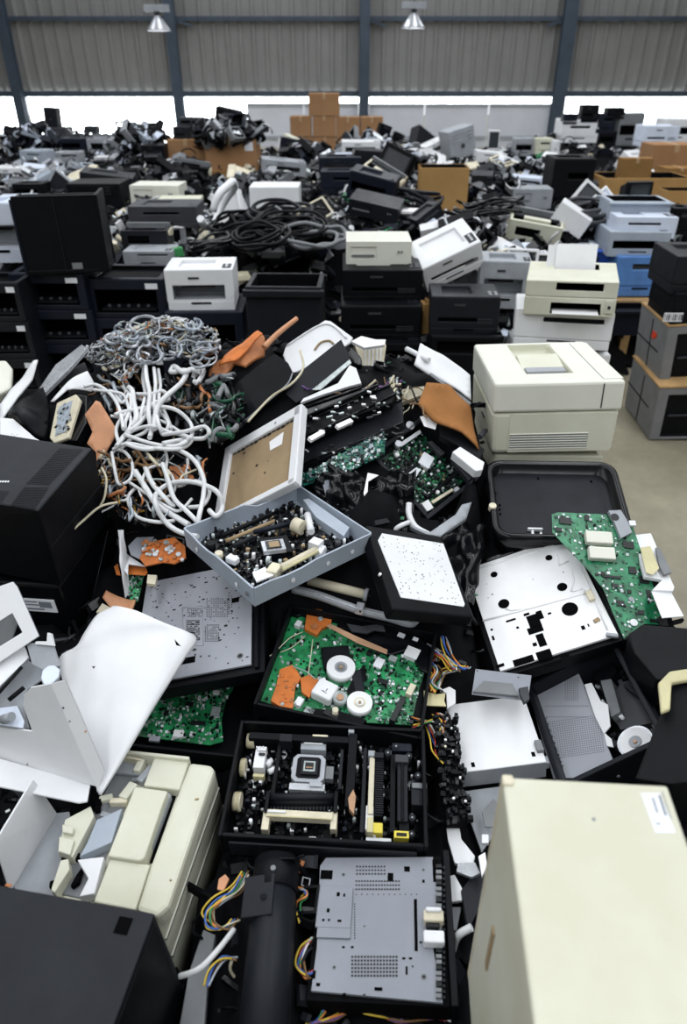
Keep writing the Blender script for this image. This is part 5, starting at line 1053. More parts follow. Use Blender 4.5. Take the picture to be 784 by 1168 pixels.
# ---- pale grey tray with printer mechanism (centre)
def grey_tray():
    H_ = Hero('grey_tray', cT); w, d, h = H_.w, H_.d, H_.h
    r = empty('metal_tray', H_.M, 'pale grey deep tray holding a gutted laser unit, on top of the heap', 'tray', None, (w, d))
    def shell(mb):
        wl = .005; n = 16
        mb.box((0, 0, .002), (w, d, .004), 'blue_grey')
        def wall(p, q, nrm, dip):
            p = Vector(p); q = Vector(q); nrm = Vector(nrm); vs = []
            for i in range(n + 1):
                t = i / n; b = p * (1 - t) + q * t; z = h * (1 - dip * (1 if .22 < t < .4 else (0 if t < .14 or t > .48 else .5)))
                vs += [b + Vector((0, 0, 0)), b + nrm * .004 + Vector((0, 0, z)), b + nrm * (.004 - wl) + Vector((0, 0, z)), b - nrm * wl]
            mb.add(vs, [(4 * i + k, 4 * i + (k + 1) % 4, 4 * i + 4 + (k + 1) % 4, 4 * i + 4 + k) for i in range(n) for k in range(4)] + [(0, 1, 2, 3), (4 * n + 3, 4 * n + 2, 4 * n + 1, 4 * n)], 'blue_grey')
        wall((-w / 2, -d / 2, 0), (w / 2, -d / 2, 0), (0, -1, 0), .12); wall((w / 2, d / 2, 0), (-w / 2, d / 2, 0), (0, 1, 0), .0); wall((w / 2, -d / 2, 0), (w / 2, d / 2, 0), (1, 0, 0), .1); wall((-w / 2, d / 2, 0), (-w / 2, -d / 2, 0), (-1, 0, 0), .35)
    part('tray_shell', r, shell)
    part('inner_panel', r, lambda mb: H_.poly(mb, [(500, 120), (520, 116), (660, 215), (640, 246), (545, 180)], .004, h * .82, 'blue_grey'), .001)
    z = .004
    part('circuit_board', r, lambda mb: (mb.box((0, 0, .012), (w * .84, d * .84, .01), 'chip'),), .0)
    part('small_components', r, lambda mb: tiny(mb, (-w * .43, w * .43, -d * .43, d * .4), (900), 12, .016, ('black', 'charcoal', 'black_gloss', 'solder', 'dark_grey', 'tan_board', 'paper'), (9, 5, 7, 2, 3, 2, 1), (.003, .010), .016), kind='stuff')
    rot = 49 + 28
    R1 = lambda mb, x, y, a, b, z0, hh, m, ro=rot: H_.comp(mb, x, y, a, b, z0, hh, m, ro)
    def bar(mb, x0, y0, x1, y1, rr, z0, m, seg=12):
        mb.cyl((*H_.at(x0, y0, z0), z0), (*H_.at(x1, y1, z0), z0), rr * H_.sc(x0, y0, z0), m, seg)
    part('roller', r, lambda mb: (bar(mb, 425, 355, 548, 290, 13, .045, 'ivory'), bar(mb, 430, 362, 552, 298, 6, .052, 'yellowed')), label='cream roller')
    [part('roller_bracket', r, lambda mb, a=a: R1(mb, *a), .003) for a in ((400, 352, 40, 50, .02, .03, 'ivory', 30), (560, 288, 26, 44, .02, .03, 'white', 30))]
    part('motor', r, lambda mb: (bar(mb, 470, 205, 500, 218, 26, .045, 'ivory', 24), bar(mb, 466, 204, 472, 206, 20, .045, 'dark_grey', 20)))
    part('bracket', r, lambda mb: (bar(mb, 515, 172, 528, 232, 12, .05, 'white'), R1(mb, 545, 262, 40, 34, .03, .03, 'white', 20)), .0, 'white bracket')
    part('tilted_rail', r, lambda mb: (bar(mb, 235, 262, 400, 195, 7, .046, 'tan_board'), bar(mb, 220, 245, 390, 172, 9, .044, 'black'), bar(mb, 330, 232, 470, 200, 9, .042, 'navy'), bar(mb, 260, 280, 330, 250, 9, .04, 'charcoal')))
    part('laser_unit', r, lambda mb: (R1(mb, 405, 275, 100, 92, .02, .022, 'black', 49 + 15), R1(mb, 398, 276, 78, 58, .04, .012, 'silver', 49 + 15), R1(mb, 398, 272, 52, 40, .052, .004, 'dark_grey', 49 + 15), R1(mb, 400, 272, 36, 30, .056, .002, 'tan_board', 49 + 15)), .003)
    part('white_block', r, lambda mb: R1(mb, 257, 317, 44, 26, .03, .018, 'white', 49 - 30), .004, 'small white block')
    part('label_card', r, lambda mb: H_.poly(mb, [(326, 372), (368, 352), (398, 380), (340, 402)], .04, .044, 'paper'))
    [part('reel', r, lambda mb, a=a: H_.disc(mb, *a)) for a in ((182, 268, 16, .02, .03, 'black'), (210, 302, 14, .02, .02, 'ivory'), (620, 262, 10, .02, .02, 'dark_grey'))]
    def marks(mb):
        for x, y, rr in ((410, 102, 8),): pass
        for t, m in ((-.3, 'white'), (.28, 'white'), (.42, 'mid_grey')): mb.cyl((t * w, -d / 2 - .004, h * .45), (t * w, -d / 2 - .0058, h * .45), .006, m, 12)
        for t in (-.2, .1, .32): mb.cyl((w / 2 + .004, t * d, h * .5), (w / 2 + .0058, t * d, h * .5), .006, 'white', 12)
        mb.box((-w * .1, d / 2 - .007, h * .6), (.016, .002, .012), 'sticker')
    part('rivet', r, marks)
grey_tray()

# ---- metal rail with second roller just below the tray
def rail():
    pts = [P(*cC(x, y), h) for x, y, h in ((150, 6, .69), (250, 32, .685), (350, 68, .675), (420, 92, .665), (520, 116, .655), (610, 140, .645), (632, 112, .65))]
    r = empty('metal_rail', TM(P(*cC(400, 90), .66)), 'long curved steel rail sticking out below the pale grey tray', 'rail', None, None); iv = r.matrix_world.inverted()
    part('rail', r, lambda mb: (mb.tube([iv @ p for p in smooth(pts, 5)], .0115, 'steel', 10), mb.tube([iv @ (p + Vector((0, -.006, .009))) for p in smooth(pts[:-1], 5)], .003, 'silver', 6)))
    c = iv @ (P(*cC(412, 82), .68)); part('clip', r, lambda mb: (mb.box(c, (.02, .026, .02), 'silver', (0, 0, -14)), mb.cyl(c + Vector((0, -.014, .002)), c + Vector((0, -.0155, .002)), .003, 'black', 8)), .002)
    a = P(352, 662, .70); b = P(416, 678, .685); mb = MB(); mb.cyl(a, b, .013, 'ivory', 16); mb.cyl(a - (b - a) * .25, b + (b - a) * .1, .005, 'dark_grey', 8); mb.cyl(b, b + (b - a) * .06, .018, 'grey', 16)
    tag(mb.build('roller', origin=True), 'cream roller lying under the front corner of the pale grey tray', 'roller')
    mb = MB(); mb.box(P(400, 672, .60), (.24, .1, .04), 'black_gloss', (0, 8, -18)); tag(mb.build('roller_housing', origin=True, bevel=.002), 'black housing beneath the cream roller', 'housing')
rail()

# ---- central green board in black tub
def board_center():
    H_ = Hero('board_center', cC); w, d, h = H_.w, H_.d, H_.h; z = .022
    r = empty('printer_mainboard_unit', H_.M, 'green circuit board unit with round motors and orange copper patches, in the middle', 'circuit board', None, (w, d))
    part('frame', r, lambda mb: tray(mb, w * 1.06, d * 1.1, h * .9, 'black', .008, .01), .003)
    pl = [H_.at(*p, z) for p in ((135, 110), (190, 60), (330, 110), (560, 210), (690, 250), (640, 400), (610, 535), (430, 525), (290, 520), (20, 440), (60, 330), (100, 250))]
    part('board', r, lambda mb: mb.prism(pl, z - .003, z, 'green_bright')); ok = inside(pl)
    part('surface_components', r, lambda mb: tiny(mb, (-w * .5, w * .5, -d * .5, d * .5), 1300, 31, z, ('chip', 'solder', 'sticker', 'green_pcb', 'green_dark', 'black'), (4, 6, 1, 6, 5, 3), (.002, .009), .006, lambda x, y: ok(x, y) and (x > -.02 or (x * 7919 + y * 104729) % 1 > .6)), kind='stuff')
    zz = z
    for x, y, rr in ((338, 308, 56), (411, 445, 50)):
        def mot(mb, x=x, y=y, rr=rr):
            H_.disc(mb, x, y, rr, zz, .022, 'white'); H_.disc(mb, x, y, rr * .45, zz + .022, .002, 'grey' if rr > 52 else 'ivory'); H_.disc(mb, x, y, rr * .3, zz + .024, .003, 'mid_grey' if rr > 52 else 'white'); H_.disc(mb, x, y, rr * .12, zz + .027, .003, 'tan_board')
        part('motor', r, mot, label='round white motor')
    part('motor_mount', r, lambda mb: (H_.comp(mb, 320, 270, 110, 100, z, .012, 'black', 20), H_.comp(mb, 405, 360, 40, 90, z, .014, 'charcoal', 20)), .003)
    part('relay', r, lambda mb: (H_.comp(mb, 276, 392, 86, 74, z, .03, 'white', -16),), .006, 'square white relay')
    part('relay_print', r, lambda mb: [H_.comp(mb, x, y, a, b, z + .03, .0006, 'print_grey', -16) for x, y, a, b in ((268, 402, 12, 4), (282, 398, 4, 12), (276, 408, 14, 3))])
    part('coil', r, lambda mb: (H_.disc(mb, 335, 425, 28, z, .024, 'solder'), H_.disc(mb, 335, 425, 14, z + .024, .004, 'copper'), H_.disc(mb, 316, 474, 12, z, .03, 'ivory')))
    def orr(mb):
        H_.poly(mb, [(100, 318), (150, 300), (172, 330), (182, 352), (160, 385), (150, 470), (100, 462), (65, 440), (85, 385)], z, z + .012, 'orange'); H_.poly(mb, [(180, 352), (215, 338), (250, 358), (215, 428), (185, 405)], z, z + .01, 'orange')
        rnd = random.Random(2)
        for k in range(22): x, y = rnd.uniform(80, 165), rnd.uniform(320, 455); H_.disc(mb, x, y, rnd.uniform(3, 8), z + .01, .004, rnd.choice(('solder', 'orange', 'rust_orange')), seg=8)
    part('copper_patch', r, orr, .001, 'orange patch')
    def orr2(mb):
        H_.poly(mb, [(205, 100), (232, 72), (305, 108), (300, 140), (262, 160), (245, 185), (196, 160)], z, z + .012, 'orange'); H_.disc(mb, 235, 150, 14, z + .012, .003, 'rust_orange'); H_.disc(mb, 258, 120, 10, z + .012, .004, 'solder')
    part('copper_patch', r, orr2, .001, 'orange patch')
    for pts in ([(330, 120), (420, 118), (560, 170), (640, 195), (700, 240), (690, 340), (650, 320), (600, 240), (530, 262), (400, 205), (320, 160)], [(395, 330), (430, 300), (440, 360), (385, 425), (360, 400)], [(190, 465), (330, 478), (440, 515), (420, 532), (240, 512)], [(150, 60), (200, 55), (210, 90), (170, 110), (140, 100)]):
        part('black_cover', r, lambda mb, pts=pts: H_.poly(mb, pts, z, z + .012, 'black_gloss'), .002)
    part('copper_strip', r, lambda mb: H_.poly(mb, [(282, 150), (296, 140), (400, 190), (520, 242), (516, 258), (400, 214)], z + .03, z + .034, 'copper'), .001, 'copper strip')
    for x, y, a, b, m, hh in ((615, 252, 54, 48, 'white', .014), (486, 292, 34, 44, 'sticker', .008), (500, 362, 44, 18, 'chip', .01), (428, 372, 44, 18, 'green_dark', .012), (560, 470, 22, 110, 'chip', .02), (610, 395, 24, 50, 'ivory', .014), (573, 184, 28, 18, 'sticker', .016), (628, 200, 22, 16, 'sticker', .014), (678, 238, 30, 44, 'mid_grey', .01), (172, 138, 22, 26, 'white', .014), (175, 442, 28, 34, 'white', .012), (196, 66, 34, 26, 'dark_grey', .012), (540, 275, 30, 24, 'solder', .01), (450, 250, 20, 20, 'chip', .01), (215, 480, 40, 28, 'solder', .012), (300, 490, 60, 24, 'chip', .016)):
        part('chip', r, lambda mb, x=x, y=y, a=a, b=b, m=m, hh=hh: H_.comp(mb, x, y, a, b, z, hh, m, -14), .001)
    part('ribbon', r, lambda mb: (H_.poly(mb, [(360, 140), (420, 150), (500, 140), (512, 170), (470, 165), (440, 178), (380, 170)], z + .02, z + .026, 'dark_grey'),), .001)
    for k, pts in enumerate(([(190, 165), (140, 200), (90, 235), (62, 270)], [(200, 180), (150, 235), (100, 245)], [(228, 195), (222, 260), (210, 335)], [(150, 300), (200, 330), (240, 350)], [(60, 330), (70, 290), (50, 260)])):
        part('wire', r, lambda mb, pts=pts, k=k: mb.tube(smooth([Vector((*H_.at(x, y, z + .02), z + .012 + .012 * (i % 2))) for i, (x, y) in enumerate(pts)], 6), .0013, ('ivory', 'w_pale', 'ivory', 'w_grey', 'black')[k], 6))
board_center()
# ---- green board in the black tub at the left
def green_left():
    H_ = Hero('green_left', cM); w, d, h = H_.w * 1.15, H_.d, H_.h; H_.M = H_.M @ Matrix.Translation((-.0, 0, 0)); z = h * .55
    r = empty('printer_tub', H_.M, 'black printer tub with a green circuit board under the punched metal plate, left', 'printer', None, (w, d))
    part('tub', r, lambda mb: tray(mb, w, d * 1.05, h, 'black', .009, .008), .003)
    pl = [H_.at(*p, z) for p in ((40, 600), (60, 470), (150, 405), (390, 400), (380, 440), (355, 480), (340, 545), (345, 620), (300, 632))]
    part('board', r, lambda mb: mb.prism(pl, z - .003, z, 'green_bright')); ok = inside([(x * .98, y * .98) for x, y in pl])
    part('surface_components', r, lambda mb: tiny(mb, (-w * .5, w * .5, -d * .5, d * .5), 900, 41, z, ('chip', 'solder', 'sticker', 'green_pcb', 'black'), (4, 8, 2, 5, 3), (.003, .008), .005, ok), kind='stuff')
    for x, y, a, b, m in ((192, 592, 34, 26, 'paper'), (322, 450, 24, 14, 'paper'), (110, 610, 36, 18, 'grey'), (320, 515, 30, 34, 'solder'), (260, 555, 50, 14, 'chip'), (150, 520, 16, 16, 'chip'), (264, 468, 10, 14, 'paper'), (230, 490, 26, 16, 'chip')):
        part('chip', r, lambda mb, x=x, y=y, a=a, b=b, m=m: H_.comp(mb, x, y, a, b, z, .006, m))
green_left()

# ---- small board in a black frame, upper centre
def small_board():
    H_ = Hero('small_board', cS); w, d, h = H_.w, H_.d, H_.h; z = .02
    r = empty('drive_unit', H_.M, 'black drive unit with dark green board and two white chips near the beige printer', 'drive', None, (w, d))
    part('frame', r, lambda mb: (tray(mb, w * 1.08, d * 1.08, h + .006, 'charcoal', .014, .01, 'black_gloss'), mb.box((-w * .1, 0, .022), (.012, d * .9, .03), 'black_gloss'), mb.box((w * .3, d * .1, .022), (.01, d * .7, .03), 'black')), .003)  # charcoal instead of black on the rim: its edge highlight is put into the colour
    part('board', r, lambda mb: mb.box((0, 0, z - .002), (w * .86, d * .86, .004), 'green_dark'))
    part('surface_components', r, lambda mb: tiny(mb, (-w * .42, w * .42, -d * .42, d * .42), 700, 51, z, ('chip', 'solder', 'green_bright', 'black', 'black_gloss', 'green_pcb', 'tan_board'), (5, 2, 3, 8, 5, 3, 1), (.003, .010), .01), kind='stuff')
    yawc = 49 - 30
    part('chip', r, lambda mb: H_.comp(mb, 340, 607, 56, 62, z, .018, 'sticker', yawc), .002, 'square white chip'); part('chip', r, lambda mb: H_.comp(mb, 284, 657, 44, 50, z, .014, 'sticker', yawc), .002, 'smaller white chip')
    part('card', r, lambda mb: H_.poly(mb, [(318, 800), (348, 782), (372, 820), (344, 836)], z + .02, z + .03, 'paper'), .001, 'white card')
    part('card', r, lambda mb: (H_.poly(mb, [(206, 540), (310, 470), (318, 484), (230, 545)], z + .02, z + .026, 'sticker')), .001, 'white card')
    part('slide', r, lambda mb: (H_.poly(mb, [(345, 525), (365, 520), (425, 575), (405, 588)], z + .01, z + .03, 'dark_grey'), H_.poly(mb, [(455, 610), (470, 600), (545, 680), (530, 700)], z + .01, z + .03, 'dark_grey'), H_.poly(mb, [(360, 790), (455, 732), (462, 742), (372, 800)], z + .02, z + .03, 'ivory')), .001)
    part('pivot', r, lambda mb: (H_.disc(mb, 268, 450, 20, h - .01, .016, 'silver'), H_.disc(mb, 216, 532, 16, h - .01, .016, 'silver'), H_.disc(mb, 210, 580, 10, z, .02, 'paper'), H_.disc(mb, 392, 748, 8, z, .02, 'white'), H_.disc(mb, 478, 738, 14, z, .02, 'silver')))
small_board()

# ---- beige laser printer on a second one
def beige():
    H_ = Hero('printer_right', cR); w, d, h = H_.w, H_.d, H_.h
    h = h * 1.04
    r = empty('laser_printer', H_.M, 'big beige laser printer with recessed top standing at the right of the heap', 'printer', None, (w, d))
    part('lower_body', r, lambda mb: mb.box((0, 0, h * .3), (w * .97, d * .96, h * .6), 'cream', None, 1.02), .014)
    def top(mb):
        H_.k = 1 / 2.97
        mb.boxr((0, 0, h * .8), (w, d, h * .4), 'cream_light', {'+z': (.3, .66, .22, .96, .03, 'cream')})
    o = part('top_cover', r, top, .012)
    part('output_recess', r, lambda mb: (mb.box((-w * .02, d * .02, h - .018), (w * .35, d * .3, .024), 'cream', (9, 0, 0)), mb.box((-w * .02, -d * .14, h - .012), (w * .32, d * .1, .01), 'grey')), .003)
    part('front_door', r, lambda mb: (mb.box((w * .05, -d * .48 - .002, h * .3), (w * .82, .006, h * .55), 'cream'), [mb.box((-w * .04, -d * .48 - .006, h * (.08 + .035 * k)), (w * .62, .004, h * .012), 'cream_light') for k in range(7)]), .002)
    part('vent', r, lambda mb: [mb.box((-w * .04, -d * .48 - .0055, h * (.098 + .035 * k)), (w * .62, .002, h * .012), 'mid_grey') for k in range(6)])
    part('side_door', r, lambda mb: (mb.box((w * .42, -.0, h * 1.002), (w * .15, d * .9, .004), 'cream_light'), mb.box((w * .335, -d / 2 - .001, h * .81), (.003, .003, h * .33), 'dark_grey'), mb.box((w * .345, 0, h + .0005), (.002, d * .9, .001), 'mid_grey')), .001)
    part('side_slot', r, lambda mb: mb.box((-w * .495, -d * .1, h * .3), (.004, d * .1, .006), 'dark_grey'))
    M = H_.M.copy(); z = M.translation.z; M2 = TM((M.translation.x, M.translation.y + .01, z - .26), (0, 0, -1))
    K_laser(w * .9, d * .92, .255, body='cream', M=M2, label='beige printer hidden beneath the big beige laser printer', top=False)
    M3 = TM((M.translation.x, M.translation.y + .01, z - .52), (0, 0, 1)); K_laser(w * .95, d * .92, .255, body='mid_grey', M=M3, label='grey printer third from top under the big beige laser printer', top=False)
    M4 = TM((M.translation.x, M.translation.y + .01, 0), (0, 0, 1)); K_laser(w * .95, d * .92, z - .525, body='black', M=M4, label='black printer at the foot of the beige printer stack', top=False)
beige()

# ---- white frame with tan board
def white_frame():
    H_ = Hero('white_frame', cU); w, d, h = H_.w, H_.d, H_.h
    r = empty('framed_board', H_.M, 'white plastic frame holding a tan board, leaning on the black rails', 'panel', None, (w, d))
    part('frame', r, lambda mb: (mb.box((0, 0, -.008), (w, d, .012), 'white'), [mb.box((sx * w * .46, 0, .006), (w * .09, d, .018), 'white') for sx in (-1, 1)], [mb.box((0, sy * d * (.44 if sy > 0 else .47), .006), (w * .98, d * (.13 if sy > 0 else .07), .018), 'white') for sy in (-1, 1)]), .003)
    part('board', r, lambda mb: mb.box((0, -.01, .001), (w * .84, d * .83, .006), 'tan_board'))
    def marks(mb):
        for x, y, a in ((238, 502, 9), (318, 530, 5), (280, 545, 10), (200, 572, 9), (168, 600, 4), (166, 640, 5), (308, 570, 8), (246, 470, 6), (380, 408, 4)): p = H_.at(x, y, .005); mb.dot(*p, .0048, a * H_.sc(x, y, .005) * .5, 'chip', 7, 1.3)
        for k in range(14): mb.box((-w * .38 + k * w * .058, d * .375, .0055), (w * .04, .006 + .004 * (k % 3), .003), 'chip')
    part('hole', r, marks)
    part('sticker', r, lambda mb: H_.poly(mb, [(324, 464), (372, 430), (366, 472), (326, 494)], .004, .0055, 'paper'))
    part('screw', r, lambda mb: (H_.disc(mb, 344, 398, 5, .015, .002, 'silver'), H_.disc(mb, 160, 470, 5, .015, .002, 'silver')))
white_frame()

# ---- light box, bracket and open enclosure (lower right)
def white_box():
    H_ = Hero('white_box', cO); w, d, h = H_.w * 1.04, H_.d * 1.02, H_.h
    r = empty('metal_box', H_.M, 'flat white metal box with two small slots, left of the open black enclosure', 'box', None, (w, d))
    part('box', r, lambda mb: (mb.box((0, 0, h / 2), (w, d, h), 'grey'), mb.box((0, 0, h), (w * 1.0, d * 1.0, .004), 'white')), .002)
    part('slot', r, lambda mb: (mb.box((-w * .34, -d * .42, h + .0015), (.008, .012, .003), 'void'), mb.box((w * .38, -d * .38, h + .0015), (.008, .012, .003), 'void')))
    part('foot', r, lambda mb: (mb.box((w * .47, -d * .3, h + .004), (.016, .03, .016), 'mid_grey'), mb.box((w * .52, -d * .4, h * .5), (.012, .02, .02), 'grey')), .002)
white_box()
slab('metal_bracket', 'light grey sheet metal bracket above the flat white box', 'bracket', [(200, 152), (355, 170), (345, 240), (190, 222)], .60, (16, 0), .004, 'lilac_steel', cr=cO, extra=lambda mb, M: (mb.prism([loc(M, *cO(*p)) for p in ((192, 220), (222, 190), (300, 198), (318, 232))], .0, .01, 'mid_grey'), mb.dot(*loc(M, *cO(318, 176)), .001, .002, 'chip'), mb.dot(*loc(M, *cO(205, 158)), .001, .002, 'chip')))
slab('metal_clip', 'small dark clip at the corner of the sheet metal bracket', 'clip', [(320, 205), (345, 200), (350, 235), (335, 245), (325, 225)], .615, (10, 0), .012, 'dark_grey', cr=cO)
def open_case():
    H_ = Hero('open_case', cO); w, d, h = H_.w, H_.d, H_.h; z = h * .35
    r = empty('device_enclosure', H_.M, 'open dark enclosure with punched grey plate and a silver disc motor, lower right', 'enclosure', None, (w, d))
    part('shell', r, lambda mb: tray(mb, w * 1.03, d * 1.04, h, 'charcoal', .013, .006, 'black_matte'), .003)
    def plate(mb):
        pts = [(345, 215), (478, 150), (500, 200), (530, 285), (560, 330), (562, 362), (598, 448), (415, 455)]; H_.poly(mb, pts, h * .55, h * .6, 'lilac_light'); zz = h * .6 + .0006; rnd = random.Random(1)
        for x0, y0, x1, y1, nx, ny, sk in ((448, 180, 482, 238, 7, 12, 0), (395, 285, 510, 255, 22, 2, 0), (400, 300, 540, 400, 24, 18, 14)):
            for i in range(nx):
                for j in range(ny):
                    u, v = i / max(1, nx - 1), j / max(1, ny - 1); x = x0 + (x1 - x0) * u + sk * v; y = y0 + (y1 - y0) * v - 20 * u * (sk > 0); p = H_.at(x, y, zz); mb.dot(*p, zz, .0015, 'chip', 4)
        for k in range(9): p = H_.at(396 + k * 5.5, 288 + k * 17, zz); mb.quad(*p, zz, .002, .008, 'chip')
        for k in range(6): p = H_.at(420 + k * 4, 370 + k * 10, zz); mb.quad(*p, zz, .006, .003, 'chip')
        for x, y, a, b in ((403, 205, 22, 8), (532, 434, 20, 20), (550, 428, 6, 8)): p = H_.at(x, y, zz); q = H_.sc(x, y, zz); mb.quad(*p, zz, a * q, b * q, 'void')
    part('punched_plate', r, plate)
    part('bracket', r, lambda mb: (H_.poly(mb, [(500, 195), (520, 190), (545, 240), (565, 250), (572, 310), (555, 330), (530, 285)], h * .62, h * .66, 'white'), H_.poly(mb, [(555, 330), (575, 345), (580, 368), (562, 365)], h * .62, h * .66, 'white')), .001, 'white edge bracket')
    part('motor', r, lambda mb: (H_.disc(mb, 640, 352, 50, .008, h * .4, 'silver', seg=40), H_.disc(mb, 640, 352, 44, .008 + h * .4, .003, 'white', seg=40), H_.disc(mb, 640, 352, 18, .011 + h * .4, .003, 'grey'), H_.disc(mb, 640, 352, 5, .014 + h * .4, .003, 'copper')), label='silver disc motor')  # white face paints in the bright reflection of the silver disc
    def inn(mb):
        H_.poly(mb, [(600, 190), (640, 180), (690, 300), (600, 320), (570, 260)], .008, h * .3, 'dark_grey'); H_.poly(mb, [(545, 185), (575, 180), (600, 270), (575, 285)], .008, h * .5, 'mid_grey'); H_.poly(mb, [(540, 120), (570, 115), (590, 160), (560, 190), (520, 180)], .008, h * .45, 'black')
        H_.comp(mb, 640, 215, 12, 80, .01, h * .4, 'charcoal', 20); tiny(mb, (0, w * .46, -d * .45, d * .45), 110, 61, .008, ('black', 'charcoal', 'dark_grey', 'mid_grey'), (5, 4, 3, 1), (.005, .016), .02)
    part('inner_mechanism', r, inn, kind='stuff')
open_case()
# black casings at the right edge
def K_blk(name, label, cat, pts, hc, tilt, th, m='black', cr=cO, **k): return slab(name, label, cat, pts, hc, tilt, th, m, cr=cr, bevel=.004, **k)
K_blk('printer_casing', 'black printer casing with a stepped edge at the right, above the yellowish bracket', 'casing', [(622, 55), (660, 28), (800, 40), (800, 170), (740, 160), (725, 180), (700, 182), (640, 110)], .72, (6, -6), .1)
K_blk('black_board', 'large smooth black panel at the right edge beside the cream tower', 'panel', [(742, 195), (800, 185), (830, 460), (740, 470), (640, 455), (700, 300)], .76, (4, -20), .14, 'black')
K_blk('hinge_arm', 'yellowish L shaped plastic bracket on the black panel at the right edge', 'bracket', [(735, 158), (800, 148), (800, 180), (742, 190), (738, 262), (712, 272), (704, 190)], .80, (4, -10), .012, 'yellowed', foot=False)
# ------------------------------------------------------------------ loose pieces of the heap
def S(name, label, cat, pts, dz, tilt, th, m, **k):
    cr = k.get('cr') or (lambda x, y: (x, y)); pp = [cr(*p) for p in pts]; cy = sum(p[1] for p in pp) / len(pp); hc = k.pop('hc', None)
    return slab(name, label, cat, pts, hc if hc else hp(cy) + dz, tilt, th, m, **k)
# white and grey shells at the far left of the heap
S('plastic_sheet', 'white plastic sheet standing at the left edge of the heap', 'sheet', [(0, 340), (30, 290), (120, 190), (135, 188), (110, 250), (60, 310), (0, 400)], .04, (30, -10), .004, 'white', cr=cL, warp=(.03, .012, 1))
S('plastic_sheet', 'white panel with small holes lying behind the vented black printer', 'sheet', [(0, 380), (45, 385), (120, 450), (165, 475), (0, 480)], .02, (24, 0), .004, 'white', cr=cL, extra=lambda mb, M: [mb.dot(*loc(M, *cL(x, y)), .0008, .0015, 'chip') for x, y in ((28, 446), (42, 438), (50, 444), (60, 440), (66, 458))])
S('plastic_shell', 'cream rounded shell at the left edge below the chassis stack', 'shell', [(-20, 185), (20, 180), (45, 210), (40, 280), (0, 300), (-20, 290)], .02, (20, 20), .05, 'cream_light', cr=cL, bevel=.01)
S('black_shell', 'black folded shell behind the white sheet at the left', 'shell', [(20, 340), (80, 300), (150, 290), (170, 340), (160, 440), (120, 430), (70, 400)], .03, (20, 14), .03, 'black', cr=cL, warp=(-.06, .03, 10))
S('metal_strip', 'long silver frame strip with pale edge at the upper left of the heap', 'frame', [(280, 130), (300, 140), (230, 220), (180, 270), (150, 300), (128, 290), (190, 200)], .05, (20, -30), .012, 'silver', cr=cL)
S('metal_strip', 'dark opened display back beside the silver frame strip', 'frame', [(225, 220), (290, 190), (310, 240), (240, 290), (200, 270)], .03, (24, -10), .01, 'dark_grey', cr=cL)
S('plastic_sheet', 'cream bent flap above the phone sized display', 'flap', [(165, 300), (300, 218), (322, 250), (310, 275), (230, 282), (180, 310)], .07, (24, 6), .003, 'white', cr=cL, warp=(-.04, .01, 2))
def phone():
    pts = [(195, 330), (260, 300), (275, 320), (235, 450), (185, 468), (170, 450)]; hc = hp(475) + .05
    o = slab('tablet_display', 'small cracked display in an ivory frame lying among the cables, left', 'display', pts, hc, (30, -24), .012, 'ivory', cr=cL, bevel=.003)
    mb = MB(); Mi = o.matrix_world; pl = [loc(Mi, *cL(*p)) for p in ((205, 345), (250, 322), (225, 430), (190, 445))]; mb.prism(pl, 0, .002, 'blue_grey')
    rnd = random.Random(5)
    for i in range(40): x, y = loc(Mi, *cL(rnd.uniform(195, 245), rnd.uniform(335, 435))); mb.box((x, y, .003), (rnd.uniform(.003, .014), rnd.uniform(.003, .01), .002), rnd.choice(('chip', 'solder', 'grey')), rnd.uniform(0, 90))
    mb.build('screen', o)
    slab('black_casing', 'black casing edge beside the small cracked display', 'casing', [(262, 300), (298, 305), (295, 400), (262, 460), (235, 462)], hc, (24, -20), .03, 'black_gloss', cr=cL, bevel=.003)
phone()
# brown and orange pieces
S('cardboard_piece', 'light brown folded board standing between the display and the white cables', 'board', [(293, 372), (330, 322), (345, 328), (408, 432), (335, 555), (330, 500), (300, 470), (318, 430)], .05, (50, 10), .004, 'salmon', cr=cL, warp=(.05, .008, 3))
S('plastic_piece', 'orange brown square scrap under the white cables', 'scrap', [(582, 548), (650, 540), (668, 590), (600, 612), (584, 590)], .03, (30, 0), .006, 'rust_orange', cr=cL)
S('circuit_strip', 'orange flexible strip bundle at the top of the heap', 'strip', [(112, 205), (150, 180), (190, 170), (285, 82), (306, 100), (300, 150), (240, 205), (200, 190), (150, 245), (112, 240)], .06, (24, -10), .008, 'rust_orange', cr=cU, warp=(-.02, .02, 4))
S('circuit_strip', 'bright orange fold lying on the orange strip bundle', 'strip', [(285, 84), (300, 90), (206, 180), (150, 200), (170, 170)], .085, (24, -10), .006, 'orange', cr=cU, warp=(.0, .015, 5))
a, b = P(*cU(306, 140), 1.04), P(*cU(418, 40), 1.10); mb = MB(); mb.tube(smooth([a, a * .6 + b * .4 + Vector((0, 0, .006)), b], 5), lambda t: .011 - .003 * t, 'salmon', 8); tag(mb.build('rubber_tube', origin=True), 'brown rubber tube sticking up at the top of the heap', 'tube')
S('cardboard_piece', 'orange brown curled cardboard sheet left of the beige laser printer', 'cardboard', [(310, 340), (345, 250), (440, 275), (540, 360), (560, 420), (585, 545), (500, 480), (440, 450), (380, 420), (330, 370)], .07, (30, 12), .006, 'brown_card', cr=cS, warp=(-.05, .012, 6))
S('white_board', 'white panel leaning against the left side of the beige laser printer', 'panel', [(290, 170), (315, 78), (420, 140), (540, 218), (545, 330), (440, 270), (350, 220)], .10, (34, 10), .006, 'white', cr=cS, warp=(-.02, .008, 7))
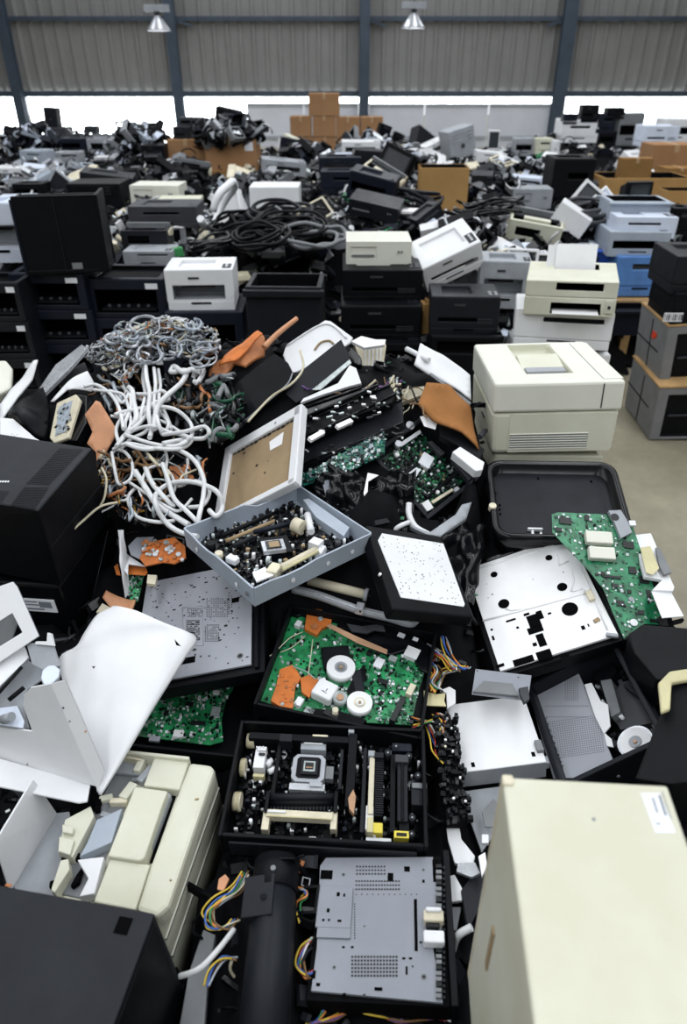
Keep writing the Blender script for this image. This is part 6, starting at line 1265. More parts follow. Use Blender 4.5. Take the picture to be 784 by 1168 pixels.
a, b = P(*cS(252, 110), 1.06), P(*cS(350, 160), 1.06); mb = MB(); mb.tube([a, b], .009, 'white', 10); tag(mb.build('plastic_rod', origin=True), 'short white rod poking out beside the white panel', 'rod')
S('metal_sheet', 'grey metal sheet edge under the white panel', 'sheet', [(350, 222), (360, 215), (540, 348), (535, 362), (440, 290)], .085, (34, 10), .004, 'mid_grey', cr=cS)
S('cream_surround', 'cream rectangular frame behind the dark green drive unit', 'frame', [(230, 290), (330, 275), (335, 310), (250, 340), (225, 350)], .04, (24, 0), .02, 'ivory', cr=cS)
S('paper_piece', 'torn white paper piece behind the drive unit', 'paper', [(310, 412), (360, 402), (395, 420), (380, 470), (330, 455)], .05, (30, 8), .002, 'paper', cr=cS)
S('white_block', 'small white casing right of the drive unit', 'casing', [(455, 570), (490, 545), (600, 615), (592, 650), (560, 655)], .03, (16, 6), .03, 'white', cr=cS, bevel=.003)
S('black_bracket', 'black bracket with holes behind the drive unit', 'bracket', [(390, 430), (430, 400), (450, 440), (600, 560), (580, 600), (480, 540), (400, 500)], .03, (24, 6), .02, 'black', cr=cS)
S('curved_bracket', 'light grey curved frame below the drive unit', 'frame', [(355, 930), (470, 850), (500, 800), (545, 780), (520, 860), (400, 950), (340, 940), (270, 900), (262, 870), (300, 905)], .01, (20, 0), .014, 'grey', cr=cS, warp=(-.02, .006, 9))
wire('white_hose', 'white curved hose below the drive unit', 'hose', [P(*cS(x, y), h) for x, y, h in ((262, 800, .80), (262, 850, .78), (290, 905, .76), (350, 940, .75))], .009, 'white')
wire('white_hose', 'second white hose end emerging left of the curved grey frame', 'hose', [P(*cS(x, y), h) for x, y, h in ((195, 920, .77), (225, 900, .785), (262, 885, .78))], .007, 'white')
# top: white cover, black panels, rails
def cover():
    o = S('white_cover', 'white lid with rounded corners at the top of the heap', 'lid', [(370, 165), (380, 135), (515, 45), (535, 48), (612, 105), (600, 125), (520, 175), (400, 232), (385, 200)], .06, (34, -6), .01, 'white', cr=cU, bevel=.004)
    mb = MB(); M = o.matrix_world
    mb.tube(smooth([Vector((*loc(M, *cU(x, y)), .003)) for x, y in ((480, 150), (500, 125), (530, 118), (545, 130))], 5), .004, 'tan_board', 6); mb.tube(smooth([Vector((*loc(M, *cU(x, y)), .004)) for x, y in ((385, 135), (515, 60), (590, 110))], 6), .003, 'white', 6); mb.build('moulded_edge', o)
cover()
S('black_board', 'smooth black panel leaning diagonally left of the white lid', 'panel', [(200, 270), (340, 160), (385, 190), (405, 230), (390, 270), (240, 395), (190, 380), (220, 330)], .05, (34, -24), .012, 'black', cr=cU, extra=lambda mb, M: mb.tube(smooth([Vector((*loc(M, *cU(x, y)), .003)) for x, y in ((405, 230), (385, 270), (310, 335), (240, 395))], 5), .003, 'grey', 6))  # grey tube along the lower right edge is a painted lit edge
S('charcoal_board', 'charcoal flat panel leaning over the white lid', 'panel', [(408, 240), (570, 112), (600, 170), (600, 200), (480, 290), (415, 330), (380, 300)], .09, (34, -20), .008, 'charcoal', cr=cU)
S('white_lever', 'white arm with a flared end under the charcoal panel', 'lever', [(430, 330), (440, 315), (560, 262), (600, 200), (622, 210), (640, 262), (600, 272), (510, 300), (450, 322)], .10, (26, -14), .01, 'white', cr=cU)
S('perforated_strip', 'silver speckled strip edge of the charcoal panel', 'strip', [(470, 285), (600, 180), (606, 192), (500, 285)], .105, (30, -16), .004, 'solder', cr=cU)
S('rubber_grip', 'glossy black rounded grip right of the charcoal panel', 'grip', [(592, 150), (608, 138), (640, 170), (640, 198), (620, 200)], .09, (30, -10), .03, 'black_gloss', cr=cU, bevel=.008)
S('white_canister', 'ribbed white plastic canister standing at the top right of the heap', 'canister', [(612, 120), (720, 115), (726, 135), (712, 235), (660, 225), (640, 190)], .04, (52, 0), .05, 'ivory', cr=cU, bevel=.006, extra=lambda mb, M: [mb.tube([Vector((*loc(M, *cU(655 + k * 13, 140)), .002)), Vector((*loc(M, *cU(652 + k * 13, 225)), .002))], .003, 'white', 6) for k in range(5)])
S('plastic_piece', 'crumpled white film on top of the ribbed canister', 'film', [(606, 118), (640, 100), (690, 112), (724, 112), (720, 130), (650, 140)], .09, (20, 0), .012, 'paper', cr=cU)
# long black rails
for i, (pts, dz, m, lab) in enumerate((([(390, 420), (480, 360), (740, 270), (760, 300), (745, 330), (600, 380), (420, 470), (385, 480)], .08, 'black', 'upper long black rail with white chips lying across the heap'), ([(380, 500), (560, 400), (780, 320), (785, 400), (700, 440), (560, 500), (400, 560)], .04, 'charcoal', 'broad lower black rail above the teal strip'), ([(440, 350), (560, 300), (640, 280), (700, 270), (690, 285), (540, 340), (450, 380)], .1, 'black_gloss', 'narrow glossy black rail behind the framed tan board'))):
    o = S('printer_rail', lab, 'rail', pts, dz, (24, -10), .03, m, cr=cU, bevel=.003)
    mb = MB(); M = o.matrix_world; rnd = random.Random(i)
    for a, b in ((pts[0], pts[2]), (pts[-1], pts[3])): mb.tube([Vector((*loc(M, *cU(*a)), .003)), Vector((*loc(M, *cU(*b)), .003))], .004, 'black_gloss', 6)
    for k in range(26): t = rnd.random(); p = (pts[0][0] * (1 - t) + pts[3][0] * t, (pts[0][1] * (1 - t) + pts[3][1] * t) + rnd.uniform(10, 60)); mb.box((*loc(M, *cU(*p)), .003), (rnd.uniform(.004, .02), .005, .006), rnd.choice(('dark_grey', 'solder', 'paper', 'chip', 'chip')), rnd.uniform(-40, 10))
    mb.build('ridge', o)
for a, b, lab in (((462, 458), (508, 432), 'white strip label left on the black rail'), ((556, 415), (606, 392), 'white strip label right on the black rail')):
    p, q = P(*cU(*a), 1.0), P(*cU(*b), 1.0); mb = MB(); v = q - p; mb.box((p + q) / 2, (v.length, .014, .01), 'paper', (24, 0, math.degrees(math.atan2(v.y, v.x)))); tag(mb.build('label_strip', origin=True), lab, 'label')
def teal():
    pts = [(370, 600), (440, 575), (600, 490), (715, 425), (722, 440), (720, 505), (600, 565), (520, 590), (440, 615), (390, 612)]
    o = S('glass_board', 'teal green crumbled board strip under the black rails', 'circuit board', pts, .02, (30, -8), .006, 'teal', cr=cU); M = o.matrix_world; mb = MB(); rnd = random.Random(9); pl = [loc(M, *cU(*p)) for p in pts]; ok = inside(pl)
    xs = [p[0] for p in pl]; ys = [p[1] for p in pl]; tiny(mb, (min(xs), max(xs), min(ys), max(ys)), 900, 71, 0, ('teal', 'solder', 'green_pcb', 'chip', 'blue_grey'), (6, 4, 3, 3, 2), (.003, .012), .006, ok); c = mb.build('crumbs', o); c['kind'] = 'stuff'
teal()
S('white_flap', 'lilac white flap lying below the teal strip', 'flap', [(505, 600), (600, 570), (610, 585), (560, 680), (520, 660)], .02, (20, 0), .004, 'lilac_steel', cr=cU)
# crumpled black sheet right of the tray
for i, (c4, lab) in enumerate((([(385, 600, .74), (470, 610, .74), (475, 535, .84), (395, 545, .84)], 'crumpled glossy black foil between the pale tray and the drive unit'), ([(480, 660, .66), (540, 690, .66), (556, 600, .74), (500, 590, .76)], 'black crumpled sheet between the dotted panel and the black tray'), ([(350, 560, .80), (400, 600, .78), (420, 545, .86), (380, 530, .86)], 'black wrinkled sheet under the teal strip'))):
    sheet('crumpled_sheet', lab, 'sheet', c4, 'black_gloss', .002, .02, .05, (22, 22), seed=i * 3 + 1)
S('torn_plastic', 'small torn white plastic scrap on the crumpled black foil', 'scrap', [(648, 640), (662, 570), (700, 578), (664, 600), (662, 635), (650, 650)], .07, (20, 0), .004, 'paper', cr=cU)
# left centre pieces below the cables
def orange_board():
    pts = [(478, 440), (520, 385), (600, 370), (636, 400), (640, 440), (600, 460), (560, 455), (500, 468)]
    o = S('orange_board', 'orange board with silver solder blobs left of the pale tray', 'circuit board', pts, .02, (16, 0), .006, 'orange', cr=cB); M = o.matrix_world; mb = MB(); rnd = random.Random(6)
    for k in range(40): x, y = rnd.uniform(490, 630), rnd.uniform(385, 455); mb.cyl((*loc(M, *cB(x, y)), 0), (*loc(M, *cB(x, y)), .006), rnd.uniform(.003, .008), rnd.choice(('orange', 'solder', 'rust_orange', 'white')), 8)
    mb.build('solder_blobs', o)
orange_board()
S('orange_piece', 'orange sheet above the small green board, left', 'scrap', [(440, 462), (500, 470), (508, 490), (500, 500), (442, 496)], .0, (10, 0), .004, 'orange', cr=cB)
S('orange_piece', 'thin orange strip beside the black printer edge', 'scrap', [(392, 470), (405, 460), (415, 500), (400, 498)], .0, (10, 0), .004, 'orange', cr=cB)
def sgreen():
    pts = [(440, 498), (496, 498), (474, 590), (446, 588)]; o = S('small_circuit_board', 'small green circuit board showing between white strap and metal underside', 'circuit board', pts, .0, (8, 0), .004, 'green_bright', cr=cB); M = o.matrix_world; mb = MB(); pl = [loc(M, *cB(*p)) for p in pts]
    tiny(mb, (min(p[0] for p in pl), max(p[0] for p in pl), min(p[1] for p in pl), max(p[1] for p in pl)), 90, 81, 0, s=(.002, .006), ok=inside(pl)); c = mb.build('surface_components', o); c['kind'] = 'stuff'
sgreen()
S('copper_flap', 'salmon coloured bent flap at the top edge of the white printer cover', 'flap', [(358, 590), (370, 564), (470, 595), (458, 628), (390, 622)], .02, (14, 0), .006, 'salmon', cr=cB, warp=(.02, .01, 8))
S('cream_tab', 'cream plastic tab beside the salmon flap', 'tab', [(330, 628), (352, 596), (395, 620), (385, 634)], .03, (14, 0), .008, 'ivory', cr=cB)
sheet('white_strap', 'white curved strap running down beside the black printers', 'strap', [(*cB(405, 345), .78), (*cB(425, 345), .78), (*cB(450, 580), .62), (*cB(430, 590), .62)], 'white', .003, .03, .01, (6, 16))
S('white_wedge', 'white wedge shaped plastic by the small green board', 'wedge', [(412, 400), (440, 430), (500, 470), (442, 462), (440, 500), (425, 480)], .01, (10, 0), .004, 'white', cr=cB)
S('white_block', 'small white block right of the small green board', 'block', [(508, 498), (540, 500), (534, 532), (504, 528)], .03, (8, 0), .012, 'ivory', cr=cB)
S('grey_cloth', 'grey silver foil piece left of the orange board', 'foil', [(440, 400), (470, 370), (530, 368), (500, 420), (480, 445), (450, 430)], .01, (10, 0), .004, 'lilac_steel', cr=cB)
# debris right of the chassis
for pts, m, lab, hc in ((((85, 100), (100, 120), (120, 250), (160, 300), (150, 340), (100, 320), (80, 250), (65, 130)), 'white', 'white broken plastic arm between the chassis and the cream tower', .52), (((78, 360), (100, 355), (125, 400), (128, 430), (84, 436)), 'white', 'white plastic hook lower right of the black chassis', .5), (((88, 450), (120, 450), (105, 520), (88, 516)), 'grey', 'grey tab under the white plastic hook', .48), (((110, 320), (160, 318), (176, 350), (150, 362), (105, 345)), 'silver', 'silver clamp beside the white broken arm', .52), (((170, 300), (190, 288), (196, 330), (180, 360)), 'paper', 'small white piece wedged by the cream tower', .54), (((180, 236), (200, 236), (200, 262), (180, 262)), 'white', 'tiny white tab right of the grey plates', .54)):
    slab('plastic_fragment', lab, 'fragment', list(pts), hc, (10, -8), .012, m, cr=c8)
slab('metal_plate', 'grey folded metal plate between the flat white box and the black chassis', 'plate', [(120, 110), (235, 95), (240, 200), (180, 290), (140, 180)], .47, (8, 0), .006, 'grey', cr=c8)
slab('metal_plate', 'smaller grey plate lying over the folded metal plate', 'plate', [(180, 170), (215, 130), (232, 150), (215, 215), (190, 215)], .50, (8, 0), .004, 'mid_grey', cr=c8)
slab('black_board', 'black angled panel behind the cream tower\'s left corner', 'panel', [(120, 400), (200, 290), (190, 420), (140, 520)], .5, (4, 10), .01, 'charcoal', cr=c8)
S('yellow_paper', 'yellow paper scrap beside the green board unit', 'paper', [(660, 400), (710, 415), (745, 410), (740, 440), (748, 462), (662, 458)], .03, (10, 0), .004, 'yellowed', cr=cC, hc=.58)
S('white_disc', 'white curved plastic behind the yellow paper scrap', 'casing', [(722, 400), (760, 385), (784, 400), (784, 450), (750, 470), (748, 410)], .0, (10, 0), .006, 'white', cr=cC, hc=.56)
slab('metal_bar', 'long silver bar with dark joints at the bottom left among wires', 'bar', [(205, 1168), (215, 1110), (232, 1060), (246, 1066), (238, 1110), (232, 1185), (208, 1185)], .49, (0, 0), .02, 'mid_grey', bevel=.002)
slab('orange_clip', 'orange clip in the wires right of the opened cream printer', 'clip', [c7(*p) for p in ((108, 92), (124, 80), (134, 92), (120, 122), (104, 118))], .53, (8, 0), .008, 'salmon')
# ------------------------------------------------------------------ cables
WC = 'white_cable'
def cab(label, pts, r, m=WC, cr=cL, dz=.05, name='white_cable', cat='cable', var=.02, group=None, seed=0):
    rnd = random.Random(seed + len(pts)); w = []
    for p in pts:
        x, y = cr(p[0], p[1]); w.append(Q(x, y, dz + (p[2] if len(p) > 2 else rnd.uniform(-var, var) * .55)))
    return wire(name, label, cat, w, r * (.74 if m == WC else .8), m, group)
CABS = [
 ('white cable arching widest over the middle of the tangle', [(395, 372), (430, 360), (520, 345), (600, 352), (655, 400), (655, 450), (600, 480), (520, 470), (430, 440)], .0085),
 ('white cable looping at the right end of the tangle', [(560, 440), (640, 428), (700, 412), (720, 432), (700, 452), (640, 455), (560, 470)], .009),
 ('thick white cable bending from the silver knot to the loops', [(690, 225), (660, 215), (630, 225), (600, 205), (590, 225), (640, 220), (625, 260), (570, 310), (540, 350), (530, 420)], .012),
 ('white cable falling straight through the middle of the tangle', [(500, 200), (505, 250), (515, 300), (510, 360), (520, 420), (515, 450)], .010),
 ('second white cable falling beside the straight one', [(530, 210), (535, 270), (530, 330), (545, 400), (560, 440)], .008),
 ('white cable curving down the left of the tangle', [(290, 275), (330, 268), (380, 300), (410, 350), (425, 420)], .008),
 ('white cable crossing at the left of the orange board piece', [(320, 285), (360, 290), (420, 300), (440, 340), (450, 400), (430, 440)], .0065),
 ('white cable running in low loops at the tangle centre', [(400, 480), (450, 430), (520, 410), (580, 430), (650, 450), (600, 475), (500, 490), (430, 470)], .008),
 ('lower white cable with flat loop below the centre', [(390, 490), (440, 470), (520, 485), (600, 490), (640, 480), (660, 460)], .0075),
 ('long white cable sweeping down the right side to the pale tray', [(560, 480), (620, 495), (670, 530), (700, 590), (700, 650), (685, 720), (680, 760)], .009),
 ('white cable ring around the pale tray corner', [(680, 790), (620, 775), (570, 740), (535, 680), (540, 640), (580, 610), (640, 600), (700, 612), (750, 640), (765, 690), (745, 720), (720, 700)], .0095),
 ('white cable coil hanging below the tangle', [(560, 540), (580, 600), (600, 660), (640, 700), (680, 740)], .009),
 ('thick white cable sloping to the right in the lower tangle', [(465, 565), (500, 620), (540, 680), (600, 720), (650, 750)], .011),
 ('thick white cable beside the sloping one', [(500, 550), (520, 600), (560, 650), (600, 690)], .010),
 ('white cable loop beside the light brown board', [(390, 490), (430, 500), (455, 540), (450, 590), (410, 610), (395, 560), (385, 500)], .0065),
 ('white cable end curled at the top of the tangle', [(440, 275), (455, 290), (460, 330), (470, 380), (450, 420)], .012),
 ('pale cable running under the right loops', [(440, 600), (500, 640), (580, 690), (620, 700), (660, 660)], .006),
 ('short white cable under the orange square scrap', [(620, 610), (680, 600), (720, 630), (700, 680), (650, 690)], .008),
 ('white cable hooked over the silver knot', [(640, 175), (680, 190), (700, 220), (680, 260), (665, 250), (670, 225)], .011),
 ('white cable bent over beside the second loop', [(470, 300), (520, 300), (560, 290), (580, 320), (530, 330), (490, 370)], .009),
 ('white cable in a wide low arc left of the centre', [(410, 470), (400, 420), (430, 370), (480, 350), (540, 360), (580, 400), (560, 440)], .0075),
 ('white cable crossing under the widest loop', [(380, 375), (440, 385), (500, 380), (560, 395), (620, 430)], .007),
 ('white cable rising from the light brown board to the centre', [(400, 480), (430, 440), (480, 400), (520, 350), (545, 300)], .0085),
 ('white cable rising beside the brown board, slightly lower', [(410, 495), (450, 455), (500, 430), (545, 380), (560, 320)], .0075),
 ('thin white cable dropping through the small square scrap', [(560, 470), (575, 520), (570, 580), (590, 640), (620, 680)], .006),
 ('thin white cable ring inside the lower tangle', [(500, 560), (550, 545), (590, 580), (600, 630), (560, 660), (510, 640), (490, 600), (505, 560)], .006),
 ('white cable looped under the lower ring', [(470, 620), (440, 660), (470, 720), (540, 740), (600, 735)], .007),
 ('white cable bundle strand left of the straight pair', [(495, 205), (492, 250), (500, 300), (490, 350), (480, 400)], .008),
 ('white cable bundle strand right of the straight pair', [(545, 215), (552, 270), (548, 320), (575, 380), (590, 420)], .0075),
 ('white cable with a kink at the top left', [(350, 300), (385, 290), (420, 330), (445, 300), (450, 350), (430, 400), (440, 440)], .0075)]
for i, (lab, pts, r) in enumerate(CABS): cab(lab, pts, r, seed=i, dz=.075 if i < 12 else .06)
cab('thin yellow cable branching across the black printers', [(350, 132, .06), (366, 170, .06), (360, 230, .05), (345, 262, .04)], .004, 'w_pale', cB, .02, 'yellow_cable')
cab('thin yellow cable lying down over the black printers', [(405, 250, .05), (345, 265, .06), (290, 310, .06), (235, 360, .07), (203, 396, .08)], .0042, 'w_pale', cB, .02, 'yellow_cable')
cab('white cable tail at the left beside the yellow cable', [(345, 285, .0), (400, 255, .0), (430, 210, .0), (420, 180, .0)], .004, WC, cB, .03)
wire('white_cable', 'loose white cable crossing the wires right of the opened cream printer', 'cable', [P(*c5(x, y), h) for x, y, h in ((595, 795, .56), (660, 770, .58), (720, 710, .58), (775, 640, .56))], .005, WC)
wire('white_cable', 'short white cable at the left side of the cream tower', 'cable', [P(*c8(x, y), h) for x, y, h in ((95, 575, .5), (110, 535, .54), (150, 510, .56))], .007, WC)
wire('white_cable', 'thin pale cable rising at the top of the heap beside the white lid', 'cable', [P(*cU(x, y), h) for x, y, h in ((250, 395, 1.0), (330, 310, 1.04), (400, 265, 1.08), (440, 210, 1.10), (430, 150, 1.12))], .0035, 'w_pale')
# braided tangle of flat silver cable on top
def silver_knot():
    rnd = random.Random(12); mb = MB(); ms = ['silver', 'solder', 'grey', 'white_cable', 'w_pale', 'rust_orange', 'black', 'dark_grey', 'blue_grey', 'w_brown', 'steel']; wt = [6, 6, 4, 5, 3, 3, 6, 4, 3, 2, 5]; bag = [m for m, w in zip(ms, wt) for _ in range(w)]
    region = [(362, 100), (450, 70), (560, 30), (640, 40), (745, 75), (765, 150), (700, 190), (600, 170), (500, 200), (430, 260), (370, 230), (300, 180), (290, 140)]
    ok = inside(region); n = 0; cx, cy = 540, 120
    while n < 210:
        x, y = rnd.uniform(290, 765), rnd.uniform(30, 260)
        if not ok(x, y): continue
        n += 1; turn = rnd.choice((-.75, .75, .3, -.3, 0)); a = rnd.uniform(0, 6.28); pts = []; hz = rnd.uniform(-.04, .05); q = Vector((x, y))
        for k in range(10):
            px, py = cL(q.x, q.y); pts.append(Q(px, py, .03 + hz + rnd.uniform(-.015, .015))); a += turn + rnd.uniform(-.35, .35); st = rnd.uniform(12, 26); nq = q + Vector((math.cos(a), math.sin(a) * .7)) * st
            if ok(nq.x, nq.y): q = nq
            else: a += 2.4
        mb.tube(smooth(pts, 4), rnd.choice((.0018, .0025, .0035, .006)), rnd.choice(bag), 6, flat=rnd.choice((1, 1, .35)))
    for i in range(420):
        x, y = rnd.uniform(290, 765), rnd.uniform(30, 260)
        if ok(x, y): p = Q(*cL(x, y), rnd.uniform(-.02, .07)); mb.box(p, (rnd.uniform(.004, .02), rnd.uniform(.003, .01), rnd.uniform(.002, .006)), rnd.choice(bag), (rnd.uniform(-60, 60), rnd.uniform(-60, 60), rnd.uniform(0, 180)))
    tag(mb.build('cable_tangle', origin=True), 'matted tangle of silver flat cables and connectors crowning the heap', 'cable tangle', None, 'stuff')
silver_knot()
def ribbon_loops():
    rnd = random.Random(33)
    for i in range(26):
        x, y = rnd.uniform(390, 730), rnd.uniform(55, 190); R = rnd.uniform(20, 48); a0 = rnd.uniform(0, 6.28); sw = rnd.uniform(3.2, 6); el = rnd.uniform(.4, .8); ph = rnd.uniform(-.5, .5); pts = []
        for k in range(9):
            a = a0 + sw * k / 8; u, v = R * math.cos(a), R * el * math.sin(a); px, py = cL(x + u * math.cos(ph) - v * math.sin(ph), y + u * math.sin(ph) + v * math.cos(ph)); pts.append(Q(px, py, .085 + .012 * math.sin(a * 2 + i) + rnd.uniform(-.004, .004)))
        wire('ribbon_cable', 'looped silver ribbon cable lying on the crown of the tangled heap', 'cable', pts, rnd.choice((.0035, .0045, .006)), rnd.choice(('silver', 'silver', 'steel', 'blue_grey', 'solder', 'grey')), 'silver ribbon cables on the crown of the heap', 6, 5)
ribbon_loops()
def loose_wires(n, region, cr, dz, ms, rr, name, label, seed, st=(14, 30), k0=7, hz=.03):
    rnd = random.Random(seed); mb = MB(); ok = inside(region); xs = [p[0] for p in region]; ys = [p[1] for p in region]; c = 0
    while c < n:
        x, y = rnd.uniform(min(xs), max(xs)), rnd.uniform(min(ys), max(ys))
        if not ok(x, y): continue
        c += 1; a = rnd.uniform(0, 6.28); pts = []; q = Vector((x, y)); z0 = rnd.uniform(-hz, hz)
        for k in range(k0):
            px, py = cr(q.x, q.y); pts.append(Q(px, py, dz + z0 + rnd.uniform(-.01, .01))); a += rnd.uniform(-.8, .8); nq = q + Vector((math.cos(a), math.sin(a))) * rnd.uniform(*st)
            if ok(nq.x, nq.y): q = nq
            else: a += 2.6
        mb.tube(smooth(pts, 4), rnd.choice(rr), rnd.choice(ms), 6)
    tag(mb.build(name, origin=True), label, 'wires', None, 'stuff')
MIX = ['black', 'black', 'black', 'black_gloss', 'w_pale', 'w_grey', 'white_cable', 'w_brown', 'w_brown', 'rust_orange', 'charcoal', 'solder', 'dark_grey', 'amber', 'mid_grey']
loose_wires(70, [(330, 500), (430, 470), (520, 500), (700, 500), (740, 560), (640, 640), (600, 740), (480, 760), (420, 700), (350, 640)], cL, .035, MIX, (.002, .003, .005), 'loose_wires', 'mixed thin wires woven under the white cables', 21)
loose_wires(60, [(330, 200), (500, 200), (700, 260), (780, 330), (760, 420), (560, 340), (400, 380), (300, 320)], cL, .03, MIX, (.0025, .004, .006), 'loose_wires', 'dark and silver wires between the silver tangle and the white cables', 22)
loose_wires(36, [(330, 520), (400, 560), (440, 640), (470, 700), (440, 760), (400, 700), (360, 640)], cL, .03, MIX, (.002, .004), 'loose_wires', 'wires spilling down beside the vented black printer', 23)
loose_wires(40, [(380, 260), (640, 290), (700, 240), (780, 240), (780, 330), (700, 330), (600, 330)], cU, .06, ['w_pale', 'w_brown', 'black', 'w_violet', 'solder'], (.002, .004), 'loose_wires', 'brown wires around the glossy black grip', 24)
loose_wires(50, [(0, 240), (200, 230), (240, 330), (200, 420), (120, 480), (0, 420)], cU, .03, ['black', 'charcoal', 'green_dark', 'dark_grey', 'mid_grey', 'solder'], (.003, .007, .01), 'loose_wires', 'dark green and black cables left of the black panel', 25)
loose_wires(46, [(60, 300), (140, 260), (240, 300), (240, 400), (180, 470), (120, 490), (80, 400)], cU, .04, ['black', 'black_gloss', 'charcoal', 'green_dark', 'black', 'mid_grey'], (.003, .006, .009), 'loose_wires', 'black cables filling the gap left of the framed tan board', 27)
loose_wires(12, [(190, 290), (260, 260), (440, 250), (440, 330), (340, 420), (220, 420)], cS, .05, ['w_pale', 'black', 'w_brown', 'ivory'], (.002, .003), 'loose_wires', 'thin pale wires draped behind the drive unit', 26)
# coloured wire harnesses
def harness(label, runs, h, cr, r=.0019, cols=('w_yellow', 'w_red', 'w_blue', 'w_orange', 'w_green', 'w_grey', 'w_white', 'w_brown', 'black'), seed=0, spread=7):
    rnd = random.Random(seed); pts0 = [P(*cr(*runs[0]), h)]; rt = empty('wire_harness', TM(P(*cr(*runs[len(runs) // 2]), h - .01)), label, 'wires')
    for i, c in enumerate(cols):
        off = (i - len(cols) / 2) * spread / len(cols)
        wire('wire', None, None, [P(*cr(x + off * rnd.uniform(.5, 1.6) + rnd.uniform(-4, 4), y + off * rnd.uniform(-.6, .6) + rnd.uniform(-5, 5)), h + rnd.uniform(-.008, .012)) for x, y in runs], r, c, parent=rt, seg=6, k=5)
harness('yellow and blue wire harness right of the opened cream printer', [(172, 80), (150, 120), (110, 150), (85, 180), (95, 210), (125, 215), (150, 195)], .53, c7, seed=1, spread=26, cols=('w_yellow', 'w_yellow', 'w_blue', 'w_orange', 'w_green', 'w_grey', 'w_pale', 'w_brown'))
harness('wires running down along the silver bar at the bottom left', [(150, 290), (120, 290), (95, 320), (80, 360)], .53, c7, seed=2, spread=16, cols=('w_yellow', 'w_blue', 'w_brown', 'w_grey'))
harness('red and green wire loop beside the toner tube', [(340, 240), (318, 270), (312, 310), (330, 335), (350, 320)], .53, c7, seed=3, spread=16)
harness('small coloured wire twist above the toner tube\'s right side', [(305, 115), (325, 118), (325, 135), (305, 150), (312, 200)], .53, c7, seed=4, spread=12, cols=('w_yellow', 'w_blue', 'w_orange', 'w_grey', 'w_green'))
harness('yellow and orange wires along the bottom edge of the photo', [(330, 452), (390, 440), (440, 420), (500, 430), (560, 444), (640, 436)], .50, c7, seed=5, spread=16, cols=('w_yellow', 'w_yellow', 'w_orange', 'black', 'w_violet', 'w_brown'))
harness('grey and red ribbon wires at the bottom edge beneath the grey plate', [(550, 440), (600, 432), (650, 436), (700, 452)], .50, c7, seed=6, spread=18, cols=('w_grey', 'w_blue', 'w_red', 'w_white', 'w_violet'))
harness('green wire running up from the bottom edge', [(375, 390), (376, 410), (360, 440), (340, 455)], .51, c7, seed=7, spread=6, cols=('w_green', 'w_blue', 'w_orange'))
harness('dense coloured harness right of the green board unit', [(700, 240), (740, 270), (770, 300), (784, 320)], .60, cC, seed=8, spread=40)
harness('red and green wires right of the green board unit', [(700, 300), (710, 330), (690, 370), (720, 400)], .59, cC, seed=9, spread=40)
harness('coloured wires curling near the yellow paper scrap', [(640, 540), (680, 520), (720, 530), (735, 570), (750, 510), (720, 490)], .57, cC, seed=10, spread=36)
harness('blue and yellow wires below the dotted panel', [(380, 590), (395, 640), (420, 690), (460, 720), (480, 715)], .60, cD, seed=11, spread=30, cols=('w_yellow', 'w_blue', 'w_blue', 'w_orange', 'w_grey'))
harness('second coloured loop below the dotted panel', [(345, 690), (370, 650), (400, 700), (440, 725), (380, 740), (350, 800)], .58, cD, seed=12, spread=30)
harness('coloured wires squeezed beside the flat white box', [(30, 290), (70, 300), (90, 340), (100, 380), (130, 420)], .56, cO, seed=13, spread=26)
for x, y, lab in ((292, 700, 'black plastic bracket standing left of the green board unit'), (305, 650, 'black bracket between the metal underside and the tray')):
    mb = MB(); p = P(x, y, .62); mb.box(p, (.02, .14, .06), 'black', (0, 10, 14)); mb.box(p + Vector((.012, 0, .01)), (.008, .1, .03), 'dark_grey', (0, 10, 14)); tag(mb.build('plastic_bracket', origin=True), lab, 'bracket')
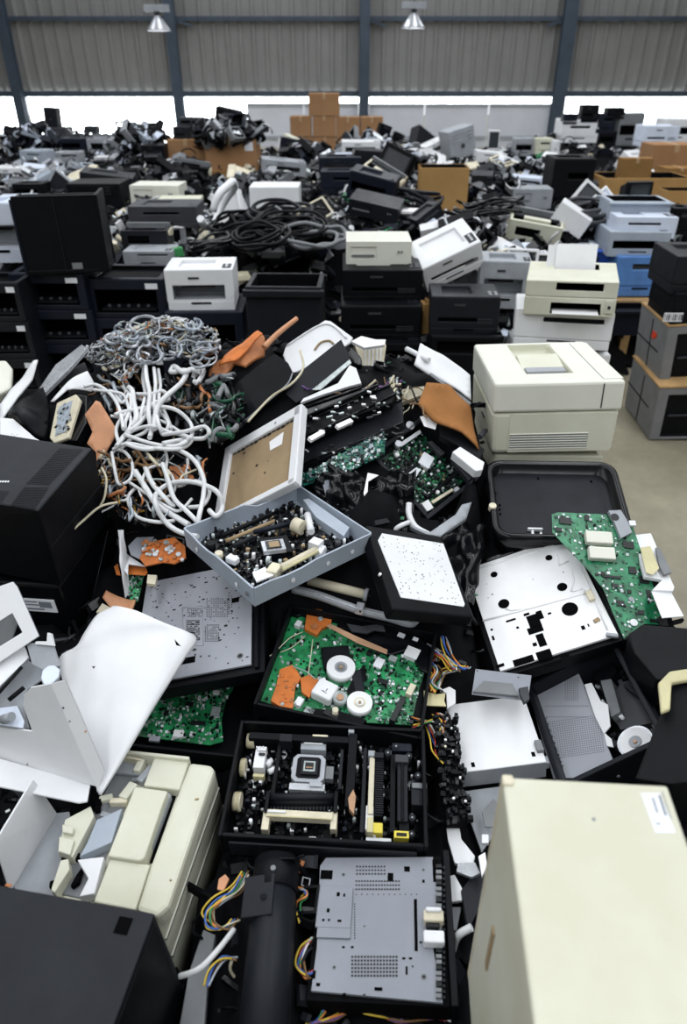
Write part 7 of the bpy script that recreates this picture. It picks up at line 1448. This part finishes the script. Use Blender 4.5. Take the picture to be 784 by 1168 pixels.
# ------------------------------------------------------------------ the bulk of the heap underneath
def heap():
    NX, NY = 110, 120; X0, X1, Y0, Y1 = -1.75, 1.35, .15, 3.35; dx = (X1 - X0) / NX; dy = (Y1 - Y0) / NY
    sup = []
    for Mx, w, d in FOOT:
        t = Mx.translation
        if t.y > 3.2 or t.z > 1.2: continue
        for a in (-.4, 0, .4):
            for b in (-.4, 0, .4): p = Mx @ Vector((a * w, b * d, 0)); sup.append((p.x, p.y, p.z))
    big = [(Mx.inverted(), Mx, w, d) for Mx, w, d in FOOT if Mx.translation.y < 3.4]
    tall = [k for k in big if k[1].translation.z < .35]
    def base(x, y):
        py = interp([(.3, 1168), (.55, 1100), (1.0, 850), (1.4, 700), (1.9, 580), (2.4, 440), (3.0, 370)], y); return hp(py) - .03
    Hh = [[0] * (NX + 1) for _ in range(NY + 1)]
    for j in range(NY + 1):
        y = Y0 + j * dy
        for i in range(NX + 1):
            x = X0 + i * dx; b = base(x, y); num = b * 2.0; den = 2.0
            for sx, sy, sz in sup:
                d2 = (sx - x) ** 2 + (sy - y) ** 2
                if d2 < .06: w = math.exp(-d2 / .008) * 3; num += w * (sz - .012); den += w
            h = num / den + .02 * noise.noise(Vector((x * 9, y * 9, 0)))
            for Mi, Mx, w, d in big:
                lp = Mi @ Vector((x, y, Mx.translation.z))
                if abs(lp.x) < w / 2 + .02 and abs(lp.y) < d / 2 + .02:
                    n = Mx.to_3x3() @ Vector((0, 0, 1)); t = Mx.translation
                    if n.z > .3: h = min(h, t.z - (n.x * (x - t.x) + n.y * (y - t.y)) / n.z - .012)
            # the heap slopes to the floor beyond its rim
            r = math.hypot((x + .2) / 1.22, (y - 1.35) / 1.32); e = max(0, min(1, (1.12 - r) / .2))
            aisle = max(0, min(1, ((.92 + max(0, (1.4 - y)) * .1) - x) / .1)); e = min(e, aisle) if y > 1.1 else min(e, max(0, min(1, (1.05 - x) / .25)))
            Hh[j][i] = max(.0, h) * (e ** .6)
    def hh(x, y):
        i = (x - X0) / dx; j = (y - Y0) / dy
        if not (0 <= i < NX and 0 <= j < NY): return 0
        return Hh[int(j)][int(i)]
    mb = MB(); vs = [(X0 + i * dx, Y0 + j * dy, Hh[j][i]) for j in range(NY + 1) for i in range(NX + 1)]
    mb.add(vs, [(j * (NX + 1) + i, j * (NX + 1) + i + 1, (j + 1) * (NX + 1) + i + 1, (j + 1) * (NX + 1) + i) for j in range(NY) for i in range(NX) if max(Hh[j][i], Hh[j][i + 1], Hh[j + 1][i]) > .001], 'black_matte', True)
    rnd = random.Random(77); ms = ['black', 'black_matte', 'black_gloss', 'charcoal', 'dark_grey', 'mid_grey', 'grey', 'white', 'ivory', 'solder', 'green_pcb', 'rust_orange', 'w_pale']; wt = [16, 12, 12, 8, 4, 1, 1, 1, 1, 1, 1, .5, 1]
    for k in range(5200):
        x, y = rnd.uniform(X0, X1), rnd.uniform(Y0, Y1); z = hh(x, y)
        if z < .12: continue
        m = rnd.choices(ms, wt)[0]; small = m not in ('black', 'black_matte', 'black_gloss', 'charcoal', 'dark_grey')
        hit = False
        for Mi, Mx, w, d in big:
            lp = Mi @ Vector((x, y, Mx.translation.z))
            if abs(lp.x) < w / 2 + .01 and abs(lp.y) < d / 2 + .01: hit = True; break
        if hit: continue
        s = rnd.uniform(.4, 1) * (.4 if small else 1); q = rnd.random(); rot = (rnd.gauss(0, 28), rnd.gauss(0, 28), rnd.uniform(0, 180)); c = Vector((x, y, z + .004))
        if q < .45: mb.box(c, (.05 * s, .03 * s, .014 * s), m, rot, rnd.uniform(.6, 1))
        elif q < .6: mb.boxr(c, (.06 * s, .045 * s, .02 * s), m, {'+z': (.1, .9, .12, .88, .015 * s, 'void')}, rot)
        elif q < .75: mb.box(c, (.09 * s, .008, .02 * s), m, rot)
        elif q < .85: v = eul(rot) @ Vector((.03 * s, 0, 0)); mb.cyl(c - v, c + v, .009 * s, m, 8)
        else:
            v = eul(rot); mb.tube([c + v @ Vector((.04 * s * math.cos(t), .03 * s * math.sin(t), .01 * t)) for t in (0, .7, 1.4, 2.1, 2.8, 3.5)], .003, m, 5)
    tag(mb.build('scrap_heap'), 'bulk of broken black plastic scrap filling the gaps of the heap', 'scrap', None, 'stuff')
heap()
def far_heap():
    NX, NY = 150, 90; X0, X1, Y0, Y1 = -9.5, 8.0, 4.2, 16.6; dx = (X1 - X0) / NX; dy = (Y1 - Y0) / NY; mb = MB()
    Hh = [[farheap(X0 + i * dx, Y0 + j * dy) for i in range(NX + 1)] for j in range(NY + 1)]
    vs = [(X0 + i * dx, Y0 + j * dy, Hh[j][i] - .03) for j in range(NY + 1) for i in range(NX + 1)]
    mb.add(vs, [(j * (NX + 1) + i, j * (NX + 1) + i + 1, (j + 1) * (NX + 1) + i + 1, (j + 1) * (NX + 1) + i) for j in range(NY) for i in range(NX) if max(Hh[j][i], Hh[j + 1][i + 1]) > .03], 'black_matte', True)
    rnd = random.Random(3); ms = ['black', 'black_gloss', 'charcoal', 'navy', 'dark_grey', 'mid_grey', 'grey', 'white', 'cool_white', 'ivory', 'green_pcb', 'rust_orange', 'solder']; wt = [14, 8, 8, 6, 5, 3, 3, 4, 3, 3, 1, .6, 2]
    for k in range(11000):
        Y = 4.4 + 11 * rnd.random() ** 1.5; x = rnd.uniform(-.56, .5) * (Y + .5); z = farheap(x, Y)
        if z < .2: continue
        m = rnd.choices(ms, wt)[0]; s = rnd.uniform(.35, 1) * (1 + Y * .04); q = rnd.random(); rot = (rnd.gauss(0, 35), rnd.gauss(0, 35), rnd.uniform(0, 180)); c = Vector((x, Y, z + rnd.uniform(-.02, .05)))
        if q < .5: mb.box(c, (.13 * s, .08 * s, .04 * s), m, rot, rnd.uniform(.5, 1))
        elif q < .62: mb.box(c, (.2 * s, .02 * s, .05 * s), m, rot)
        elif q < .72: v = eul(rot) @ Vector((.07 * s, 0, 0)); mb.cyl(c - v, c + v, .02 * s, m, 8)
        else:
            v = eul(rot); R = .1 * s; mb.tube([c + v @ Vector((R * math.cos(t), R * .7 * math.sin(t), .01 * t)) for t in (0, .6, 1.2, 1.8, 2.4, 3, 3.6, 4.2, 4.8)], .008, rnd.choice(('black', 'black_gloss', 'white_cable', 'dark_grey', 'black')), 5)
    tag(mb.build('scrap_field'), 'wide field of mixed broken electronics between the stacks and the far wall', 'scrap', None, 'stuff')
far_heap()
def blob(px, py, Y, rx, rz, n, ms, label, seed):
    rnd = random.Random(seed); c = PY(px, py, Y); z = depth(c); rx = rx * z / F; rz = rz * z / F; mb = MB()
    for i in range(n):
        while 1:
            u, v, w_ = rnd.uniform(-1, 1), rnd.uniform(-1, 1), rnd.uniform(-1, 1)
            if u * u + v * v + w_ * w_ < 1: break
        p = c + Vector((u * rx, v * rx * .6, w_ * rz)); m = rnd.choice(ms); s = rnd.uniform(.5, 1.2); q = rnd.random(); rot = (rnd.uniform(-60, 60), rnd.uniform(-60, 60), rnd.uniform(0, 180))
        if q < .4: mb.box(p, (.16 * s, .1 * s, .05 * s), m, rot, rnd.uniform(.5, 1))
        elif q < .6: mb.boxr(p, (.2 * s, .16 * s, .06 * s), m, {'+z': (.1, .9, .1, .9, .04 * s, 'void')}, rot)
        elif q < .75: mb.box(p, (.25 * s, .02, .04), m, rot)
        else:
            v_ = eul(rot); R = .1 * s; mb.tube([p + v_ @ Vector((R * math.cos(t), R * .7 * math.sin(t), .01 * t)) for t in (0, .6, 1.2, 1.8, 2.4, 3, 3.6, 4.2)], .009, m, 5)
    tag(mb.build('mixed_scrap', origin=True), label, 'scrap', None, 'stuff')
BK = ['black', 'black', 'black_gloss', 'charcoal', 'navy', 'dark_grey']; GY = ['grey', 'mid_grey', 'blue_grey', 'silver', 'black', 'charcoal', 'cool_white']; WH = ['white', 'cool_white', 'ivory', 'black', 'black', 'grey', 'black_gloss']
for a in ((262, 150, 9.1, 40, 13, 150, BK + ['grey', 'silver', 'mid_grey'], 'jagged black scrap heaped on the right big cardboard box'), (160, 168, 9.6, 34, 26, 170, GY + BK[:3], 'grey crumpled scrap mound before the bright left window'), (196, 212, 7.6, 44, 18, 150, BK + ['silver', 'grey'], 'shiny black scrap in front of the left big cardboard box'), (345, 186, 9.4, 30, 22, 130, BK + ['silver'], 'black scrap mound right of the big cardboard boxes'), (412, 166, 10.6, 30, 12, 90, GY, 'silver and grey scrap before the far cardboard pyramid'), (460, 190, 8.8, 36, 18, 130, WH, 'cream and black scrap mix left of the open cardboard box'), (560, 222, 6.8, 34, 26, 160, BK + ['grey', 'white'], 'dark scrap pile right of the open cardboard box'), (320, 268, 5.0, 60, 18, 170, BK + ['black', 'black', 'mid_grey'], 'black adapters and cables below the flat white box'), (300, 212, 7.0, 34, 12, 70, ['grey', 'silver', 'black', 'dark_grey'], 'grey cloth like scrap above the flat white box'), (528, 268, 5.0, 30, 12, 80, BK + ['white', 'silver'], 'black and white scrap behind the leaning white printer'), (672, 262, 5.6, 26, 18, 90, BK + ['grey', 'silver'], 'grey and black scrap under the tilted white monitor'), (36, 160, 10.6, 34, 14, 90, BK + ['blue_grey', 'cool_white', 'navy'], 'blue black scrap at the far left of the bright window'), (60, 200, 8.2, 56, 14, 120, GY + ['white', 'white', 'cool_white'], 'pale scrap row behind the tall open black case'), (590, 196, 8.6, 34, 12, 90, WH, 'white and black scrap left of the black copier'), (590, 300, 4.9, 30, 14, 80, WH, 'white and black fragments above the white monitor frames')):
    blob(*a, seed=int(a[0]))
for a, b, Y, m, s, lab in ((162, 240, 5.9, 'yellow', (.1, .05, .06), 'yellow plastic part among the cream computers'), (203, 292, 4.6, 'w_green', (.08, .05, .05), 'lime green plastic part left of the black cables'), (268, 318, 4.3, 'w_pale', (.2, .12, .03), 'pale green board between the small white laser printer and the bin'), (352, 400, 3.75, 'ivory', (.03, .05, 0), 'narrow white post beside the black bin'), (483, 378, 3.75, 'cardboard_bright', (.05, .1, .16), 'orange brown carton end between the black printers')):
    p = PY(a, b, Y)
    if s[2] == 0: s = (s[0], s[1], p.z + .22); p.z = 0
    mb = MB(); mb.box((0, 0, s[2] / 2), s, m, (0, 0, 12), .85); mb.box((s[0] * .2, 0, s[2] * .9), (s[0] * .4, s[1] * .6, s[2] * .4), m); tag(mb.build('plastic_scrap' if m != 'cardboard_bright' else 'cardboard_box', None, TM(p), bevel=.004), lab, 'scrap' if m != 'cardboard_bright' else 'box')
# ------------------------------------------------------------------ light and camera
sc = bpy.context.scene
w = bpy.data.worlds.new('hall_light'); sc.world = w; w.use_nodes = True; bg = w.node_tree.nodes['Background']; bg.inputs['Color'].default_value = (.90, .95, 1.0, 1); bg.inputs['Strength'].default_value = .9
def area(name, loc_, rot, sx, sy, e, col=(1, 1, 1)):
    l = bpy.data.lights.new(name, 'AREA'); l.shape = 'RECTANGLE'; l.size = sx; l.size_y = sy; l.energy = e; l.color = col
    o = bpy.data.objects.new(name, l); C.objects.link(o); o.location = loc_; o.rotation_euler = tuple(D2(a) for a in rot); return o
for x, e in ((-6.6, 560), (-2.1, 620), (2.4, 620), (6.9, 560)): area('roof_skylight', (x, 7, 7.0), (0, 0, 0), 1.5, 32, e, (.94, .97, 1))
for i, x in enumerate((-13, -4.35, .15, 4.65, 14)):
    wd = (11, 3, 3, 3, 13)[i]; mb = MB(); mb.box((x + (0 if 0 < i < 4 else 0), 7, 7.15), (wd if 0 < i < 4 else 11.3, 34, .1), 'clad'); structure(mb.build('ceiling_%d' % (i + 1)))
mb = MB(); mb.box((0, -9, 3.5), (40, .2, 7), 'clad'); structure(mb.build('wall_front'))
cam = bpy.data.cameras.new('camera'); co = bpy.data.objects.new('camera', cam); C.objects.link(co); co.location = CAM; co.rotation_euler = (math.pi / 2 - TH, 0, 0)
cam.sensor_fit = 'VERTICAL'; cam.sensor_height = 36; cam.lens = 800 / 1168 * 36; cam.clip_start = .02
cam.dof.use_dof = True; cam.dof.focus_distance = 1.75; cam.dof.aperture_fstop = 3.2
sc.camera = co
vs_ = sc.view_settings; vs_.view_transform = 'Standard'; vs_.look = 'None'; vs_.gamma = 1; vs_.use_curve_mapping = False; vs_.exposure = 0.2
